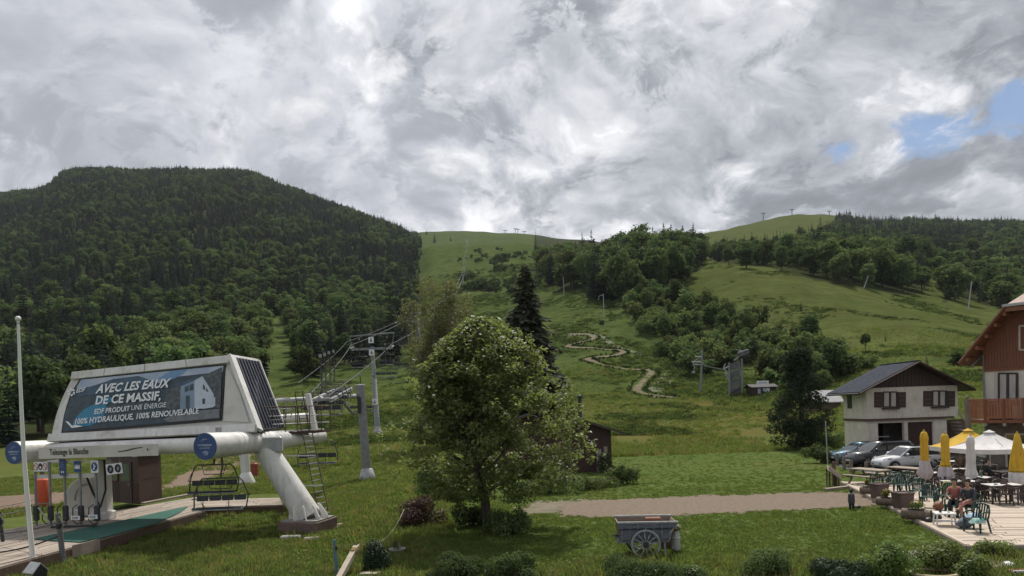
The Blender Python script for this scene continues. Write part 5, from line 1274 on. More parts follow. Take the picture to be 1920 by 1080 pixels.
def make_hanging_sign():
    Y = 27.6; c = P(214, 879, Y); s = Y / F; t = thing('safety_sign', 'tilted white board with two dark round symbols beside the cabin', 'sign', c)
    uu = V((cos(.10), 0, sin(.10))); vv = V((-sin(.10), 0, cos(.10))); n = V((0, -1, 0)); m = B(); prism_dir(m, V((0, 0, 0)), uu, vv, V((0, 1, 0)), 30 * s, 20 * s, print_white); m.build('board', t)
    m = B()
    for dx in (-7, 7):
        m.poly([n * .006 + uu * (dx * s + 6 * s * cos(a)) + vv * 8 * s * sin(a) for a in [2 * pi * i / 18 for i in range(18)]], black_sign)
        m.poly([n * .012 + uu * (dx + a) * s + vv * b * s for a, b in ((-2, -4), (1, -4), (3, 1), (1, 4), (-1, 2))], pm_cap)
    m.build('symbols', t)
    m = B(); m.tube([(-.2, .05, .15), (-.2, .05, .62)], .02, galv, 5); m.tube([(.2, .05, .15), (.2, .05, .62)], .02, galv, 5); m.build('bracket', t)
make_hanging_sign()
def make_pad():
    c = G(82, 952); s = c.y / F; m = B(); orange = pm('orange_foam', (.55, .085, .03), (.46, .07, .025), 2, .6, dirt=(.2, .05, .03))
    m.lathe([(.0, 0), (11 * s, 0.0), (11.6 * s, .1), (11.4 * s, 52 * s), (10 * s, 54 * s), (0, 54 * s)], orange, n=18); t = thing('crash_pad', 'bright orange padded post behind the boarding gates', 'padded post', c); m.build('pad', t)
    m = B(); m.tube([(0, 0, 50 * s), (0, 0, 60 * s)], .05, galv, 6); m.lathe([(11.8 * s, 8 * s), (11.9 * s, 10 * s)], galv_lt, n=18); m.build('post', t)
make_pad()

# ------------------------------------------------------------------ boarding deck with green mat
def deck_quads(A, Bc, C, D, rows, cols, mat, parent, th=.05, gap=.012, rn=None, name='plank', lenjit=.15):
    """boards running A->B, laid side by side from A towards D"""
    for j in range(rows):
        t0, t1 = j / rows, (j + 1) / rows; cuts = [0] + sorted([(i + rnd.uniform(-lenjit, lenjit)) / cols for i in range(1, cols)]) + [1]
        for i in range(cols):
            s0, s1 = cuts[i], cuts[i + 1]; g = gap / max((D - A).length, .1); gs = gap / (Bc - A).length; zo = V((0, 0, rnd.uniform(-.008, .008)))
            p = [bil(A, Bc, C, D, s0 + gs, t0 + g) + zo, bil(A, Bc, C, D, s1 - gs, t0 + g) + zo, bil(A, Bc, C, D, s1 - gs, t1 - g) + zo, bil(A, Bc, C, D, s0 + gs, t1 - g) + zo]
            m = B(); m.hexa([x - V((0, 0, th)) for x in p], p, mat); m.build(name, parent, True)
def make_deck():
    z = .45; A, Bq, Cq, Dq = PZ(-70, 1082, z), PZ(383, 957, z), PZ(372, 931, z), PZ(-70, 1006, z)
    t = thing('boarding_deck', 'weathered wooden boarding deck under the lift station', 'deck', V((A.x, A.y, 0)))
    deck_quads(A, Bq, Cq, Dq, 24, 5, wood_old, t)
    A2, B2, C2, D2 = PZ(384, 951, z - .03), PZ(532, 946, z - .03), PZ(524, 933, z - .03), PZ(372, 936, z - .03)
    deck_quads(A2, B2, C2, D2, 9, 3, wood_old, t)
    m = B()
    for a, b in ((A, Bq), (A2, B2)): m.beam(a - V((0, 0, .22)), b - V((0, 0, .22)), .12, .34, wood_brown)
    for i in range(9):
        p = A.lerp(Bq, (i + .5) / 9); m.beam(p - V((0, -.15, .1)), p - V((0, -.15, .6)), .14, .14, wood_brown)
    m.build('edge_beam', t, True)
    m = B(); zz = V((0, 0, .02)); mm = [(64, 1012), (112, 1001), (200, 984), (262, 970), (330, 955), (352, 951), (338, 962), (290, 984), (240, 997), (184, 1012), (150, 1018), (110, 1016)]
    m.prism([PZ(x, y, z) + zz for x, y in mm], (0, 0, .022), matgreen); c = PZ(200, 1000, z + .02); m.solo('floor_mat', 'long dark green carpet mat lying on the boarding deck', 'mat', c, world=True)
    # dark turf strip and pale kerb board at the back of the deck
    m = B(); m.beam(PZ(268, 944, z + .06), PZ(372, 924, z + .06), .25, .10, wood_old); t2 = m.solo('kerb_board', 'pale long board lying along the back edge of the boarding deck', 'board', PZ(268, 944, z), world=True)
    a, b = PZ(136, 1046, .12), PZ(172, 1036, .12); m = B(); m.hexa([a, b, b + V((.1, .35, 0)), a + V((.1, .35, 0))], [x + V((0, 0, .42)) for x in (a, b, b + V((.1, .35, 0)), a + V((.1, .35, 0)))], wood_old); m.solo('board_box', 'small grey board box at the front edge of the deck', 'box', a, world=True)
matgreen = pm('green_carpet', (.018, .085, .062), (.024, .105, .078), 1.2, .95, bump=.15, dirt=(.07, .11, .075), dscale=.5)
make_deck()
def make_rope_posts():
    sp = []
    for px, py, hpx, lab in ((117, 1046, 84, 'thick grey post with a strap at the front edge of the deck'), (6, 1026, 66, 'thin dark post at the left edge of the deck')):
        p = PZ(px, py, .25); s = p.y / F; t = thing('rope_post', lab, 'post', p); h = hpx * s
        m = B(); m.tube([(.03, 0, -.2), (-.10, 0, h)], .085 if px > 50 else .06, dark_steel if px < 50 else galv_post, 12); m.build('post', t)
        m = B(); m.lathe([(.10, h * .66), (.11, h * .7), (.10, h * .76)], black, (-.07, 0, 0), 12); m.tube([(-.02, -.1, h * .95), (.14, -.12, h * .75), (.06, -.1, h * .6)], .022, rope_m, 6); m.build('strap', t)
        sp.append((p, h))
    (p0, h0), (p1, h1) = sp
    def sag(a, b, s, r, lab, mat=rope_m):
        n = 14; m = B(); m.tube([a.lerp(b, i / n) - V((0, 0, s * 4 * (i / n) * (1 - i / n))) for i in range(n + 1)], r, mat, 5); m.solo('rope', lab, 'rope', a, world=True)
    sag(p0 + V((-.06, 0, h0 * .80)), P(-30, 1003, 25.5), .10, .022, 'upper dark rope running left from the grey deck post', black)
    sag(p0 + V((-.06, -.05, h0 * .50)), P(-30, 1038, 22.5), .12, .028, 'lower dark rope sagging left from the grey deck post', black)
    sag(P(-20, 952, 30), P(70, 935, 33), .05, .02, 'thin grey rope above the reddish track at the left edge')
    sag(P(-20, 968, 28), P(66, 950, 30), .06, .02, 'second thin grey rope at the left edge behind the flagpole')
    g0, g1 = G(178, 1032), G(340, 1083); m = B(); n = 12; m.tube([V((0, 0, .05)) + g0.lerp(g1, i / n) + V((0, 0, .03 * sin(i * 2.1))) for i in range(n + 1)], .014, rope_lt, 5); m.solo('rope', 'thin pale rope lying across the grass below the deck', 'rope', g0, world=True)
    g0, g1 = G(430, 978), G(575, 958); m = B(); m.tube([V((0, 0, .06)) + g0.lerp(g1, i / n) for i in range(n + 1)], .012, rope_lt, 5); m.solo('rope', 'thin pale rope on the grass between hanging chair and leaning leg', 'rope', g0, world=True)
galv_post = pm('dull_grey_post', (.14, .14, .145), (.10, .10, .105), 3, .6, .2)
rope_lt = pm('pale_rope', (.30, .32, .22), (.22, .25, .16), 8, .9)
make_rope_posts()
def make_flagpole():
    p = G(64, 1070); s = p.y / F; t = thing('flagpole', 'tall slender white pole with a ball on top at the left', 'flagpole', p); top = P(34, 601, p.y - .3) - p; mid = P(44, 840, p.y - .1) - p
    m = B(); ps = resample([V((0, 0, -.1)), mid, top], 8); m.tube(ps, [.085 - .048 * i / 16 for i in range(17)], white_clean, 14); m.build('pole', t)
    m = B(); m.ball(top + V((0, 0, .06)), .085, white_clean, 16, 10); m.build('ball', t); m = B(); m.lathe([(.03, -.06), (.045, -.05), (.045, -.02), (.03, 0)], galv_lt, top + V((0, 0, -.05)), 12); m.build('collar', t)
make_flagpole()
def make_lantern():
    Y = 19.6; c = P(68, 1085, Y); s = Y / F; t = thing('house_lantern', 'little dark house shaped lantern with yellow panes at the foot of the flagpole', 'lantern', c)
    w, d = 30 * s, .36; R = rotz(-.5); m = B(); m.hexa([R @ V(p) for p in ((-w / 2, -d / 2, -.3), (w / 2, -d / 2, -.3), (w / 2, d / 2, -.3), (-w / 2, d / 2, -.3))], [R @ V(p) for p in ((-w / 2, -d / 2, .22), (w / 2, -d / 2, .22), (w / 2, d / 2, .22), (-w / 2, d / 2, .22))], black); m.build('body', t)
    m = B(); m.prism([R @ V(p) for p in ((-w / 2, -d / 2 + .01, .22), (-w / 2, d / 2 - .01, .22), (-w / 2, 0, .42))], R @ V((w, 0, 0)), black); m.build('gable', t)
    for sg in (-1, 1): m = B(); m.hexa([R @ V(p) for p in ((-w * .58, sg * d * .62, .18), (w * .58, sg * d * .62, .18), (w * .58, 0, .44), (-w * .58, 0, .44))][::1 if sg < 0 else -1], [R @ V(p) for p in ((-w * .58, sg * d * .62, .21), (w * .58, sg * d * .62, .21), (w * .58, 0, .47), (-w * .58, 0, .47))][::1 if sg < 0 else -1], galv_lt); m.build('roof_panel', t)
    yel = pm('yellow_pane', (.55, .47, .22), (.48, .40, .18), 3, .3)
    for i, x in enumerate((-.28, .02, .32)):
        m = B(); m.box(R @ V((x * w, -d / 2 - .008, .08)), (w * .2, .012, .13), yel, R); m.build('pane', t)
    m = B(); m.box(R @ V((-w / 2 - .008, 0, .08)), (.012, d * .5, .13), yel, R); m.build('pane', t)
    m = B(); q = G(68, 1100); m.tube([(0, 0, -.3), (0, 0, q.z - c.z - .1)], .05, wood_brown, 8); m.build('stand', t)
make_lantern()

# ------------------------------------------------------------------ lift chairs, pylons, ropes
seat_dk = pm('dark_seat_pad', (.035, .042, .05), (.026, .031, .038), 3, .55)
chair_steel = pm('chair_steel', (.075, .072, .07), (.05, .048, .047), 3, .5, .3)
def make_chair():
    t = thing('lift_chair', 'x', 'lift chair'); w = 1.0
    m = B(); m.tube([(-w, -.42, .02), (-w * 1.04, -.1, .06), (-w * 1.08, .05, .5), (-w * .88, .05, 1.05), (-w * .74, .05, 1.2), (w * .74, .05, 1.2), (w * .88, .05, 1.05), (w * 1.08, .05, .5), (w * 1.04, -.1, .06), (w, -.42, .02)], .030, chair_steel, 8); m.build('frame', t)
    m = B(); m.tube([(-.55, .05, 1.2), (-.42, 0, .78), (.42, 0, .78), (.55, .05, 1.2)], .020, chair_steel, 6); m.build('inner_frame', t)
    m = B(); m.tube([(-w * .92, -.1, .86), (-w * .9, -.55, .55), (w * .9, -.55, .55), (w * .92, -.1, .86)], .018, chair_steel, 6); sb = m.build('safety_bar', t)
    for x in (-.5, .5): m = B(); m.tube([(x, -.55, .55), (x, -.60, -.2), (x - .25, -.62, -.25), (x + .25, -.62, -.25)], .016, chair_steel, 6); m.build('footrest', sb)
    for i in range(4):
        x = -.75 + .5 * i; m = B(); m.bbox((x, -.22, .02), (.47, .44, .06), seat_dk, .03); m.build('seat', t)
        m = B(); m.bbox((x, .05, .40), (.47, .05, .22), seat_dk, .03, Matrix.Rotation(-.15, 3, 'X')); m.build('backrest', t)
    m = B(); m.tube([(-w, .0, .0), (w, .0, .0)], .028, chair_steel, 6); m.tube([(-w, -.40, -.03), (w, -.40, -.03)], .028, galv_lt, 6); m.build('seat_beam', t)
    m = B(); m.tube([(0, .05, 1.2), (.0, .1, 1.4), (.0, .25, 1.6), (.0, .25, 3.0), (.0, .05, 3.15)], .042, chair_steel, 8); hg = m.build('hanger', t)
    m = B(); m.box((0, 0, 3.18), (.12, .35, .18), galv); m.build('grip', hg)
    return t
CH = make_chair()
used = []
def put_chair(px, py, Y, s, rz, label, group, hang=True, world=None):
    """px, py: middle of the seat"""
    o = CH if not used else dup(CH); used.append(o); p = P(px, py, Y) if world is None else world
    o.location = p; o.rotation_euler = (0, 0, rz); o.scale = (s,) * 3; o['label'] = label; o['group'] = group; return o
g1 = 'lift chairs at the valley station'
put_chair(415, 952, 26.2, .93, .05, 'nearest lift chair hanging below the big blue capped tube', g1)
put_chair(402, 922, 28.6, .93, .02, 'second lift chair close behind the nearest one', g1)
put_chair(596, 868, 36.0, .95, .12, 'lift chair hanging behind the yellowish ladder', g1)
for i, (px, py, Y) in enumerate(((604, 778, 35.5), (612, 768, 38.0), (620, 757, 41.0), (628, 747, 44.5))):
    put_chair(px, py, Y, .95, .15, ['first', 'second', 'third', 'last'][i] + ' of the chairs parked on the storage rail, counted from the station', g1)
put_chair(677, 772, 57.0, .95, .1, 'lift chair half hidden behind the steel gantry post', g1)
put_chair(675, 689, 90.0, 1.15, .1, 'lift chair hanging just left of the lift pylon', g1)
put_chair(727, 684, 92.0, 1.15, .1, 'lift chair hanging just right of the lift pylon', g1)
put_chair(724, 708, 66.0, 1.0, .1, 'dark seated lift chair below the right end of the crossarm', g1)
put_chair(764, 648, 105., 1.2, .1, 'lift chair in front of the dark wood right of the pylon', g1)
put_chair(755, 690, 86., 1.15, .1, 'lift chair partly behind the birch tree leaves', g1)
def pylon(base, top, arm, label, s=1.0, frame_=True, group=None):
    t = thing('lift_pylon', label, 'pylon', base, 0, group); H = top - base; r = .40 * s
    m = B(); m.tube([(0, 0, -.3), H * .33, H * .331, H * .66, H * .661, H], [r, r * .92, r * .86, r * .8, r * .74, r * .64], galv, 14); post = m.build('mast', t)
    m = B(); m.lathe([(r * 1.9, 0), (r * 1.9, .12), (r * 1.1, .5), (r, 1.0)], galv_lt, n=12); m.build('foot', t)
    for f in (.34, .67): m = B(); m.lathe([(r * 1.0, -.06), (r * 1.12, -.05), (r * 1.12, .05), (r * .95, .06)], galv_lt, H * f, 14); m.build('flange', post)
    a, b = H + V((-arm, 0, -.3)), H + V((arm, 0, -.3)); m = B(); m.beam(a, b, .30 * s, .34 * s, galv); ca = m.build('crossarm', t)
    if frame_:
        m = B(); u = 1.9 * s
        m.tube([a + V((.1, 0, .1)), a + V((-.35, 0, u)), b + V((.25, 0, u + .3)), b + V((-.1, 0, .1))], .075 * s, galv, 6); m.tube([a + V((-.3, .8, u)), b + V((.2, .8, u + .3))], .05, galv, 5); m.build('rescue_frame', t)
    for e, sg in ((a, -1), (b, 1)):
        m = B(); m.beam(e + V((0, -1.1 * s, .05)), e + V((0, 1.1 * s, .42)), .14, .2, galv_lt); sh = m.build('sheave_train', ca)
        for k in range(6): pass
        m = B(); m.tube([e + V((-.25 * sg, -1.3 * s, -.25)), e + V((-.25 * sg, 1.3 * s, .15))], .04, galv, 5); m.build('catwalk', ca)
    return t, ca
base1 = G(708, 812); top1 = P(698, 650, base1.y); arm1 = 38 * base1.y / F
py1, ca1 = pylon(base1, top1, arm1, 'tall grey lift pylon with a wide crossarm behind the station')
def plates(root, H, base):
    for f, dz in ((1.0, .9), (.93, 0), (.36, 0)):
        m = B(); p = V(H) * f + V((-.05, -.45, dz)); m.box(p, (.75, .04, .85), print_white); o = m.build('number_plate', root)
        m = B(); text_mb(m, '6', black_sign, lambda x, y: p + V((x - .16, -.025, y * .75 - .26)), 1.0, 0, .02, .32); m.build('digit', o)
plates(py1, top1 - base1, base1)
LR = [P(584, 736, 33), top1 + V((-arm1, -.6, .25)), P(768, 597, 170), P(838, 560, 300), P(866, 515, 520), P(872, 470, 800), P(875, 447, 960)]
RR = [P(616, 742, 33), top1 + V((arm1, -.6, .25)), P(802, 604, 170), P(850, 560, 300), P(870, 515, 520), P(875, 470, 800), P(877, 447, 960)]
def rope_run(pts, r, label, name='haul_rope'):
    m = B(); out = []
    for a, b in zip(pts, pts[1:]):
        n = 8; L = (b - a).length
        for i in range(n): f = i / n; out.append(a.lerp(b, f) - V((0, 0, L * .0035 * 4 * f * (1 - f))))
    out.append(pts[-1]); m.tube(out, [r * min(max(1, p.y / 60), 4) for p in out], cable_m, 5); return m.solo(name, label, 'cable', pts[0], world=True), out
_, lp = rope_run(LR, .024, 'left hand steel rope running up from the station over the pylon')
_, rp = rope_run(RR, .024, 'right hand steel rope running up from the station over the pylon')
rope_run([p + V((-.7, .3, .5)) for p in LR[:3]], .016, 'thin second cable close above the left hand rope', 'signal_cable')
for k, (l, r) in enumerate(zip(LR[2:], RR[2:])):
    mid = (l + r) / 2; b = gv(mid.x, mid.y); pylon(b, V((mid.x, mid.y, mid.z + .2)), max((r - l).length / 2, 2.8), ['grey lift pylon behind the birch tree', 'grey lift pylon on the slope above the birch', 'distant lift pylon halfway up the ski slope', 'distant lift pylon near the top of the ski slope', 'topmost lift pylon at the edge of the upper slope'][k], 1.0, True, 'lift pylons up the ski slope')
for k in range(7):
    for ln, nm in ((lp, 'left'), (rp, 'right')):
        f = 17 + k * 4.3 + (1.5 if nm == 'left' else 0); i = int(f); p = ln[i].lerp(ln[min(i + 1, len(ln) - 1)], f - i)
        put_chair(0, 0, 0, 1.1, .1, 'small distant lift chair on the %s rope up the ski slope' % nm, 'distant lift chairs on the %s rope' % nm, world=p - V((0, 0, 3.3)))
def make_gantry():
    b = G(689, 899); tp = P(675, 721, b.y) - b; t = thing('gantry_post', 'thick grey steel post with a side arm right of the station', 'post', b); r = 8.0 * b.y / F
    m = B(); m.tube([(0, 0, -.1), tp], [r * 1.06, r * .95], galv, 16); m.build('post', t)
    m = B(); m.lathe([(r * 2.0, 0), (r * 2.0, .10), (r * 1.3, .75), (r * 1.05, .8)], galv_lt, n=10); m.build('foot', t)
    for i in range(6): a = i * pi / 3; m = B(); m.tube([(r * 1.75 * cos(a), r * 1.75 * sin(a), .1), (r * 1.75 * cos(a), r * 1.75 * sin(a), .24)], .05, dark_steel, 6); m.build('bolt', t)
    m = B(); m.lathe([(r * 1.05, -.06), (r * 1.1, 0), (0, .03)], white_clean, tp, 16); m.build('cap', t)
    a, c = P(668, 742, b.y) - b, P(598, 748, 36.5) - b; m = B(); m.tube([a, c], .14, galv_lt, 10); m.build('arm', t)
    m = B(); m.tube([P(662, 776, b.y) - b, P(642, 752, b.y - 1.5) - b], .09, galv, 8); m.build('brace', t)
    m = B(); m.box(P(676, 760, b.y) - b + V((0, -.35, 0)), (.22, .3, 1.1), dark_steel); m.build('bracket', t)
make_gantry()
def make_rail():
    a, b = P(600, 752, 34), P(646, 729, 47); m = B(); t = thing('storage_rail', 'pale steel storage rail carrying the row of parked chairs', 'rail', a)
    for o in (V((-.5, 0, 0)), V((.5, 0, 0))): m = B(); m.beam(a + o, b + o, .12, .16, galv_lt); m.build('rail', t, True)
    for i in range(5):
        c = a.lerp(b, i / 4); m = B(); m.beam(c + V((-.7, 0, .05)), c + V((.7, 0, .05)), .1, .1, galv); m.build('crossbar', t, True)
make_rail()
def make_thin_post(px, py, top, label):
    b = G(px, py); h = (py - top) * b.y / F; t = thing('white_column', label, 'column', b); m = B(); m.tube([(0, 0, 0), (-.1, 0, h)], [.30, .34], white, 14); m.build('shaft', t); m = B(); m.lathe([(.62, 0), (.62, .12), (.36, .7), (.32, .8)], white_clean, n=10); m.build('foot', t)
make_thin_post(462, 906, 838, 'white round column with a flared foot behind the hanging chairs')
c = G(478, 894); m = B(); m.bbox((0, 0, .55), (.5, .5, 1.1), pm('red_pad', (.25, .05, .03), (.2, .04, .03), 2, .6), .08); m.solo('red_pad', 'short red padded block behind the leaning leg', 'pad', c)
c = G(85, 830, 20); b = P(85, 826, 60); b.z = gz(b.x, b.y); t = thing('info_board', 'brown wooden notice board with a white sheet left of the hood', 'notice board', b)
m = B(); m.beam((-.35, 0, 0), (-.35, 0, 3.2 + .0), .32, .2, wood_brown); m.build('post', t); m = B(); m.beam((1.6, 0, 0), (1.6, 0, 2.9), .2, .2, wood_brown); m.build('post', t); m = B(); m.box((.6, -.05, 2.3), (.9, .06, 1.9), print_white); m.build('sheet', t); m = B(); m.beam((-.4, 0, 3.2), (1.8, 0, 3.2), .25, .2, wood_brown); m.build('top_beam', t)
b.z = 0

# ------------------------------------------------------------------ old cart, milk can, shed, gable house, chalet
cart_blue = pm('faded_blue_wood', (.255, .270, .320), (.15, .165, .22), 5, .85, stretch=(1, 5, 5), bump=.3, dirt=(.20, .17, .15), dscale=2.2)
cart_in = pm('brown_bare_boards', (.21, .155, .115), (.14, .10, .075), 5, .85, stretch=(1, 6, 6), bump=.3)
wheel_m = pm('grey_wheel_wood', (.34, .35, .34), (.23, .235, .23), 6, .85, bump=.2)
iron = pm('old_iron', (.05, .05, .06), (.035, .035, .042), 6, .7, .3)
def make_cart():
    p = G(1207, 1040); s = p.y / F; t = thing('farm_cart', 'old two wheeled wooden cart with faded blue side boards on the lawn', 'cart', p, -.06)
    zb, zt = 34 * s, 66 * s; x0, x1 = -44 * s, 44 * s; yn, yf = -.42, .52
    def side(yb, yt, nm, sg):
        for k, (a, b) in enumerate(((0, .30), (.31, .62), (.64, 1.0))):
            ya, y2 = yb + (yt - yb) * a, yb + (yt - yb) * b; za, z2 = zb + (zt - zb) * a, zb + (zt - zb) * b; e0, e1 = (x0 - .06 * b, x1 + .20 * b) if k == 2 else (x0, x1 + .12 * a)
            m = B(); m.hexa([V((e0, ya - .02, za)), V((e1, ya - .02, za)), V((e1, ya + .02, za)), V((e0, ya + .02, za))], [V((e0 - .02, y2 - .02, z2)), V((e1 + .05, y2 - .02, z2)), V((e1 + .05, y2 + .02, z2)), V((e0 - .02, y2 + .02, z2))], cart_blue if sg < 0 else cart_in); m.build('side_board', t)
        for i in range(7):
            x = x0 + .03 + (x1 - x0 - .02) * i / 6; m = B(); m.beam((x, yb + sg * .035, zb - .03), (x, yt + sg * .045, zt + .02), .055, .04, cart_blue, V((0, 1, 0))); m.build('batten', t)
        m = B(); m.beam((x0 - .10, yt + sg * .02, zt + .015), (x1 + .26, yt + sg * .02, zt + .0), .09, .05, wheel_m); m.build('top_rail', t)
        m = B(); m.beam((x0 - .02, yb + (yt - yb) * .63 + sg * .04, zb + (zt - zb) * .63), (x1 + .1, yb + (yt - yb) * .63 + sg * .04, zb + (zt - zb) * .63), .05, .05, iron); m.build('strap', t)
    side(yn, yn - .16, 'near', -1); side(yf, yf + .14, 'far', 1)
    for x, xt in ((x0, x0 - .06), (x1, x1 + .24)):
        m = B(); m.hexa([V((x - .02, yn, zb)), V((x + .02, yn, zb)), V((x + .02, yf, zb)), V((x - .02, yf, zb))], [V((xt - .02, yn - .14, zt - .04)), V((xt + .02, yn - .14, zt - .04)), V((xt + .02, yf + .12, zt - .04)), V((xt - .02, yf + .12, zt - .04))], cart_in); m.build('end_board', t)
    for i in range(5):
        y0 = yn + (yf - yn) * i / 5; m = B(); m.hexa([V((x0, y0, zb - .03)), V((x1, y0, zb - .03)), V((x1, y0 + .18, zb - .03)), V((x0, y0 + .18, zb - .03))], [V((x0, y0, zb)), V((x1, y0, zb)), V((x1, y0 + .18, zb)), V((x0, y0 + .18, zb))], cart_in); m.build('floor_board', t)
    for y in (yn + .1, yf - .1): m = B(); m.beam((x0 - .12, y, zb - .07), (x1 + .02, y, zb - .07), .09, .09, cart_blue); m.build('chassis_beam', t)
    m = B(); m.bbox((x1 * .45, (yn + yf) / 2, zt + .0), (.48, .24, .10), pm('rust_brown_board', (.24, .11, .06), (.18, .085, .05), 5, .85)); m.build('loose_board', t)
    R_ = 26.5 * s
    for y, nm in ((yn - .20, 0), (yf + .16, 1)):
        m = B(); m.lathe([(R_ - .055, -.03), (R_, -.03), (R_ + .012, 0), (R_, .03), (R_ - .055, .03), (R_ - .055, -.03)], wheel_m, (0, y, R_), 36, True, Matrix.Rotation(pi / 2, 3, 'X')); w = m.build('wheel', t)
        m = B(); m.tube([(0, y - .10, R_), (0, y - .06, R_), (0, y + .06, R_)], [.06, .085, .085], iron, 14); m.build('hub', w)
        for i in range(12):
            a = 2 * pi * i / 12 + .1; m = B(); m.tube([(.06 * cos(a), y, R_ + .06 * sin(a)), ((R_ - .04) * cos(a), y, R_ + (R_ - .04) * sin(a))], [.020, .016], wheel_m, 6); m.build('spoke', w)
    m = B(); m.tube([(0, yn - .2, R_), (0, yf + .16, R_)], .035, iron, 8); m.beam((0, yn, R_ + .05), (0, yf, R_ + .05), .1, .1, cart_blue); m.beam((0, yn + .05, R_), (0, yn + .05, zb), .1, .1, cart_blue); m.beam((0, yf - .05, R_), (0, yf - .05, zb), .1, .1, cart_blue); m.build('axle', t)
    m = B(); m.tube([(x0 - .05, yn, zb + .12), (x0 - .22, yn, zb + .16), (x0 - .24, yn, zb + .10)], .025, iron, 6); m.build('hook', t)
    for x in (x0 + .1,): m = B(); m.tube([(x, yf - .1, zb), (x + .15, yf - .1, .28), (x + .35, yf - .1, .02)], .035, iron, 6); m.build('prop', t)
    m = B(); m.beam((x1 - .12, yn + .1, zb), (x1 - .12, yn + .1, 0), .06, .06, wheel_m); m.build('prop', t)
make_cart()
def make_can():
    p = G(1268, 1033); s = p.y / F; h = 46 * s; r = 8.2 * s; t = thing('milk_can', 'grey metal milk can planted with cream flowers beside the cart', 'milk can', p)
    m = B(); m.lathe([(0, 0), (r, 0), (r * 1.04, .02), (r, .05), (r, h * .60), (r * .98, h * .66), (r * .62, h * .80), (r * .62, h * .86), (r * .82, h * .93), (r * .7, h * .93), (r * .5, h * .8)], galv_lt, n=20); m.build('body', t)
    m = B(); m.lathe([(r * 1.02, h * .54), (r * 1.06, h * .56), (r * 1.02, h * .60)], white_clean, n=20); m.build('band', t)
    for sg in (-1, 1): m = B(); m.tube([(sg * r * .7, 0, h * .84), (sg * r * 1.25, 0, h * .82), (sg * r * 1.2, 0, h * .68), (sg * r * .9, 0, h * .66)], .012, galv, 6); m.build('handle', t)
    rng = np.random.default_rng(3); lb = [(np.array([0, 0, h * .98]), np.array([r * 1.2, r * 1.2, .10]))]; C, D = crown_points(rng, 260, lb, .2); v, q = leaf_quads(C, D + [0, 0, .5], np.full(260, .07), np.full(260, .05), rng); link('flowers', np_mesh('flowers', v, q, [lf_flower]), t)['kind'] = 'stuff'
    C, D = crown_points(rng, 260, lb, .2); v, q = leaf_quads(C - [0, 0, .03], D, np.full(260, .09), np.full(260, .05), rng); link('foliage', np_mesh('foliage', v, q, [lf_bsh]), t)['kind'] = 'stuff'
    p = G(1250, 1028); m = B(); m.bbox((0, .1, .24), (.34, .34, .48), wood_brown, .02); m.solo('wooden_block', 'brown wooden block under the tail of the cart beside the milk can', 'block', p)
make_can()
def make_shed():
    Y = 49.0; c = P(1148, 888, Y); c.z = 0; l = P(900, 888, Y); l.z = 0; t = thing('wooden_shed', 'dark brown wooden shed with a stove pipe behind the lawn tree', 'shed', c)
    ze, zr = 2.9, 4.55; d = V((.3, 6, 0)); ap = (l + c) / 2; L, C_ = l, c
    up = lambda p, z: V((p.x, p.y, z))
    m = B(); m.poly([L, C_, up(C_, ze), up(ap, zr), up(L, ze)], maroon); m.poly([C_, C_ + d, up(C_ + d, ze), up(C_, ze)], maroon); m.poly([L + d, L, up(L, ze), up(L + d, ze)], maroon); m.poly([C_ + d, L + d, up(L + d, ze), up(ap + d, zr), up(C_ + d, ze)], maroon); m.build('wall', t, True)
    for i in range(44):
        x = (i + .5) / 44; p = L.lerp(C_, x); h = ze + (zr - ze) * (1 - abs(2 * x - 1)) - .06; m = B(); m.beam(p + V((0, -.015, .02)), up(p, h) + V((0, -.015, 0)), .20, .03, maroon, V((0, 1, 0))); m.build('plank', t, True)
    for a, sg in ((C_, 1), (L, -1)):
        e = up(a, ze) + V((sg * .9, -.8, -.18 * 1)); r0 = up(ap, zr) + V((0, -.8, .12)); e.z = ze - .9 * (zr - ze) / ((c.x - l.x) / 2) + .12; dd = V((.3, 7.4, 0)); m = B()
        q = [r0, e, e + dd, r0 + dd]; q = q if sg < 0 else [r0, r0 + dd, e + dd, e]; q = [e, r0, r0 + dd, e + dd] if sg < 0 else [r0, e, e + dd, r0 + dd]
        m.hexa([x - V((0, 0, .14)) for x in q], q, roof_dk); m.build('roof_panel', t, True)
        m = B(); m.beam(r0 - V((0, .02, .12)), e - V((0, .02, .12)), .05, .22, wood_brown, V((0, 1, 0))); m.build('verge_board', t, True)
    b = P(1087, 770, Y + 1.5); m = B(); m.tube([b - V((0, 0, .5)), P(1087, 745, Y + 1.5)], .14, dark_steel, 12); pipe = m.build('stove_pipe', t, True)
    m = B(); m.lathe([(.2, -.05), (.24, 0), (.05, .14), (0, .15)], dark_steel, P(1087, 744, Y + 1.5), 12); m.build('cowl', pipe, True)
    m = B(); p = L.lerp(C_, .955) + V((0, -.06, .9)); m.box(p, (.25, .05, 1.7), wood_old); m.build('door_post', t, True)
    m = B(); p = L.lerp(C_, .90) + V((0, -.3, .0)); m.box(p + V((0, 0, .8)), (.32, .3, 1.6), white_grubby); m.solo('white_water_butt', 'narrow pale container leaning at the shed wall', 'container', p, world=True)
roof_dk = pm('dark_roofing', (.052, .048, .050), (.036, .034, .036), 3, .8, bump=.2)
white_grubby = pm('grubby_white', (.30, .27, .25), (.20, .17, .15), 3, .7)
make_shed()
plaster = pm('cream_plaster', (.70, .645, .57), (.62, .57, .50), 2.0, .9, bump=.15, dirt=(.40, .36, .31), dscale=.5, streak=.35)
plaster2 = pm('white_plaster', (.64, .60, .54), (.57, .53, .47), 2.0, .9, bump=.15, dirt=(.42, .38, .33), dscale=.5)
slate = pm('blue_grey_slate', (.055, .060, .076), (.040, .044, .057), 2.2, .85, spec=.04, bump=.1, rand=.10)
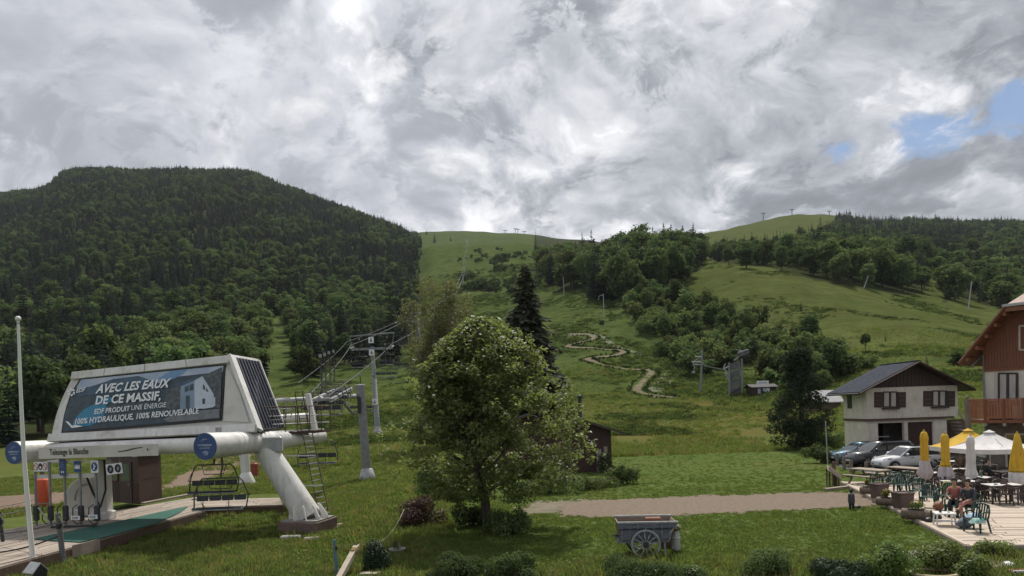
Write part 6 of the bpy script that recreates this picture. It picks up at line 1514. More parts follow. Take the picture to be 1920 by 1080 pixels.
brown_sh = pm('dark_brown_paint', (.058, .036, .032), (.045, .029, .026), 4, .55)
redbrown = pm('red_brown_boards', (.205, .078, .045), (.155, .060, .036), 3, .6, stretch=(6, 6, 1), rand=.06)
redbrown2 = pm('red_brown_rail', (.26, .11, .058), (.20, .082, .045), 3, .6, rand=.12)
curtain = pm('white_curtain', (.50, .48, .45), (.40, .38, .36), 9, .9, stretch=(1, 1, .1))
frame_w = pm('pale_window_frame', (.52, .48, .43), (.45, .41, .37), 3, .6)
asphalt = pm('asphalt', (.065, .063, .062), (.048, .047, .047), 2.5, .95, bump=.3)
def wall_window(t, W, px0, px1, py0, py1, nrm, leaves=2, curt=True, name='window', fr=frame_dk if False else None):
    fr = fr or brown_sh; p = [W(px0, py1), W(px1, py1), W(px1, py0), W(px0, py0)]; m = B()
    for i in range(4): m.beam(p[i] + nrm * .03, p[(i + 1) % 4] + nrm * .03, .09, .07, fr, nrm)
    for k in range(1, leaves): a, b = p[0].lerp(p[1], k / leaves), p[3].lerp(p[2], k / leaves); m.beam(a + nrm * .03, b + nrm * .03, .10, .06, fr, nrm)
    w = m.build(name, t, True)
    for k in range(leaves):
        a, b, c, d = p[0].lerp(p[1], k / leaves), p[0].lerp(p[1], (k + 1) / leaves), p[3].lerp(p[2], (k + 1) / leaves), p[3].lerp(p[2], k / leaves)
        g = B(); g.prism([x + nrm * .008 for x in (a, b, c, d)], nrm * .005, glass_dk); g.build('pane', w, True)
        if curt: g = B(); cc = (a.lerp(b, .12), a.lerp(b, .8), d.lerp(c, .8), d.lerp(c, .12)); g.prism([x + nrm * .016 for x in cc], nrm * .003, curtain); g.build('curtain', w, True)
    return w
def make_house():
    Y = 52.0; n = V((0, -1, 0)); x0, x1 = P(1625, 760, Y).x, P(1796, 760, Y).x; xl = P(1777, 820, Y).x; Yb = 55.6; zr, ze, zm = 7.05, 5.25, 2.86
    t = thing('gable_house', 'small two storey cream house with a blue grey gable roof and garages', 'house', V(((x0 + x1) / 2, Y, 0)))
    W = lambda px, py: RP(px, py, V((x0, Y, 0)), n)
    xr = (x0 + x1) / 2 + .1; m = B()
    m.hexa([V((x0, Y, zm)), V((x1, Y, zm)), V((x1, Yb, zm)), V((x0, Yb, zm))], [V((x0, Y, ze)), V((x1, Y, ze)), V((x1, Yb, ze)), V((x0, Yb, ze))], plaster)
    # lower storey with two door openings
    z0 = -.4; op = [(W(1647, 800).x, W(1696, 800).x), (W(1703, 800).x, W(1750, 800).x)]; zt = W(1670, 793).z; xs = [x0] + [v for o_ in op for v in o_] + [xl]
    for i in range(0, 6, 2): m.hexa([V((xs[i], Y + .06, z0)), V((xs[i + 1], Y + .06, z0)), V((xs[i + 1], Y + .35, z0)), V((xs[i], Y + .35, z0))], [V((xs[i], Y + .06, zm - .003)), V((xs[i + 1], Y + .06, zm - .003)), V((xs[i + 1], Y + .35, zm - .003)), V((xs[i], Y + .35, zm - .003))], plaster)
    for o_ in op: m.hexa([V((o_[0], Y + .07, zt)), V((o_[1], Y + .07, zt)), V((o_[1], Y + .34, zt)), V((o_[0], Y + .34, zt))], [V((o_[0], Y + .07, zm - .004)), V((o_[1], Y + .07, zm - .004)), V((o_[1], Y + .34, zm - .004)), V((o_[0], Y + .34, zm - .004))], plaster)
    m.hexa([V((x0 + .003, Y + .36, z0)), V((x0 + .3, Y + .36, z0)), V((x0 + .3, Yb, z0)), V((x0 + .003, Yb, z0))], [V((x0 + .003, Y + .36, zm - .004)), V((x0 + .3, Y + .36, zm - .004)), V((x0 + .3, Yb, zm - .004)), V((x0 + .003, Yb, zm - .004))], plaster)
    m.hexa([V((xl - .3, Y + .36, z0)), V((xl, Y + .36, z0)), V((xl, Yb, z0)), V((xl - .3, Yb, z0))], [V((xl - .3, Y + .36, zm - .004)), V((xl, Y + .36, zm - .004)), V((xl, Yb, zm - .004)), V((xl - .3, Yb, zm - .004))], plaster)
    m.hexa([V((x0 + .31, Yb - .2, z0)), V((xl - .31, Yb - .2, z0)), V((xl - .31, Yb, z0)), V((x0 + .31, Yb, z0))], [V((x0 + .31, Yb - .2, zm - .005)), V((xl - .31, Yb - .2, zm - .005)), V((xl - .31, Yb, zm - .005)), V((x0 + .31, Yb, zm - .005))], concrete)
    m.build('wall', t, True)
    m = B(); m.prism([V((x0 + .05, Y + .05, ze + .005)), V((x1 - .05, Y + .05, ze + .005)), V((xr, Y + .05, zr - .12))], V((0, Yb - Y - .1, 0)), brown_sh); m.build('gable', t, True)
    for i in range(24):
        f = (i + .5) / 24; x = x0 + (x1 - x0) * f; h = (zr - ze) * (1 - abs(x - xr) / max(xr - x0, x1 - xr)) - .2
        if h > .15: m = B(); m.beam((x, Y + .02, ze + .02), (x, Y + .02, ze + h), .25, .03, brown_sh, n); m.build('plank', t, True)
    # roof
    for sg, xe in ((-1, x0 - .95), (1, x1 + .75)):
        sl = (zr - ze) / (xr - x0); e0, r0 = V((xe, Y - .85, ze - .72 * sl + .06)), V((xr, Y - .85, zr + .06)); dd = V((0, Yb - Y + 1.6, 0))
        q = [e0, r0, r0 + dd, e0 + dd] if sg < 0 else [r0, e0, e0 + dd, r0 + dd]
        m = B(); m.hexa([p - V((0, 0, .16)) for p in q], q, brown_sh); rp = m.build('roof', t, True)
        nx = 16; nn = (r0 - e0).cross(dd).normalized(); nn = nn if nn.z > 0 else -nn
        for i in range(nx):      # standing sheets of the covering
            a, b = e0 + dd * (i / nx), e0 + dd * ((i + .94) / nx); c, d = r0 + dd * ((i + .94) / nx), r0 + dd * (i / nx); qq = [x + nn * .01 for x in (a, d, c, b)]; qq = qq if sg < 0 else [qq[1], qq[0], qq[3], qq[2]]
            m = B(); m.hexa(qq, [x + nn * .035 for x in qq], slate); m.build('roof_sheet', rp, True)
        m = B(); m.beam(e0 + V((0, -.03, -.05)), r0 + V((0, -.03, -.05)), .06, .26, wood_brown, n); m.build('verge_board', t, True)
        m = B(); m.tube([e0 + V((sg * .05, 0, -.1)), e0 + dd + V((sg * .05, 0, -.1))], .07, dark_steel, 8); m.build('gutter', t, True)
    m = B(); m.beam(V((xr, Y - .85, zr + .09)), V((xr, Yb + .75, zr + .09)), .30, .08, slate); m.build('ridge_cap', t, True)
    # storey ledge
    m = B(); m.beam(V((x0 - .08, Y - .03, zm)), V((x1 - .35, Y - .03, zm)), .14, .16, wood_brown); m.build('ledge', t, True)
    m = B(); m.beam(V((x0 - .06, Y, zm)), V((x0 - .06, Yb, zm)), .12, .16, wood_brown); m.build('ledge', t, True)
    for (a, b, y0, y1) in ((1656, 1682, 735, 763), (1748, 1774, 733, 761)):
        wall_window(t, W, a, b, y0, y1, n)
        for p0, p1 in ((a - 17, a - 2), (b + 2, b + 16)):
            m = B(); q = [W(p0, y1 + 1), W(p1, y1 + 1), W(p1, y0), W(p0, y0)]; m.prism(q, n * .05, brown_sh); sh = m.build('shutter', t, True)
            for k in range(3): m = B(); z = W(p0, y1).z + (k + .5) * .33; m.beam(V((q[0].x + .04, Y - .065, z)), V((q[1].x - .04, Y - .065, z)), .03, .08, wood_brown); m.build('shutter_bar', sh, True)
        m = B(); m.box((W(a, y1).lerp(W(b, y1), .5)) + V((0, -.10, -.11)), (1.28, .22, .12), brown_sh); m.build('sill', t, True)
    m = B(); p = V((x0 - .008, Y + 2.6, 4.35)); m.box(p, (.02, .75, 1.25), brown_sh); w = m.build('window', t, True); m = B(); m.box(p + V((-.014, 0, 0)), (.01, .55, 1.05), glass_dk); m.build('pane', w, True)
    m = B(); m.box(V((x0 - .01, Y + 1.1, 4.55)), (.02, .62, .26), print_white); pl = m.build('plate', t, True)
    for yy in (-.12, .12): m = B(); m.box(V((x0 - .024, Y + 1.1 + yy, 4.55)), (.006, .14, .16), pm_cap); m.build('digit', pl, True)
    # garages: open dark bay and brown door
    m = B(); o_ = op[1]; zt2 = zt - .02; nb = 5
    for i in range(nb): xa = o_[0] + (o_[1] - o_[0]) * i / nb; xb = o_[0] + (o_[1] - o_[0]) * (i + .97) / nb; m = B(); m.hexa([V((xa, Y + .2, z0)), V((xb, Y + .2, z0)), V((xb, Y + .26, z0)), V((xa, Y + .26, z0))], [V((xa, Y + .2, zt2)), V((xb, Y + .2, zt2)), V((xb, Y + .26, zt2)), V((xa, Y + .26, zt2))], maroon); m.build('garage_door', t, True) if i == 0 else m.build('garage_door_board', t, True)
    m = B(); o_ = op[0]; m.box(((o_[0] + o_[1]) / 2, Yb - .5, 1.2), (o_[1] - o_[0], .1, 2.6), dark_steel); m.build('bay_back', t, True)
    m = B(); m.box(((o_[0] + o_[1]) / 2 - .1, Y + 1.6, 1.5), (1.3, .5, .07), print_white); m.build('bay_shelf', t, True)
    # outside stair at the right
    for i in range(9): m = B(); m.box((x1 + .05 - i * .0 + .28 * (8 - i) * .5, Y + .5 + .0 * i, .2 + .28 * i), (.34, 1.0, .08), concrete); m.build('stair_step', t, True)
    m = B(); m.tube([V((x1 + 1.5, Y - .1, .9)), V((x1 - .05, Y - .1, 3.3))], .04, galv_lt, 6); m.tube([V((x1 + 1.2, Y - .1, .1)), V((x1 + 1.2, Y - .1, 1.5))], .035, galv_lt, 6); m.build('stair_rail', t, True)
    m = B(); m.box((x1 + .55, Y + 1.2, 1.3), (1.4, .1, 2.7), wood_brown); m.build('stair_back', t, True)
    # tree-like climber post left of the bay
    p = V((x0 + .35, Y - .25, 0)); m = B(); m.tube([p, p + V((.1, 0, .5)), p + V((0, -.05, .9))], [.10, .14, .03], wood_brown, 7); m.tube([p + V((-.35, 0, 0)), p + V((0, 0, .75)), p + V((.35, 0, .1))], .05, brown_sh, 6); m.solo('pointed_sign', 'small dark triangular sign at the house wall behind the cars', 'sign', p, world=True)
make_house()
def make_chalet():
    d = V((.64, -.77, 0)).normalized(); n = V((-d.y * -1, 0, 0)); n = V((d.y, -d.x, 0)).normalized()
    if n.y > 0: n = -n
    W0 = P(1845, 740, 40.0); W0.z = 0; t = thing('chalet', 'big red brown and cream chalet with a wide overhanging roof at the right edge', 'chalet', W0)
    pl = lambda off: (lambda px, py: RP(px, py, W0 + n * off, n))
    W = pl(0); Vg = pl(1.35); inn = -n
    E0, T0 = Vg(1798, 679), Vg(1884, 573); run = (T0 - E0).dot(d); T1 = T0 + d * 2.4; E1 = T1 + d * run; E1.z = E0.z
    zb = W(1845, 695).z; L = 2 * run + 2.4 - 2 * 1.0; W1 = W0 + d * L; dep = inn * 9
    sl = (T0.z - E0.z) / run; zs = E0.z + sl * ((W0 - E0).dot(d)); dz = V((0, 0, 1))
    topL = V((*(W0 + d * ((T0 - E0).dot(d) - (W0 - E0).dot(d))).xy, T0.z - .25)); topR = topL + d * 2.4
    up = lambda p, z: V((p.x, p.y, z)); z1 = W(1845, 790).z
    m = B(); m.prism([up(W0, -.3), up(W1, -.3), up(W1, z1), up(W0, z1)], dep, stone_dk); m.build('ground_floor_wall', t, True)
    m = B(); m.prism([up(W0, z1 + .004), up(W1, z1 + .004), up(W1, zb), up(W0, zb)], dep, plaster2); m.build('wall', t, True)
    m = B(); m.prism([up(W0, zb + .004), up(W1, zb + .004), up(W1, zs - .15), topR, topL, up(W0, zs - .15)], dep, redbrown); m.build('gable', t, True)
    k = 34
    for i in range(k):
        f = (i + .5) / k * L; p = W0 + d * f; h = min(zs - .2 + sl * min(f, L - f), T0.z - .3); m = B(); m.beam(up(p, zb + .03) + n * .02, up(p, h) + n * .02, L / k * .94, .03, redbrown, n); m.build('plank', t, True)
    m = B(); m.beam(up(W0, zb) + n * .05, up(W1, zb) + n * .05, .06, .14, redbrown); m.build('band_board', t, True)
    # roof slabs and their overhang
    dd = inn * 10.6; th = V((0, 0, -.20))
    def slab(q, nm='roof'): m = B(); m.hexa([x + th for x in q], q, redbrown); o = m.build(nm, t, True); return o
    r1 = slab([E0, T0, T0 + dd, E0 + dd]); slab([T1, E1, E1 + dd, T1 + dd])
    rl = T0 + d * 1.2 + dz * (1.2 * sl * .8) + inn * 1.9
    m = B(); m.add([T0, T1, rl, T0 + th, T1 + th, rl + th], [(0, 1, 2), (5, 4, 3), (0, 3, 4, 1), (1, 4, 5, 2), (2, 5, 3, 0)], redbrown); m.build('half_hip', t, True)
    m = B(); m.add([rl, T0 + inn * .2, T0 + dd, rl + inn * 8.7, T1 + inn * .2, T1 + dd], [(0, 1, 2, 3), (0, 3, 5, 4)], slate); m.build('roof_top', t, True)
    nn = (T0 - E0).cross(dd).normalized(); nn = nn if nn.z > 0 else -nn
    for i in range(12): a, b = E0 + dd * (i / 12), E0 + dd * ((i + .95) / 12); c, e = T0 + dd * ((i + .95) / 12), T0 + dd * (i / 12); q = [x + nn * .01 for x in (a, e, c, b)]; m = B(); m.hexa(q, [x + nn * .04 for x in q], galv); m.build('roof_sheet', r1, True)
    m = B(); m.beam(E0 + n * .03 + th * .4, T0 + n * .03 + th * .4, .05, .28, redbrown2, n); m.build('verge_board', t, True)
    m = B(); m.beam(T1 + n * .03 + th * .4, E1 + n * .03 + th * .4, .05, .28, redbrown2, n); m.build('verge_board', t, True)
    m = B(); m.beam(T0 + n * .06 - d * .1, T1 + n * .06 + d * .1, .16, .14, galv_lt); m.build('hip_gutter', t, True)
    m = B(); m.beam(T0 + n * .02 + th * 1.1, T1 + n * .02 + th * 1.1, .05, .24, redbrown2); m.build('hip_board', t, True)
    for f in (.16, .37, .58, .78, .97):
        p = E0.lerp(T0, f) + th * 1.7; m = B(); m.beam(p + inn * .1, p + inn * 1.5, .16, .20, redbrown2); m.build('purlin_end', t, True)
    m = B(); m.tube([E0 + th * 1.2 + d * .5 + inn * .5, up(W0, zs - .6) + n * .1 + d * .05, up(W0, zb - .5) + n * .08 + d * .03, up(W0, 0) + n * .08 + d * .03], .05, galv, 8); m.build('downpipe', t, True)
    wall_window(t, W, 1912, 1940, 611, 656, n, 2, False, fr=frame_w); wall_window(t, W, 1873, 1908, 700, 757, n, 2, True, fr=brown_sh)
    m = B(); a, b = W(1868, 760), W(1868, 698); m.beam(a + n * .02, b + n * .02, .18, .04, frame_w, n); m.build('door_trim', t, True)
    # balcony
    Bp = pl(1.75); A0, A1 = Bp(1812, 750), Bp(1812, 795); z_t, z_f = A0.z, A1.z + .22; s0 = (A0 - W0).dot(d); Lb = L - s0; b0 = W0 + d * s0 + n * 1.75; b1 = b0 + d * min(Lb, 7.5)
    m = B(); m.hexa([up(b0, z_f - .18), up(b1, z_f - .18), up(b1 - n * 1.7, z_f - .18), up(b0 - n * 1.7, z_f - .18)], [up(b0, z_f), up(b1, z_f), up(b1 - n * 1.7, z_f), up(b0 - n * 1.7, z_f)], redbrown); bal = m.build('balcony', t, True)
    for e, w_, h_ in ((z_t, .16, .07), (z_f + .12, .08, .10), (z_t - .14, .06, .08)): m = B(); m.beam(up(b0, e), up(b1, e), w_, h_, redbrown2); m.build('balcony_rail', bal, True)
    m = B(); m.beam(up(b0, z_t), up(b0 - n * 1.7, z_t), .16, .07, redbrown2); m.build('balcony_rail', bal, True)
    nb = 38; Lq = (b1 - b0).length
    for i in range(nb):
        p = b0 + d * (Lq * (i + .5) / nb); m = B(); m.beam(up(p, z_f + .08) + n * .03, up(p, z_t - .05) + n * .03, .115, .03, redbrown2, n); m.build('baluster', bal, True)
    for i in range(9):
        p = b0 - n * 1.6 * i / 9; m = B(); m.beam(up(p, z_f + .08) - d * .03, up(p, z_t - .05) - d * .03, .115, .03, redbrown2, d); m.build('baluster', bal, True)
    for i in range(7):
        p = b0 + d * (Lq * i / 6.0); m = B(); m.beam(up(p, z_f - .3), up(p, z_t + .02), .13, .13, redbrown); m.build('balcony_post', bal, True)
        if 0 < i < 6: m = B(); m.beam(up(p, z_f - .26) + n * .1, up(p, z_f - .26) - n * 1.7, .14, .16, white_grubby); m.build('joist_end', bal, True)
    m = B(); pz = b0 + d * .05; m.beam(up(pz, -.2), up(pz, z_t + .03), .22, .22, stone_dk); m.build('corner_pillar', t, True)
    m = B(); m.ball(up(pz, z_t + .14), .10, stone_dk); m.build('pillar_ball', t, True)
    # ground floor openings in shade below
    for s_, w_ in ((1.0, 1.5), (3.2, 1.2), (5.0, 1.6)):
        a = W0 + d * s_; q = [up(a, .15), up(a + d * w_, .15), up(a + d * w_, 2.25), up(a, 2.25)]; m = B()
        for i in range(4): m.beam(q[i] + n * .03, q[(i + 1) % 4] + n * .03, .10, .07, frame_w, n)
        w = m.build('window', t, True); m = B(); m.prism([x + n * .01 for x in q], n * .006, glass_dk); m.build('pane', w, True)
    # things on the balcony
    c = b0 + d * 4.1 + n * .12; m = B(); m.bbox(up(c, z_t - .18), (.9, .24, .2), wood_brown, .02, rotz(atan2(d.y, d.x))); fb = thing('flower_box', 'balcony box of orange and yellow flowers at the right edge', 'flower box', up(c, z_t - .2)); m.build('box', fb, True)
    rng = np.random.default_rng(8); lb = [(np.array([x * d.x, x * d.y, .18]), np.array([.2, .2, .16])) for x in (-.35, 0, .35)]; C, D = crown_points(rng, 300, lb, .3); v, q = leaf_quads(C, D, np.full(300, .09), np.full(300, .07), rng); link('flowers', np_mesh('flowers', v, q, [lf_orange]), fb)['kind'] = 'stuff'
    c = b0 + d * 1.5 - n * .5; m = B(); m.bbox(up(c, z_f + .45), (1.1, .5, .9), white_grubby, .04, rotz(atan2(d.y, d.x))); m.solo('white_bench_chest', 'white chest standing behind the balcony balusters', 'chest', up(c, z_f), world=True)
stone_dk = pm('dark_stone_render', (.20, .17, .15), (.15, .13, .11), 2, .9, bump=.2, dirt=(.10, .09, .08))  # dark stone for the chalet ground floor, pillar and corner ledge
lf_orange = leafmat('orange_flowers', (.45, .20, .03), (.55, .34, .05), .2, 0, 0, 2, .2)
make_chalet()
sheet_poly('parking_yard', [(1560, 872), (1600, 862), (1640, 855), (1790, 852), (2050, 850), (2100, 900), (1640, 900), (1625, 888), (1590, 880)], asphalt, 'dark asphalt yard in front of the garages', 'yard', dz=.012, jit=.12)

# ------------------------------------------------------------------ far buildings and drag lift on the slope
def simple_hut(name, px0, px1, py_b, Y, wall_h, ridge_h, mw, mr, label, cat, depth=3.2, over=.35):
    a, b = P(px0, py_b, Y), P(px1, py_b, Y); z = min(gz(a.x, a.y), gz(b.x, b.y)) - .2; a.z = b.z = z; t = thing(name, label, cat, (a + b) / 2); d = V((0, depth, 0)); up = lambda p, h: V((p.x, p.y, z + h)); c = (a + b) / 2
    m = B(); m.hexa([a, b, b + d, a + d], [up(a, wall_h), up(b, wall_h), up(b + d, wall_h), up(a + d, wall_h)], mw); m.prism([up(a, wall_h + .003), up(a + d, wall_h + .003), up(a + d / 2, wall_h + ridge_h - .05)], b - a, mw); m.build('wall', t, True)
    for sg in (0, 1):
        e0 = up(a - V((over, 0, 0)), wall_h - .1) + (V((0, -over, 0)) if sg == 0 else d + V((0, over, 0))); e1 = e0 + (b - a) + V((2 * over, 0, 0)); r0 = up(a - V((over, 0, 0)), wall_h + ridge_h) + d / 2; r1 = r0 + (b - a) + V((2 * over, 0, 0))
        q = [e0, e1, r1, r0] if sg == 0 else [r0, r1, e1, e0]; m = B(); m.hexa([x - V((0, 0, .12)) for x in q], q, mr); m.build('roof', t, True)
    return t, a, b, z
t, a, b, z = simple_hut('ticket_hut', 1410, 1455, 731, 127, 2.0, .5, maroon, roof_dk, 'tiny dark red hut with a white sign in front of the shrubs', 'hut')
m = B(); m.box(((a.x + b.x) / 2 - .4, a.y - .55, z + 2.65), (2.2, .08, .75), print_white); sg_ = m.build('sign', t, True)
m = B(); m.box(((a.x + b.x) / 2 - .4, a.y - .60, z + 2.65), (1.5, .01, .16), pm_cap); m.build('sign_line', sg_, True)
m = B(); m.box(((a.x + b.x) / 2 + .55, a.y - .06, z + 1.1), (.9, .06, 1.7), white_clean); m.build('door', t, True)
m = B(); m.box(((a.x + b.x) / 2 + .1, a.y - .09, z + 1.5), (.7, .05, .7), print_sky); m.build('notice', t, True)
m = B(); m.box(((a.x + b.x) / 2 - .9, a.y - .06, z + 1.1), (.5, .06, 1.1), print_sky); m.build('window', t, True)
simple_hut('grey_roof_shed', 1532, 1576, 738, 92, 1.7, 1.5, wood_brown, pm('pale_grey_roof', (.34, .33, .33), (.28, .27, .27), 2, .7), 'small shed with a pale grey roof beside the gable house', 'shed', depth=4.0)
def make_drag_station():
    b = G(1385, 742); s = b.y / F; t = thing('drag_lift_station', 'weathered grey drag lift drive tower with panelled side', 'lift tower', b); U = lambda px, py, dy=0: P(px, py, b.y + dy) - b
    for px, top in ((1367, 680), (1391, 672)): m = B(); m.tube([U(px + 1, 744), U(px, top)], .20, galv, 8); m.build('post', t)
    pw = pm('weathered_panel', (.15, .155, .15), (.085, .09, .088), 1.2, .8, dirt=(.05, .055, .05), dscale=.6)
    for k in range(4):
        y0, y1 = 676 + k * 15.5, 690 + k * 15.5; m = B(); m.prism([U(1370, y1 + 6), U(1388, y1), U(1388, y0), U(1370, y0 + 6)], V((0, .15, 0)), pw); m.build('panel', t)
    m = B(); m.beam(U(1369, 738), U(1389, 728), .2, .3, dark_steel); m.build('crossbeam', t)
    m = B(); m.bbox(U(1394, 662), (1.8, 1.6, 1.0), pw, .15, Matrix.Rotation(-.3, 3, 'Y')); m.build('drive_head', t); m = B(); m.lathe([(0, 0), (.95, 0), (1.0, .12), (.95, .24), (0, .24)], dark_steel, U(1397, 670), 18); m.build('bull_wheel', t)
    m = B(); m.beam(U(1376, 676), U(1392, 664), .2, .25, galv); m.beam(U(1380, 655), U(1390, 658), .1, .1, galv_lt); m.build('arm', t)
    for (x0, y0, x1, y1) in ((1367, 706, 1357, 690), (1357, 690, 1360, 682), (1357, 692, 1366, 687), (1366, 712, 1359, 700)): m = B(); m.tube([U(x0, y0), U(x1, y1)], .10, galv_lt, 6); m.build('bracket', t)
    b2 = G(1313, 736); t2 = thing('drag_lift_pylon', 'grey drag lift pylon with side arms left of the drive tower', 'pylon', b2); U2 = lambda px, py: P(px, py, b2.y) - b2
    m = B(); m.tube([U2(1313, 738), U2(1317, 656)], [.26, .18], galv, 10); m.build('mast', t2)
    for (x0, y0, x1, y1, r) in ((1316, 669, 1303, 669, .10), (1316, 679, 1297, 679, .12), (1315, 684, 1302, 684, .09), (1300, 679, 1312, 669, .07), (1297, 676, 1303, 690, .10), (1301, 690, 1300, 700, .06)): m = B(); m.tube([U2(x0, y0), U2(x1, y1)], r, galv_lt, 6); m.build('arm', t2)
    m = B(); m.box(U2(1300, 698), (.6, .3, .35), galv_lt); m.build('counterweight', t2)
    m = B(); m.tube([P(1297, 680, b2.y), P(1330, 688, b2.y - 3), P(1362, 694, b.y)], .05, cable_m, 4); m.solo('drag_cable', 'thin cable between the drag lift pylon and its drive tower', 'cable', P(1297, 680, b2.y), world=True)
make_drag_station()
def slope_pole(px, py, px1, py1, label, arm=0, r=.16):
    b = G(px, py); s = b.y / F; t = thing('slope_pole', label, 'pole', b); tp = P(px1, py1, b.y) - b; m = B(); m.tube([(0, 0, -.3), tp], [r, r * .8], galv_lt, 8); m.build('shaft', t)
    m = B(); m.lathe([(r * 2, 0), (r * 1.6, .4), (r, .6)], galv, n=8); m.build('foot', t)
    if arm:
        m = B(); m.tube([tp * .97, tp * .93 + V((arm * s, 0, 0)), tp * .80 + V((arm * 1.15 * s, 0, 0))], .09, galv_lt, 6); m.build('arm', t)
slope_pole(1133, 606, 1131, 551, 'pale lift pole with a small arm in the middle of the slope', -8)
slope_pole(1058, 556, 1056, 519, 'pale pole standing before the middle wood edge', 0, .2)
slope_pole(1619, 541, 1628, 517, 'short pole leaning to the right on the upper meadow', 0, .25)
slope_pole(1815, 582, 1822, 527, 'tall pale pole leaning right above the chalet roof', 0, .22)
slope_pole(1789, 557, 1787, 537, 'short pole with a bracket before the right hand wood', 5, .2)
for i, (px, py, py1, lab) in enumerate(((947, 444, 432, 'left T shaped lift mast on the distant saddle skyline'), (966, 444, 429, 'middle T shaped lift mast on the distant saddle skyline'), (971, 445, 430, 'T shaped lift mast right beside the middle skyline mast'), (983, 446, 434, 'right T shaped lift mast on the distant saddle skyline'), (1431, 414, 400, 'leaning lift mast on the left shoulder of the right hill'), (1485, 404, 393, 'small lift mast on top of the right hill'), (1555, 408, 396, 'small lift mast on the right shoulder of the right hill'))):
    Y = 2250 if px < 1000 else 1650; b = P(px, py, Y); b.z = gz(b.x, b.y) - 1; tp = P(px, py1, Y) - b; t = thing('skyline_mast', lab, 'mast', b); w = 8 * Y / F; m = B(); m.tube([(0, 0, 0), tp], 1.0, galv, 6); m.build('shaft', t); m = B(); m.beam(tp + V((-w * .5, 0, 0)), tp + V((w * .5, 0, 0)), 1.4, 1.6, galv); m.build('crossarm', t)

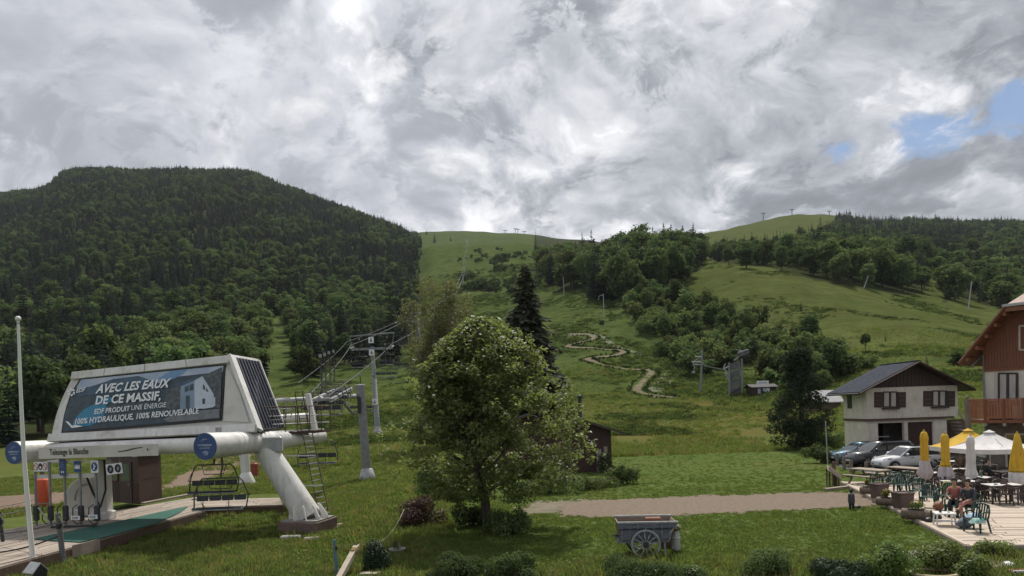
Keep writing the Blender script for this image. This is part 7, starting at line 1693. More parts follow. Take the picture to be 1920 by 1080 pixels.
# ------------------------------------------------------------------ parked cars
tyre_m = pm('tyre_rubber', (.018, .018, .019), (.025, .024, .023), 6, .9); rim_m = pm('alloy_rim', (.36, .36, .38), (.26, .26, .28), 5, .35, .7)
lamp_m = pm('headlamp_glass', (.45, .48, .52), (.30, .33, .38), 4, .12, spec=.8); red_lamp = pm('red_lamp', (.30, .02, .015), (.22, .015, .012), 4, .2)
glass_car = glass('car_glass', (.018, .022, .026), .04)
def paint(name, c, metal=.0): return pm(name, c, tuple(x * .9 for x in c), .8, .28, metal, spec=.5, coat=.6)
def car(name, label, loc, rz, L, W, H, col, belt, hood_z, wb, rear='hatch', group='cars parked in front of the gable house', wr=.32, roofc=None):
    t = thing(name, label, 'car', loc, rz, group); hl, hw = L / 2, W / 2
    # body lofted along its length; +x is the front
    S = [(hl, .62, .34, .56), (hl - .06, .78, .24, .64), (hl - .22, .90, .20, hood_z - .10), (hl - .55, .96, .19, hood_z - .03), (hl - .95, .985, .19, hood_z + .02), (hl - 1.25, .99, .19, belt - .02), (0, 1.0, .19, belt), (-hl + .9, 1.0, .20, belt + .04), (-hl + .35, .97, .22, belt + .04), (-hl + .08, .88, .28, belt - .02), (-hl, .74, .36, belt - .22)]
    vs = []; n = 12
    for x, w, zb, zt in S:
        y = hw * w; h = zt - zb
        vs += [(x, s_ * y * a, zb + h * b) for s_, a, b in ((-1, .0, 0), (-1, .80, 0), (-1, .97, .12), (-1, 1.0, .45), (-1, .965, .80), (-1, .84, 1.0), (1, .0, 1.02), (1, .84, 1.0), (1, .965, .80), (1, 1.0, .45), (1, .97, .12), (1, .80, 0))]
    fs = [(i * n + k, i * n + (k + 1) % n, (i + 1) * n + (k + 1) % n, (i + 1) * n + k) for i in range(len(S) - 1) for k in range(n)] + [tuple(range(n - 1, -1, -1)), tuple(range((len(S) - 1) * n, len(S) * n))]
    m = B(); m.add(vs, fs, col, True); m.build('body', t)
    # greenhouse
    xf0, xf1 = hl - 1.12, hl - 1.95; xr0, xr1 = (-hl + .10, -hl + .55) if rear != 'notch' else (-hl + .75, -hl + 1.30)
    bw, tw = hw * .90, hw * .68; zb, zt = belt - .03, H
    def sec(z, f): return [(xf0 + (xf1 - xf0) * f, -(bw + (tw - bw) * f) * .93, z), (xf0 + (xf1 - xf0) * f - .28, -(bw + (tw - bw) * f), z), (xr0 + (xr1 - xr0) * f + .2, -(bw + (tw - bw) * f), z), (xr0 + (xr1 - xr0) * f, -(bw + (tw - bw) * f) * .85, z), (xr0 + (xr1 - xr0) * f, (bw + (tw - bw) * f) * .85, z), (xr0 + (xr1 - xr0) * f + .2, (bw + (tw - bw) * f), z), (xf0 + (xf1 - xf0) * f - .28, (bw + (tw - bw) * f), z), (xf0 + (xf1 - xf0) * f, (bw + (tw - bw) * f) * .93, z)]
    lv = [(zb, 0), (zb + (zt - zb) * .55, .50), (zt - .09, .88)]; vs = [p for z, f in lv for p in sec(z, f)]; fs = [(i * 8 + (k + 1) % 8, i * 8 + k, (i + 1) * 8 + k, (i + 1) * 8 + (k + 1) % 8) for i in range(2) for k in range(8)]
    m = B(); m.add(vs, fs, glass_car, False); m.build('glazing', t)
    a, b, c = sec(zt - .10, .87), sec(zt - .03, .97), [(x * .93, y * .82, zt) for x, y, z in sec(zt, 1.0)]
    m = B(); m.add(a + b + c, [(i * 8 + (k + 1) % 8, i * 8 + k, (i + 1) * 8 + k, (i + 1) * 8 + (k + 1) % 8) for i in range(2) for k in range(8)] + [tuple(range(16, 24))][::1], roofc or col, True); m.build('roof', t)
    for sg in (-1, 1):
        lo, hi = sec(zb, 0), sec(zt - .08, .90)
        for i, w_ in ((0 if sg < 0 else 7, .07), (3 if sg < 0 else 4, .12)): m = B(); m.beam(V(lo[i]) + V((0, sg * .01, -.02)), V(hi[i]) + V((0, sg * .01, 0)), w_, .05, col, V((0, sg, 0))); m.build('pillar', t)
        xm = .05; p0 = V((xm, sg * (bw + .012), zb)); p1 = V((xm - .1, sg * (bw + (tw - bw) * .9 + .012), zt - .07)); m = B(); m.beam(p0, p1, .10, .03, black, V((0, sg, 0))); m.build('pillar', t)
        m = B(); m.ball((hl - 1.42, sg * (hw + .07), belt + .06), (.09, .12, .085), col, 10, 6); m.build('wing_mirror', t)
        m = B(); m.prism([(hl - .10, sg * hw * .55, hood_z - .17), (hl - .42, sg * hw * .93, hood_z - .12), (hl - .52, sg * hw * .95, hood_z - .03), (hl - .22, sg * hw * .62, hood_z - .07)], (.03, sg * .025, .02), lamp_m); m.build('headlight', t)
        m = B(); m.box((-hl + .10, sg * hw * .78, belt - .12), (.12, .26, .22), red_lamp); m.build('tail_light', t)
        m = B(); m.box((0, sg * (hw + .004), .26), (L * .52, .03, .10), black); m.build('sill', t)
        for x in (.55, -.55): m = B(); m.box((x - .35, sg * (hw + .003), belt - .14), (.17, .025, .03), black if roofc is None else col); m.build('door_handle', t)
        for x in (wb / 2 + .05, -wb / 2 + .05):
            y = sg * (hw - .11); Rx = Matrix.Rotation(pi / 2, 3, 'X')
            m = B(); m.lathe([(wr + .06, -.12), (wr + .06, .12)], black, (x, y + sg * -.012, wr + .01), 22, True, Rx); m.lathe([(0, .10), (wr + .06, .10)], black, (x, y, wr + .01), 22, True, Rx); m.build('wheel_arch', t)
            m = B(); m.lathe([(wr * .62, -.10), (wr * .97, -.11), (wr, -.07), (wr, .07), (wr * .97, .11), (wr * .62, .10)], tyre_m, (x, y, wr), 24, True, Rx); wl = m.build('wheel', t)
            m = B(); yo = y + sg * .10; m.lathe([(wr * .64, -.02), (wr * .60, .02), (wr * .55, 0)], rim_m, (x, yo, wr), 20, True, Rx); m.lathe([(0, 0), (wr * .16, 0)], rim_m, (x, yo + sg * .012, wr), 10, True, Rx)
            m.lathe([(0, 0), (wr * .60, 0)], black, (x, yo - sg * .03, wr), 20, True, Rx)
            for k in range(5): a_ = 2 * pi * k / 5 + .3; m.beam((x, yo, wr), (x + wr * .58 * cos(a_), yo, wr + wr * .58 * sin(a_)), .06, .02, rim_m, V((0, 1, 0)))
            m.build('rim', wl)
    m = B(); m.prism([(hl - .02, -hw * .52, .40), (hl - .02, hw * .52, .40), (hl - .07, hw * .46, .60), (hl - .07, -hw * .46, .60)], (.035, 0, .01), black); m.build('grille', t)
    m = B(); m.box((hl + .005, 0, .44), (.02, .52, .11), print_white); m.build('number_plate', t)
    m = B(); m.prism([(hl - .10, -hw * .70, .24), (hl - .10, hw * .70, .24), (hl - .02, hw * .55, .33), (hl - .02, -hw * .55, .33)], (.03, 0, .0), black); m.build('bumper_vent', t)
    return t
c = G(1676, 884); h = pi + .10; fw = V((cos(h), sin(h), 0)); lf = V((-sin(h), cos(h), 0))
def place_car(px, py, h, wb, W):           # pixel = foot of the near front wheel
    p = G(px, py); f = V((cos(h), sin(h), 0)); l = V((-sin(h), cos(h), 0)); q = p - f * (wb / 2 + .05) - l * (W / 2 - .1); q.z = p.z + .012; return q
car('white_car', 'white hatchback parked nearest to the terrace', place_car(1678, 884, h, 2.54, 1.74), h, 3.97, 1.74, 1.46, paint('car_white', (.66, .66, .67)), .95, .86, 2.54)
h2 = pi + .09; car('dark_car', 'dark grey large family car between the white and the blue car', place_car(1628, 876, h2, 2.7, 1.84), h2, 4.60, 1.84, 1.62, paint('car_dark', (.030, .031, .036)), 1.06, .98, 2.7, wr=.35)
h3 = pi + .09; car('blue_car', 'light blue metallic car parked farthest from the terrace', place_car(1591, 870, h3, 2.55, 1.72), h3, 4.15, 1.72, 1.44, paint('car_blue', (.10, .20, .27), .3), .93, .85, 2.55)

# ------------------------------------------------------------------ terrace
def T(px, py): return PZ(px, py, .15)
def make_terrace():
    A, Bq, Cq, Dq = T(1812, 1023), T(2110, 1018), T(2110, 900), T(1577, 903)
    t = thing('terrace', 'pale wooden terrace with many boards beside the lawn', 'terrace', V((A.x, A.y, 0)))
    deck_quads(A, Bq, Cq, Dq, 68, 3, wood_deck, t, .04, .010)
    m = B(); m.beam(A - V((0, 0, .10)) - V((.02, 0, 0)), Dq - V((0, 0, .10)) - V((.02, 0, 0)), .04, .19, wood_old); m.beam(A - V((0, .02, .10)), Bq - V((0, .02, .10)), .04, .19, wood_old); m.build('edge_board', t, True)
    m = B(); m.beam(A.lerp(Dq, .0) + V((.06, .05, .012)), Dq + V((.06, 0, .012)), .13, .03, wood_lt); m.build('rim_board', t, True)
wood_lt = pm('bleached_wood', (.46, .40, .31), (.38, .32, .25), 3, .85, stretch=(1, 8, 8), bump=.2)
make_terrace()
table_wood = pm('grey_brown_table_wood', (.30, .255, .20), (.22, .185, .145), 3, .85, stretch=(1, 8, 8), bump=.2, rand=.1)
resin_br = pm('dark_brown_resin', (.050, .036, .032), (.038, .028, .025), 4, .45); table_top = pm('pale_table_top', (.60, .58, .55), (.52, .50, .47), 2, .4)
green_pl = pm('dark_green_plastic', (.016, .055, .042), (.012, .042, .033), 4, .35); terra = pm('brown_planter', (.115, .080, .072), (.085, .060, .055), 3, .8, bump=.15)
def make_picnic():
    t = thing('picnic_table', 'x', 'picnic table'); w = wood_brown
    for i in range(5): m = B(); m.box((0, -.33 + .165 * i, .74), (1.9, .155, .045), table_wood); m.build('table_board', t)
    for y in (-.78, .78):
        for k in (-.5, .5): m = B(); m.box((0, y + k * .15, .45), (1.9, .14, .045), table_wood); m.build('bench_board', t)
    for x in (-.68, .68):
        for sg in (-1, 1): m = B(); m.beam((x, sg * .22, .72), (x, sg * .70, 0), .05, .10, w, V((1, 0, 0))); m.build('leg', t)
        m = B(); m.beam((x + .05, -.88, .40), (x + .05, .88, .40), .05, .09, w); m.build('bench_support', t); m = B(); m.beam((x + .05, -.38, .69), (x + .05, .38, .69), .05, .09, w); m.build('top_support', t)
    return t
PT = make_picnic(); pts_ = []
for px, py, rz, lab in ((1631, 907, -1.19, 'wooden picnic table at the far left corner of the terrace'), (1702, 904, -1.19, 'wooden picnic table in front of the white car')):
    o = PT if not pts_ else dup(PT); pts_.append(o); o.location = T(px, py); o.rotation_euler = (0, 0, rz); o['label'] = lab; o['group'] = 'picnic tables on the terrace'
def make_plastic_chair(name, mat, h=.90):
    t = thing(name, 'x', 'chair')
    m = B(); m.bbox((0, 0, .42), (.48, .46, .035), mat, .015); m.build('seat', t)
    m = B(); m.tube([(-.24, .20, .42), (-.25, .27, .66), (-.20, .32, h - .06), (0, .34, h), (.20, .32, h - .06), (.25, .27, .66), (.24, .20, .42)], .030, mat, 6); bk = m.build('backrest', t)
    for i in range(5): x = -.15 + .075 * i; m = B(); m.beam((x, .21, .43), (x * 1.05, .33, h - .02 - abs(x) * .25), .046, .016, mat, V((0, 1, 0))); m.build('slat', bk)
    for sx in (-1, 1):
        for y, yo in ((-.20, -.25), (.19, .27)): m = B(); m.tube([(sx * .22, y, .42), (sx * .27, yo, 0)], [.034, .028], mat, 6); m.build('leg', t)
        m = B(); m.tube([(sx * .26, -.24, .03), (sx * .27, -.23, .60), (sx * .28, -.12, .655), (sx * .27, .14, .65), (sx * .25, .27, .68)], .030, mat, 6); m.build('armrest', t)
    return t
GC = make_plastic_chair('green_chair', green_pl); gcs = []
for px, py, rz, lab in ((1644, 922, 2.6, 'green plastic chair at the far end, between picnic table and square planter'), (1676, 922, -.6, 'green plastic chair behind the far square planter'), (1688, 926, -.5, 'green plastic chair just right of the far square planter'), (1698, 920, -.9, 'green plastic chair turned away, behind two others of the far row'), (1722, 937, -.7, 'green plastic chair behind the nearer square planter'), (1741, 951, -.7, 'green plastic chair between nearer square planter and seated people'), (1832, 997, -1.15, 'nearest green plastic chair with towels on its seat'), (1776, 948, -.9, 'green plastic chair draped with a yellow green cloth'), (1793, 968, -1.0, 'green plastic chair under the person in the red top'), (1818, 972, -1.15, 'green plastic chair under the person in the dark top')):
    o = GC if not gcs else dup(GC); gcs.append(o); o.location = T(px, py); o.rotation_euler = (0, 0, rz); o['label'] = lab; o['group'] = 'green chairs along the terrace edge'
def make_table():
    t = thing('terrace_table', 'x', 'table'); m = B(); m.bbox((0, 0, .73), (1.25, .78, .03), table_top, .01); m.build('table_top', t)
    m = B(); m.box((0, 0, .69), (1.12, .66, .06), resin_br); m.build('apron', t)
    for x in (-.53, .53):
        for y in (-.30, .30): m = B(); m.tube([(x, y, .70), (x, y, 0)], [.035, .026], resin_br, 6); m.build('leg', t)
    return t
TB = make_table(); BC = make_plastic_chair('brown_chair', resin_br, .84); tbs = []; bcs = []
TABS = [(1757, 915, -.15, 'pale topped table between the two left closed yellow parasols'), (1795, 907, -.15, 'pale topped table behind the second closed yellow parasol'), (1800, 934, -.12, 'pale topped table left of the closed white parasol'), (1830, 926, -.12, 'pale topped table right of the closed white parasol'), (1880, 942, -.10, 'pale topped table nearest the viewer at the right edge'), (1893, 912, -.1, 'pale topped table behind the nearest right hand table'), (1930, 928, -.1, 'pale topped table cut by the right edge of the view'), (1795, 889, -.1, 'pale topped table under the yellow parasol'), (1840, 897, -.1, 'pale topped table under the white parasol')]
for k, (px, py, rz, lab) in enumerate(TABS):
    o = TB if not tbs else dup(TB); tbs.append(o); p = T(px, py); o.location = p; o.rotation_euler = (0, 0, rz); o['label'] = lab; o['group'] = 'tables on the terrace'
    R = rotz(rz); short = lab.split(' table ')[1]
    for q, (x, y, a) in enumerate(((-.34, -.62, pi), (.34, -.60, pi), (-.33, .60, 0), (.35, .62, 0))):
        if k >= 7 and q < 2: continue
        c = BC if not bcs else dup(BC); bcs.append(c); c.location = p + R @ V((x, y, 0)); c.rotation_euler = (0, 0, rz + a + rnd.uniform(-.25, .25))
        c['label'] = 'brown chair, %s %s side, table %s' if len(short.split()) > 5 else 'dark brown resin chair at the %s %s of the table %s' % (('left', 'right')[q % 2], ('front', 'back')[q // 2], short)
        c['group'] = 'brown chairs round the terrace tables'
# things left on the tables
glass_cl = pm('drinking_glass', (.30, .33, .34), (.22, .25, .26), 3, .1, spec=.8); bottle_gr = pm('green_bottle', (.02, .06, .03), (.015, .045, .022), 3, .15, spec=.7)
def on_table(k, dx, dy, kind, lab):
    px, py, rz, _ = TABS[k]; p = T(px, py) + rotz(rz) @ V((dx, dy, .747)); m = B()
    if kind == 'glass': m.lathe([(0, 0), (.032, 0), (.042, .13), (.038, .13), (.03, .01)], glass_cl, n=10); m.solo('drinking_glass', lab, 'glass', p)
    elif kind == 'bottle': m.lathe([(0, 0), (.04, 0), (.04, .18), (.015, .23), (.015, .30), (0, .30)], bottle_gr, n=10); m.solo('bottle', lab, 'bottle', p)
    elif kind == 'ashtray': m.lathe([(0, 0), (.06, 0), (.065, .035), (.05, .035), (.04, .012), (0, .012)], dark_steel, n=12); m.solo('ashtray', lab, 'ashtray', p)
    else: m.prism([(-.11, -.06, 0), (.11, -.06, 0), (.11, 0, .20), (-.11, 0, .20)], (0, .012, 0), terra); m.prism([(-.11, .07, 0), (.11, .07, 0), (.11, .012, .20), (-.11, .012, .20)], (0, -.012, 0), terra); m.solo('menu_stand', lab, 'menu stand', p, rz)
for a in ((4, .1, .05, 'menu', 'brown folded menu card on the nearest right hand table'), (4, -.3, -.1, 'ashtray', 'dark ashtray on the nearest right hand table'), (2, .2, .1, 'menu', 'brown folded menu card left of the closed white parasol'), (3, -.1, .0, 'glass', 'drinking glass right of the closed white parasol'), (3, .3, .1, 'bottle', 'green bottle right of the closed white parasol'), (0, .1, .05, 'ashtray', 'dark ashtray between the two left yellow parasols'), (8, .1, -.1, 'bottle', 'green bottle on the table under the white parasol'), (8, -.2, .0, 'glass', 'drinking glass on the table under the white parasol'), (7, .0, .0, 'glass', 'drinking glass on the table under the yellow parasol'), (5, .1, .0, 'menu', 'brown folded menu card behind the nearest right hand table')): on_table(*a)
# parasols
yel = pm('yellow_cloth', (.62, .40, .045), (.54, .32, .035), 2.5, .9, bump=.1); wht = pm('white_cloth', (.66, .64, .62), (.56, .54, .53), 2.5, .9, bump=.1); lilac = pm('pale_lilac_cloth', (.50, .46, .47), (.42, .38, .40), 3, .9)
def closed_parasol(px, py, top, wpx, c1, c2, split, tie, label):
    p = T(px, py); s = p.y / F; H = (py - top) * s; t = thing('closed_parasol', label, 'parasol', p, 0, 'closed parasols on the terrace'); w = wpx * s / 2
    m = B(); m.tube([(0, 0, 0), (0, 0, H)], .026, white_clean, 8); m.build('pole', t); m = B(); m.lathe([(.28, 0), (.28, .05), (.07, .09), (.05, .25)], concrete, n=14); m.build('base', t)
    z0 = .60 if H > 2.4 else .5
    prof = [(.06, H - .02), (.13, H - .10), (.16, H - .30), (.135, H - .55), (.15, H - .95), (.135, z0 + (H - z0) * .42), (w * .80, z0 + (H - z0) * .27), (w * 1.05, z0 + .28), (w * .8, z0 + .08), (w * .55, z0)] if tie else [(.05, H), (.10, H - .12), (w * .5, H - .5), (w * .68, H - 1.0), (w * .85, H - 1.5), (w * 1.0, z0 + .35), (w * 1.02, z0 + .15), (w * .85, z0)]
    def cloth(pr, mat, nm, ph):
        n = 32; vs = []; mb = B()
        for r, z in pr:
            for k in range(n): a = 2 * pi * k / n; f = 1 + (.26 * sin(7 * a + ph + z * 1.7) + .22 * mnoise.noise(V((cos(a) * 2, sin(a) * 2, z * 2.2 + px)))) * min(1, (H - z) / .6); zz = z + (.05 * sin(8 * a + ph) if z < z0 + .3 else 0); vs.append((r * f * cos(a), r * f * sin(a), zz))
        mb.add(vs, [(i * n + (k + 1) % n, i * n + k, (i + 1) * n + k, (i + 1) * n + (k + 1) % n) for i in range(len(pr) - 1) for k in range(n)], mat, True); mb.build(nm, t)
    zc = z0 + (H - z0) * split; full = []
    for a, b in zip(prof, prof[1:]):
        for i in range(4): f = i / 4; full.append((a[0] + (b[0] - a[0]) * f, a[1] + (b[1] - a[1]) * f))
    full.append(prof[-1]); up_ = [q for q in full if q[1] >= zc]; lo = [q for q in full if q[1] <= zc + .12]
    if split > 0: cloth(up_, c1, 'canopy', 0); cloth([(r * 1.0, z) for r, z in lo], c2, 'valance', .0)
    else: cloth(full, c1, 'canopy', 0)
    if tie: m = B(); m.lathe([(.17, -.03), (.175, 0), (.17, .03)], c1, (0, 0, z0 + (H - z0) * .42), 14); m.build('tie', t)
    m = B(); m.lathe([(.03, 0), (.045, .03), (0, .09)], c1, (0, 0, H), 8); m.build('finial', t)
closed_parasol(1736, 922, 808, 22, yel, lilac, .36, True, 'closed yellow parasol with a pale hem, leftmost on the terrace')
closed_parasol(1775, 928, 812, 24, yel, lilac, .30, True, 'closed yellow parasol with bulging hem, second from the left')
closed_parasol(1823, 926, 816, 17, wht, wht, 0, True, 'closed greyish white parasol in the middle of the terrace')
closed_parasol(1911, 934, 812, 27, yel, wht, .22, False, 'closed yellow parasol with white hem nearest the right edge')
def open_parasol(px, py, top, edge, wpx, col, val, label, rz=.5, seg=4, drop=.22):
    p = T(px, py); s = p.y / F; H = (py - top) * s; ze = (py - edge) * s; r = wpx * s / 2; t = thing('open_parasol', label, 'parasol', p, rz)
    m = B(); m.tube([(0, 0, 0), (0, 0, H - .05)], .03, white_clean, 8); m.build('pole', t); m = B(); m.lathe([(.35, 0), (.35, .06), (.08, .1), (.06, .3)], concrete, n=14); m.build('base', t)
    R_ = r * 1.22; cs = [V((R_ * cos(a), R_ * sin(a), ze)) for a in [2 * pi * k / seg + pi / seg for k in range(seg)]]; ap = V((0, 0, H))
    for k in range(seg):
        a, b = cs[k], cs[(k + 1) % seg]; mid = (a + b) / 2 * .97; m = B(); n = 5; vs = []
        for i in range(n + 1):
            f = i / n
            for j in range(5): g = j / 4; e = a.lerp(b, g); e = e + (mid - (a + b) / 2) * (4 * g * (1 - g)); q = ap.lerp(e, f); vs.append(q - V((0, 0, .10 * 4 * f * (1 - f))))
        m.add(vs, [(i * 5 + j, (i + 1) * 5 + j, (i + 1) * 5 + j + 1, i * 5 + j + 1) for i in range(n) for j in range(4)], col, True); cn = m.build('canopy_panel', t)
        m = B(); ed = vs[-5:]; m.add(ed + [x * 1.01 - V((0, 0, drop)) + V((0, 0, x.z * -.01)) for x in ed], [(j, j + 5, j + 6, j + 1) for j in range(4)], val, True); m.build('valance', cn)
        m = B(); m.tube([ap - V((0, 0, .12)), a - V((0, 0, .06))], .014, galv, 5); m.build('rib', t)
    m = B(); tp = [ap + V((0, 0, .04))] + [ap.lerp(c_, .15) + V((0, 0, .03)) for c_ in cs]; m.add(tp, [(0, 1 + k, 1 + (k + 1) % seg) for k in range(seg)], col); m.build('vent_cap', t)
open_parasol(1858, 908, 807, 838, 118, wht, wht, 'open white parasol in front of the chalet', .55)
open_parasol(1818, 896, 804, 836, 104, yel, wht, 'open yellow parasol with white hem behind the white one', .35)
# planters, logs, low table, bags
def leafy(t, c, rx, h, n, leaf, mat, seed, nm='foliage'):
    rng = np.random.default_rng(seed); lb = [(np.array([c[0] + rng.uniform(-.4, .4) * rx, c[1] + rng.uniform(-.4, .4) * rx, c[2] + h * rng.uniform(.3, .8)]), np.array([rx * .5, rx * .5, h * .35])) for _ in range(5)]
    C, D = crown_points(rng, n, lb, .3); L = leaf * rng.uniform(.6, 1.4, n); v, q = leaf_quads(C, D + rng.normal(size=D.shape) * .4 + [0, 0, .5], L, L * .5, rng); link(nm, np_mesh(nm, v, q, [mat]), t)['kind'] = 'stuff'
def square_planter(px, py, wpx, hpx, label):
    p = T(px, py); s = p.y / F; w, h = wpx * s, hpx * s; p = p + V((0, w / 2, 0)); t = thing('square_planter', label, 'planter', p, .12); o = w * .42; i = w * .5; m = B()
    m.hexa([V(q) for q in ((-o, -o, 0), (o, -o, 0), (o, o, 0), (-o, o, 0))], [V(q) for q in ((-i, -i, h), (i, -i, h), (i, i, h), (-i, i, h))], terra); m.build('pot', t)
    for a, b in (((-i, -i), (i, -i)), ((i, -i), (i, i)), ((i, i), (-i, i)), ((-i, i), (-i, -i))): m = B(); m.beam(V((*a, h + .01)), V((*b, h + .01)), .07, .05, terra); m.build('rim', t)
    m = B(); m.box((0, 0, h - .03), (2 * i - .1, 2 * i - .1, .05), soil); m.build('soil', t)
square_planter(1655, 936, 24, 27, 'far square brown planter on the terrace edge'); square_planter(1701, 956, 28, 30, 'nearer square brown planter on the terrace edge')
def log_planter(px, py, L, r, rz, label, seed, mat=None):
    p = T(px, py); t = thing('log_planter', label, 'planter', p, rz); m = B(); n = 14; Rz = [(-L / 2, r), (L / 2, r)]
    m.tube([(-L / 2, 0, r), (-L / 6, 0, r), (L / 6, 0, r), (L / 2, 0, r)], [r, r * 1.03, .97 * r, r * 1.02], wood_log, 16); m.build('log', t)
    for x in (-L / 2 - .003, L / 2 + .003): m = B(); m.add([V((x, r * .8 * cos(2 * pi * i / 14), r + r * .8 * sin(2 * pi * i / 14))) for i in range(14)], [tuple(range(14))], wood_brown); m.build('log_end', t)
    m = B(); m.box((0, 0, 2 * r - .02), (L * .55, r * 1.1, .06), soil); m.build('hollow', t)
    for x in (-L * .3, L * .3): m = B(); m.beam((x, -r, .04), (x, r, .04), .08, .08, wood_brown); m.build('foot', t)
    leafy(t, (0, 0, 2 * r), L * .35, .32, 260, .10, mat or lf_lt, seed); leafy(t, (0, 0, 2 * r + .06), L * .3, .30, 36, .07, lf_orange, seed + 50, 'flowers')
log_planter(1626, 926, .55, .17, -.9, 'small far log planter with green plants', 61); log_planter(1663, 948, .75, .17, -.9, 'middle log planter beside the far square planter', 62); log_planter(1719, 974, .95, .19, -.85, 'largest nearest log planter with yellowish plants', 63)
def make_low_table():
    p = T(1771, 985); t = thing('low_table', 'low white plastic table in front of the seated people', 'low table', p, -.3); m = B(); m.bbox((0, 0, .42), (.62, .5, .05), white_clean, .02); m.build('table_top', t)
    for x in (-.26, .26):
        for y in (-.2, .2): m = B(); m.tube([(x, y, .41), (x * 1.08, y * 1.08, 0)], .028, white_clean, 6); m.build('leg', t)
    m = B(); m.box((0, 0, .16), (.5, .36, .025), white_clean); m.build('shelf', t)
    for dx, dy, c, h, lab in ((-.1, .05, dark_steel, .12, 'small dark cup on the low white table'), (.12, -.05, print_white, .05, 'pale saucer on the low white table')):
        m = B(); m.lathe([(0, 0), (.04, 0), (.05, h), (.045, h)], c, n=10); m.solo('cup', lab, 'cup', p + V((dx, dy, .447)))
make_low_table()
def bag(name, px, py, w, d, h, mat, label, cat, rz=0.0, seed=0):
    p = T(px, py); rng = np.random.default_rng(seed); m = B(); m.ball((0, 0, h * .48), (w / 2, d / 2, h / 2), mat, 14, 9); m.v = [tuple(np.array(q) * (1 + .18 * mnoise.noise(V(q) * 6 + V((seed, 0, 0)))) * [1, 1, 1] if q[2] > 0 else (q[0], q[1], 0.0)) for q in m.v]; t = thing(name, label, cat, p, rz); m.build('body', t)
    m = B(); m.tube([(-w * .2, -d * .35, h * .75), (-w * .05, -d * .45, h * 1.1), (w * .15, -d * .35, h * .8)], .018, black, 5); m.build('strap', t)
grey_blue = pm('grey_blue_cloth', (.13, .145, .18), (.09, .10, .13), 6, .9); brown_cl = pm('brown_leather', (.20, .09, .05), (.15, .07, .04), 5, .7)
bag('backpack', 1809, 990, .62, .45, .34, grey_blue, 'grey blue backpack slumped beside the nearest green chair', 'backpack', .3, 1)
bag('bag', 1755, 976, .40, .35, .26, black, 'dark round bag left of the low white table', 'bag', 0, 2); bag('bag', 1760, 956, .48, .36, .34, brown_cl, 'brown leather bag behind the low white table', 'bag', .4, 3); bag('cap', 1742, 978, .30, .26, .16, dark_steel, 'dark hat lying by the largest log planter', 'hat', 0, 4)
def cloth_on(px, py, z, w, d, mat, label, seed, drop=.12, rz=0, name='towel'):
    p = T(px, py) + V((0, 0, z)); n = 9; vs = []
    for i in range(n):
        for j in range(n): x, y = (i / (n - 1) - .5) * w, (j / (n - 1) - .5) * d; e = max(0, abs(x) / w * 2 - .6, abs(y) / d * 2 - .6); vs.append((x, y, .05 + .05 * mnoise.noise(V((x * 7, y * 7, seed))) - e * drop))
    m = B(); m.add(vs, [(i * n + j, (i + 1) * n + j, (i + 1) * n + j + 1, i * n + j + 1) for i in range(n - 1) for j in range(n - 1)], mat, True); m.solo(name, label, 'towel', p, rz)
cloth_on(1826, 990, .44, .42, .40, pm('blue_white_towel', (.35, .42, .50), (.10, .22, .36), 9, .9, lo=.45, hi=.55), 'blue and white towel on the nearest green chair', 3, .3)
cloth_on(1834, 1000, .43, .40, .34, pm('mint_towel', (.30, .44, .40), (.10, .30, .27), 10, .9, lo=.45, hi=.55), 'mint striped towel hanging over the front of the nearest chair', 5, .35)
cloth_on(1778, 944, .86, .46, .30, pm('yellow_green_cloth', (.34, .36, .10), (.25, .28, .07), 8, .9), 'yellow green cloth hung over the back of a green chair', 6, .9, -.9)
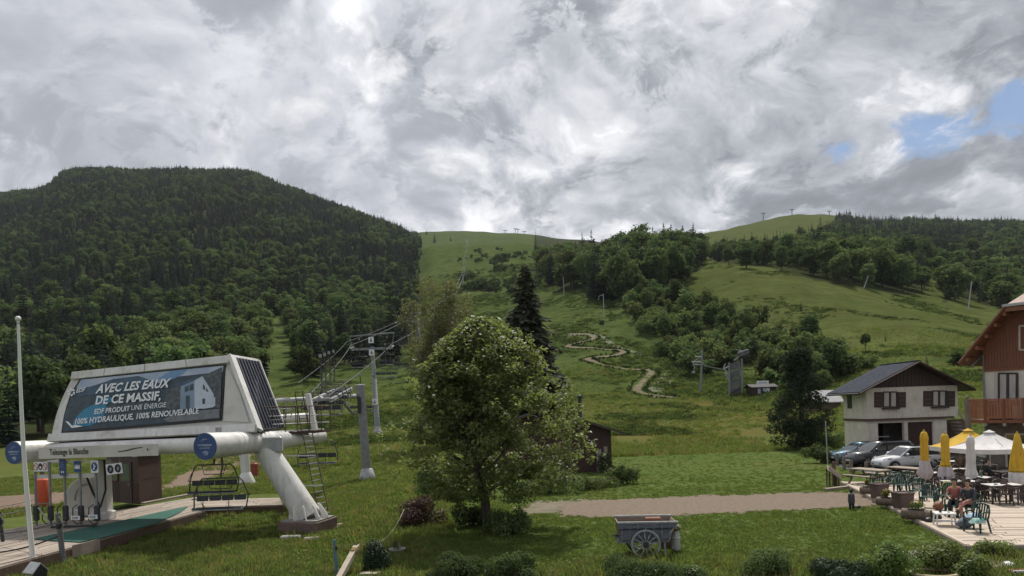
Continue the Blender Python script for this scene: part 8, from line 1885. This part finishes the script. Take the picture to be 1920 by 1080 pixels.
# wooden posts, litter bin, lectern board, thin pole
for px, py, hpx, lab in ((1547, 866, 24, 'short wooden post under the thin tall pole'), (1570, 872, 22, 'short wooden post in front of the blue car wheel'), (1583, 880, 24, 'short wooden post left of the dark car number plate'), (1596, 886, 24, 'short wooden post nearest the first picnic table'), (1611, 875, 12, 'low stump post below the dark car bumper'), (1624, 878, 12, 'low stump post beside the dark car front wheel')):
    p = G(px, py); h = hpx * p.y / F; m = B(); m.tube([(0, 0, -.1), (.01, 0, h - .03), (.01, 0, h)], [.11, .105, .07], wood_log, 10); m.solo('bollard', lab, 'bollard', p, 0, 'wooden posts along the parking yard')
def make_misc():
    p = G(1552, 872); h = (872 - 789) * p.y / F; m = B(); m.tube([(0, 0, -.1), (-.05, 0, h)], [.045, .035], galv_lt, 8); m.solo('thin_pole', 'thin tall grey pole at the left of the parking yard', 'pole', p)
    p = G(1562, 912); s = p.y / F; t = thing('lectern_board', 'slanted wooden board on legs at the end of the gravel pitch', 'board', p)
    for x in (-11, -6, 7, 11): m = B(); m.beam((x * s, .0, -.1), (x * s, 0, (34 if x < 0 else 24) * s), .06, .06, wood_brown); m.build('leg', t)
    m = B(); m.beam((-11 * s, -.1, 36 * s), (13 * s, -.1, 17 * s), .50, .05, wood_old, V((0, -.5, 1))); m.build('board', t); m = B(); m.beam((-9 * s, -.14, 38 * s), (12 * s, -.14, 20 * s), .05, .12, wood_lt); m.build('ledge', t)
    m = B(); m.beam((4 * s, .1, 0), (4 * s, .1, 46 * s), .14, .14, wood_brown); m.build('post', t); m = B(); m.tube([(-12 * s, -.1, .0), (-9 * s, .05, 30 * s)], .02, galv, 5); m.build('stay', t)
    m = B(); a, b = G(1548, 921), G(1598, 915); m.beam(a + V((0, 0, .07)), b + V((0, 0, .07)), .22, .14, wood_old); m.solo('edging_beam', 'grey green timber lying at the end of the gravel pitch', 'timber', a, world=True)
    p = G(1597, 955); s = p.y / F; t = thing('litter_bin', 'dark cylindrical bin with pale rim on two legs at the pitch end', 'bin', p)
    for x in (-3, 3): m = B(); m.tube([(x * s, 0, -.05), (x * s, 0, 9 * s)], .05, black, 7); m.build('leg', t)
    m = B(); m.lathe([(0, 7.5 * s), (4.6 * s, 8 * s), (6 * s, 15 * s), (5.8 * s, 26 * s), (4.6 * s, 29.5 * s), (0, 30 * s)], pm('purple_grey_bin', (.075, .066, .075), (.05, .045, .052), 4, .7), n=16); m.build('drum', t)
    m = B(); m.lathe([(4.8 * s, 28 * s), (5.3 * s, 29.5 * s), (4.2 * s, 31 * s), (3 * s, 31 * s)], white_grubby, n=16); m.build('rim', t)
    m = B(); m.ball((0, 0, 34.5 * s), (3.2 * s, 2.8 * s, 4 * s), black, 12, 8); m.tube([(2 * s, 0, 35 * s), (4 * s, 0, 38.5 * s)], .03, black, 5); m.tube([(-2 * s, 0, 36 * s), (-3.4 * s, 0, 38 * s)], .03, black, 5); m.build('lid_bag', t)
    p = G(1608, 953); m = B(); m.ball((0, 0, .05), (.16, .10, .08), dark_steel, 10, 6); m.solo('stone', 'small dark stone on the ground right of the bin', 'stone', p)  # dark mound modelled where only the bin's shadow falls, shade as a solid
    # planted stone pot, stake, fallen beam, rubble by the plinth
    p = G(745, 1038); s = p.y / F; t = thing('stone_pot', 'low round grey pot with pale flowers beside the egg shaped evergreen', 'pot', p); m = B(); m.lathe([(0, 0), (11 * s, 0), (15 * s, 8 * s), (16 * s, 10 * s), (14 * s, 10 * s), (12 * s, 7.5 * s), (0, 7.5 * s)], concrete, n=20); m.build('bowl', t); leafy(t, (0, 0, 8 * s), 12 * s, .26, 120, .08, lf_bsh, 71); leafy(t, (0, 0, 9 * s), 10 * s, .30, 20, .08, lf_flower, 72, 'flowers')
    p = G(632, 1082); tp = P(627, 1012, p.y) - p; t = thing('ski_stake', 'thin blue stake standing in the grass at the bottom', 'stake', p); m = B(); m.tube([V((0, 0, -.1)), tp * .5, tp], [.045, .05, .04], pm('faded_blue', (.10, .19, .25), (.08, .15, .20), 5, .6), 8); m.build('shaft', t); m = B(); m.box(tp * .78 + V((.05, -.03, 0)), (.05, .06, .12), black); m.build('clip', t)
    a, b = P(632, 1092, 19.2), P(668, 1026, 20.6); t = thing('leaning_beam', 'pale squared timber leaning with a rope tied round its top', 'timber', a); m = B(); m.beam(a, b, .16, .14, wood_lt); m.build('beam', t, True); m = B()
    d = (b - a).normalized()
    for k in range(3): m.tube([b - d * (.16 + .05 * k), b - d * (.13 + .05 * k)], .115, pm('tan_rope', (.36, .25, .10), (.28, .19, .08), 12, .9) if k == 0 else MATS['tan_rope'], 8)
    m.build('rope_lashing', t, True); m = B(); m.prism([b - d * .02 + V((-.07, -.07, 0)), b - d * .02 + V((.07, -.07, 0)), b + d * .14 + V((.02, 0, 0))], V((0, .14, 0)), wood_lt); m.build('tip', t, True)
    g0, g1 = P(702, 1022, 21.3), P(758, 955, 27); n = 8; m = B(); m.tube([g0.lerp(g1, i / n) - V((0, 0, .25 * sin(pi * i / n))) for i in range(n + 1)], .014, rope_lt, 5); m.solo('rope', 'pale line running from the evergreen to the dark red shrub', 'rope', g0, world=True)
    p = G(694, 1084); m = B(); m.box((0, 0, .1), (.55, .25, .12), wood_lt, rotz(-.2)); m.solo('cut_plank', 'pale cut plank end at the bottom edge beside the evergreen', 'plank', p)
    for i, (px, py, a, b, c_, lab) in enumerate(((545, 1012, .75, .30, .16, 'flat pale stone left below the plinth'), (585, 1014, .6, .3, .14, 'flat pale stone in front of the plinth'), (622, 992, .5, .2, .12, 'broken board piece right of the plinth'), (634, 986, .45, .14, .10, 'small pale timber offcut right of the plinth'))):
        p = G(px, py); m = B(); m.bbox((0, 0, c_ / 2), (a, b, c_), concrete if i < 2 else wood_lt, .04, rotz(.3 * i)); m.solo('rubble_piece', lab, 'stone' if i < 2 else 'board', p)
    # lower right corner
    p = G(1742, 1062); m = B(); m.bbox((0, .2, .16), (1.0, .5, .40), concrete, .05, rotz(.2)); m.solo('edging_stone', 'flat grey stone slab between the plants below the terrace', 'stone', p)
    p = G(1752, 1088); m = B(); m.tube([V((.55 * cos(a), .40 * sin(a), .18)) for a in [2 * pi * i / 24 for i in range(25)]], .045, pm('straw_rim', (.50, .42, .27), (.40, .33, .2), 8, .9), 8); m.lathe([(.5, -.1), (.54, .17)], wood_log, n=24, sx=1.0); m.solo('basket', 'straw coloured basket rim at the bottom edge', 'basket', p)
    Y = 18.3; p = P(1880, 1090, Y); p.z = 0
    m = B(); m.bbox((0, .2, .0), (2.2, .7, .24), stone_dk, .05, rotz(.12)); m.solo('stone_wall', 'low grey stone ledge at the bottom right corner', 'wall', p + V((.5, 0, 0)))
    t = thing('striped_ball', 'white ball ornament with dark stripes on the stone ledge', 'ornament', P(1891, 1070, Y)); r = .20; m = B(); m.ball((0, 0, .05), r, print_white, 18, 12); m.build('ball', t)
    for k in range(4): m = B(); z = -.06 + .055 * k; q = sqrt(r * r - z * z) + .004; m.tube([V((q * cos(a), q * sin(a), z + .05 + .02 * sin(a))) for a in [-1.9 + i * .25 for i in range(9)]], .012, black, 5); m.build('stripe', t)
    m = B(); m.bbox((.36, 0, -.05), (.30, .2, .12), black, .03); m.build('arm', t)
    t = thing('red_box', 'red and dark box with white edges at the bottom right corner', 'box', P(1912, 1090, 17.6)); m = B(); m.bbox((0, 0, .1), (.50, .4, .36), pm('dull_red', (.26, .06, .045), (.16, .045, .04), 3, .6), .03); m.build('body', t)
    for x in (-.27,): m = B(); m.box((x, -.2, .1), (.05, .04, .44), print_white); m.build('edge', t)
    m = B(); m.box((-.05, -.2, .30), (.48, .04, .05), print_white); m.build('edge', t)
make_misc()

# ------------------------------------------------------------------ people
def skin_obj(name, J, E, mat, parent, root=None, sub=1):
    bm = bmesh.new(); L = bm.verts.layers.skin.verify(); vs = {}
    for k, (p, r) in J.items():
        v = bm.verts.new(p); v[L].radius = (r, r) if not hasattr(r, '__len__') else r; vs[k] = v
    for a, b in E: bm.edges.new((vs[a], vs[b]))
    vs[root or list(J)[0]][L].use_root = True
    me = bpy.data.meshes.new(name); bm.to_mesh(me); bm.free(); me.materials.append(mat)
    o = bpy.data.objects.new(name, me); COL.objects.link(o); o.parent = parent
    o.modifiers.new('skin', 'SKIN').use_smooth_shade = True; s = o.modifiers.new('smooth', 'SUBSURF'); s.levels = sub; s.render_levels = sub; return o
skin_m = pm('skin', (.42, .25, .18), (.37, .21, .15), 6, .55); hair_dk = pm('dark_hair', (.020, .014, .012), (.035, .025, .02), 12, .6, stretch=(1, 1, .2))
def seated(px, py, rz, label, top, legs, lean=.0, hair=hair_dk, cross=False, sleeve=True, z=.15, bald=False):
    """a seated adult facing -y before rotation; the pixel is the foot of the chair below the hips"""
    t = thing('person', label, 'person', PZ(px, py, z), rz); y = lambda v: v
    hip = V((0, .05, .52)); ch = V((0, .10 + lean * -.30, .98)); nk = V((0, .08 + lean * -.36, 1.10)); hd = V((0, .04 + lean * -.42, 1.25))
    J = {'hip': (hip, .13), 'waist': (hip.lerp(ch, .45), .12), 'chest': (ch - V((0, 0, .10)), (.17, .12)), 'collar': (ch + V((0, 0, .04)), (.10, .08)), 'neck': (nk, .052), 'jaw': (hd - V((0, .02, .05)), .075), 'head': (hd + V((0, .005, .05)), .095), 'crown': (hd + V((0, .01, .11)), .06)}
    E = [('hip', 'waist'), ('waist', 'chest'), ('chest', 'collar'), ('collar', 'neck'), ('neck', 'jaw'), ('jaw', 'head'), ('head', 'crown')]
    Jt = {k: (J[k][0], (J[k][1] if not hasattr(J[k][1], '__len__') else J[k][1][0]) + .014) for k in ('hip', 'waist', 'chest', 'collar')}; Jt['chest'] = (J['chest'][0], (.185, .135)); Et = [('hip', 'waist'), ('waist', 'chest'), ('chest', 'collar')]
    Jl = {'hip': (hip - V((0, 0, .02)), .15)}; El = []
    for s, sx in (('l', -1), ('r', 1)):
        sh = ch + V((sx * .19, 0, .0)); el = V((sx * .25, -.10 + lean * -.2, .74)); wr = V((sx * .14, -.32, .68)); hn = wr + V((-sx * .03, -.08, -.01))
        kn = V((sx * .12, -.42, .53)); an = V((sx * .12 + (0 if not cross else -sx * .06), -.48, .10)); to = an + V((0, -.16, -.05))
        if cross and sx > 0: kn = V((.04, -.40, .60)); an = V((-.12, -.62, .34)); to = an + V((-.03, -.14, .02))
        J.update({'sh' + s: (sh, .062), 'el' + s: (el, .045), 'wr' + s: (wr, .030), 'th' + s: (hip + V((sx * .10, -.06, 0)), .088), 'kn' + s: (kn, .062), 'cf' + s: (kn.lerp(an, .35), .058), 'an' + s: (an, .040), 'to' + s: (to, .036)})
        E += [('collar', 'sh' + s), ('sh' + s, 'el' + s), ('el' + s, 'wr' + s), ('hip', 'th' + s), ('th' + s, 'kn' + s), ('kn' + s, 'cf' + s), ('cf' + s, 'an' + s), ('an' + s, 'to' + s)]
        J['pl' + s] = (hn, .030); E.append(('wr' + s, 'pl' + s))
        for f in range(5):      # four fingers and a thumb, curled
            b = hn + V(((f - 1.5) * .018 if f < 4 else -sx * .035, -.03 if f < 4 else -.01, 0)); e = b + (V((0, -.035, -.006)) if f < 4 else V((-sx * .015, -.03, -.01))); e2 = e + V((0, -.018, -.025))
            J['f%d%s' % (f, s)] = (b, .0095); J['g%d%s' % (f, s)] = (e, .0085); J['h%d%s' % (f, s)] = (e2, .007); E += [('pl' + s, 'f%d%s' % (f, s)), ('f%d%s' % (f, s), 'g%d%s' % (f, s)), ('g%d%s' % (f, s), 'h%d%s' % (f, s))]
        Jt['sh' + s] = (sh, .075); Et.append(('collar', 'sh' + s)); Jt['ua' + s] = (sh.lerp(el, .55), .064); Et.append(('sh' + s, 'ua' + s))
        if sleeve: Jt['el' + s] = (el, .056); Jt['fa' + s] = (el.lerp(wr, .85), .042); Et += [('ua' + s, 'el' + s), ('el' + s, 'fa' + s)]
        Jl.update({'th' + s: (hip + V((sx * .10, -.06, 0)), .102), 'kn' + s: (kn, .076), 'cf' + s: (kn.lerp(an, .35), .068), 'an' + s: (kn.lerp(an, .85), .055)}); El += [('hip', 'th' + s), ('th' + s, 'kn' + s), ('kn' + s, 'cf' + s), ('cf' + s, 'an' + s)]
        m = B(); m.ball(an + V((0, -.07, -.05)), (.05, .13, .05), black, 10, 7); m.build('shoe', t)
    skin_obj('body', J, E, skin_m, t, 'hip'); skin_obj('shirt', Jt, Et, top, t, 'hip'); skin_obj('trousers', Jl, El, legs, t, 'hip')
    f = hd + V((0, -.088, .02)); m = B(); m.tube([f + V((0, .0, .03)), f + V((0, -.022, -.005)), f + V((0, .005, -.012))], [.008, .015, .008], skin_m, 6); m.build('nose', t)
    for sx in (-1, 1):
        m = B(); m.ball(f + V((sx * .033, .006, .03)), (.010, .006, .006), black, 8, 5); m.build('eye', t); m = B(); m.ball(hd + V((sx * .098, .01, .02)), (.012, .025, .035), skin_m, 8, 6); m.build('ear', t)
    m = B(); m.box(f + V((0, .006, -.038)), (.045, .008, .008), pm('lips', (.30, .12, .10)) if 'lips' not in MATS else MATS['lips']); m.build('mouth', t)
    m = B(); m.ball(hd + V((0, .035, .075)), (.105, .105, .105), hair, 14, 10); m.ball(hd + V((0, .075, -.01)), (.085, .055, .11), hair, 12, 8); m.build('hair', t)
    return t
red_top = pm('coral_top', (.40, .14, .12), (.33, .11, .095), 5, .9); pink_tr = pm('salmon_trousers', (.42, .20, .165), (.36, .17, .14), 5, .9); grey_top = pm('charcoal_top', (.055, .06, .07), (.04, .045, .052), 5, .9); dark_tr = pm('black_trousers', (.03, .03, .036), (.022, .022, .027), 5, .9); tan_top = pm('tan_shirt', (.26, .20, .15), (.2, .155, .115), 5, .9)
seated(1793, 966, -.75, 'person in a coral sleeveless top and dark trousers sitting on the terrace', red_top, dark_tr, .55, sleeve=False)
seated(1818, 970, -.95, 'person in a charcoal top and salmon trousers sitting with crossed legs', grey_top, pink_tr, .35, cross=True)
seated(1850, 914, 1.2, 'dark haired person in black sitting under the white parasol', dark_tr, dark_tr, .3)
seated(1802, 897, -.4, 'person in a tan shirt sitting under the yellow parasol', tan_top, dark_tr, .2)

# ------------------------------------------------------------------ the air between here and the hills
def make_haze(dens):
    m = bpy.data.materials.new('haze'); m.use_nodes = True; t = m.node_tree; t.nodes.clear(); out = t.nodes.new('ShaderNodeOutputMaterial'); v = t.nodes.new('ShaderNodeVolumePrincipled')
    v.inputs['Color'].default_value = (.86, .92, 1.0, 1); v.inputs['Density'].default_value = dens; v.inputs['Anisotropy'].default_value = .2; t.links.new(v.outputs[0], out.inputs['Volume'])
    zt = float(ZG.max()) + 60; zb = float(ZG.min()) - 2; b = B(); b.box((0, 1210, (zt + zb) / 2), (6400, 2620, zt - zb), m); o = b.solo('haze', 'thin pale air in front of the distant hills', 'haze', kind='stuff'); return o
HAZE = 3.2e-5
if HAZE: make_haze(HAZE)
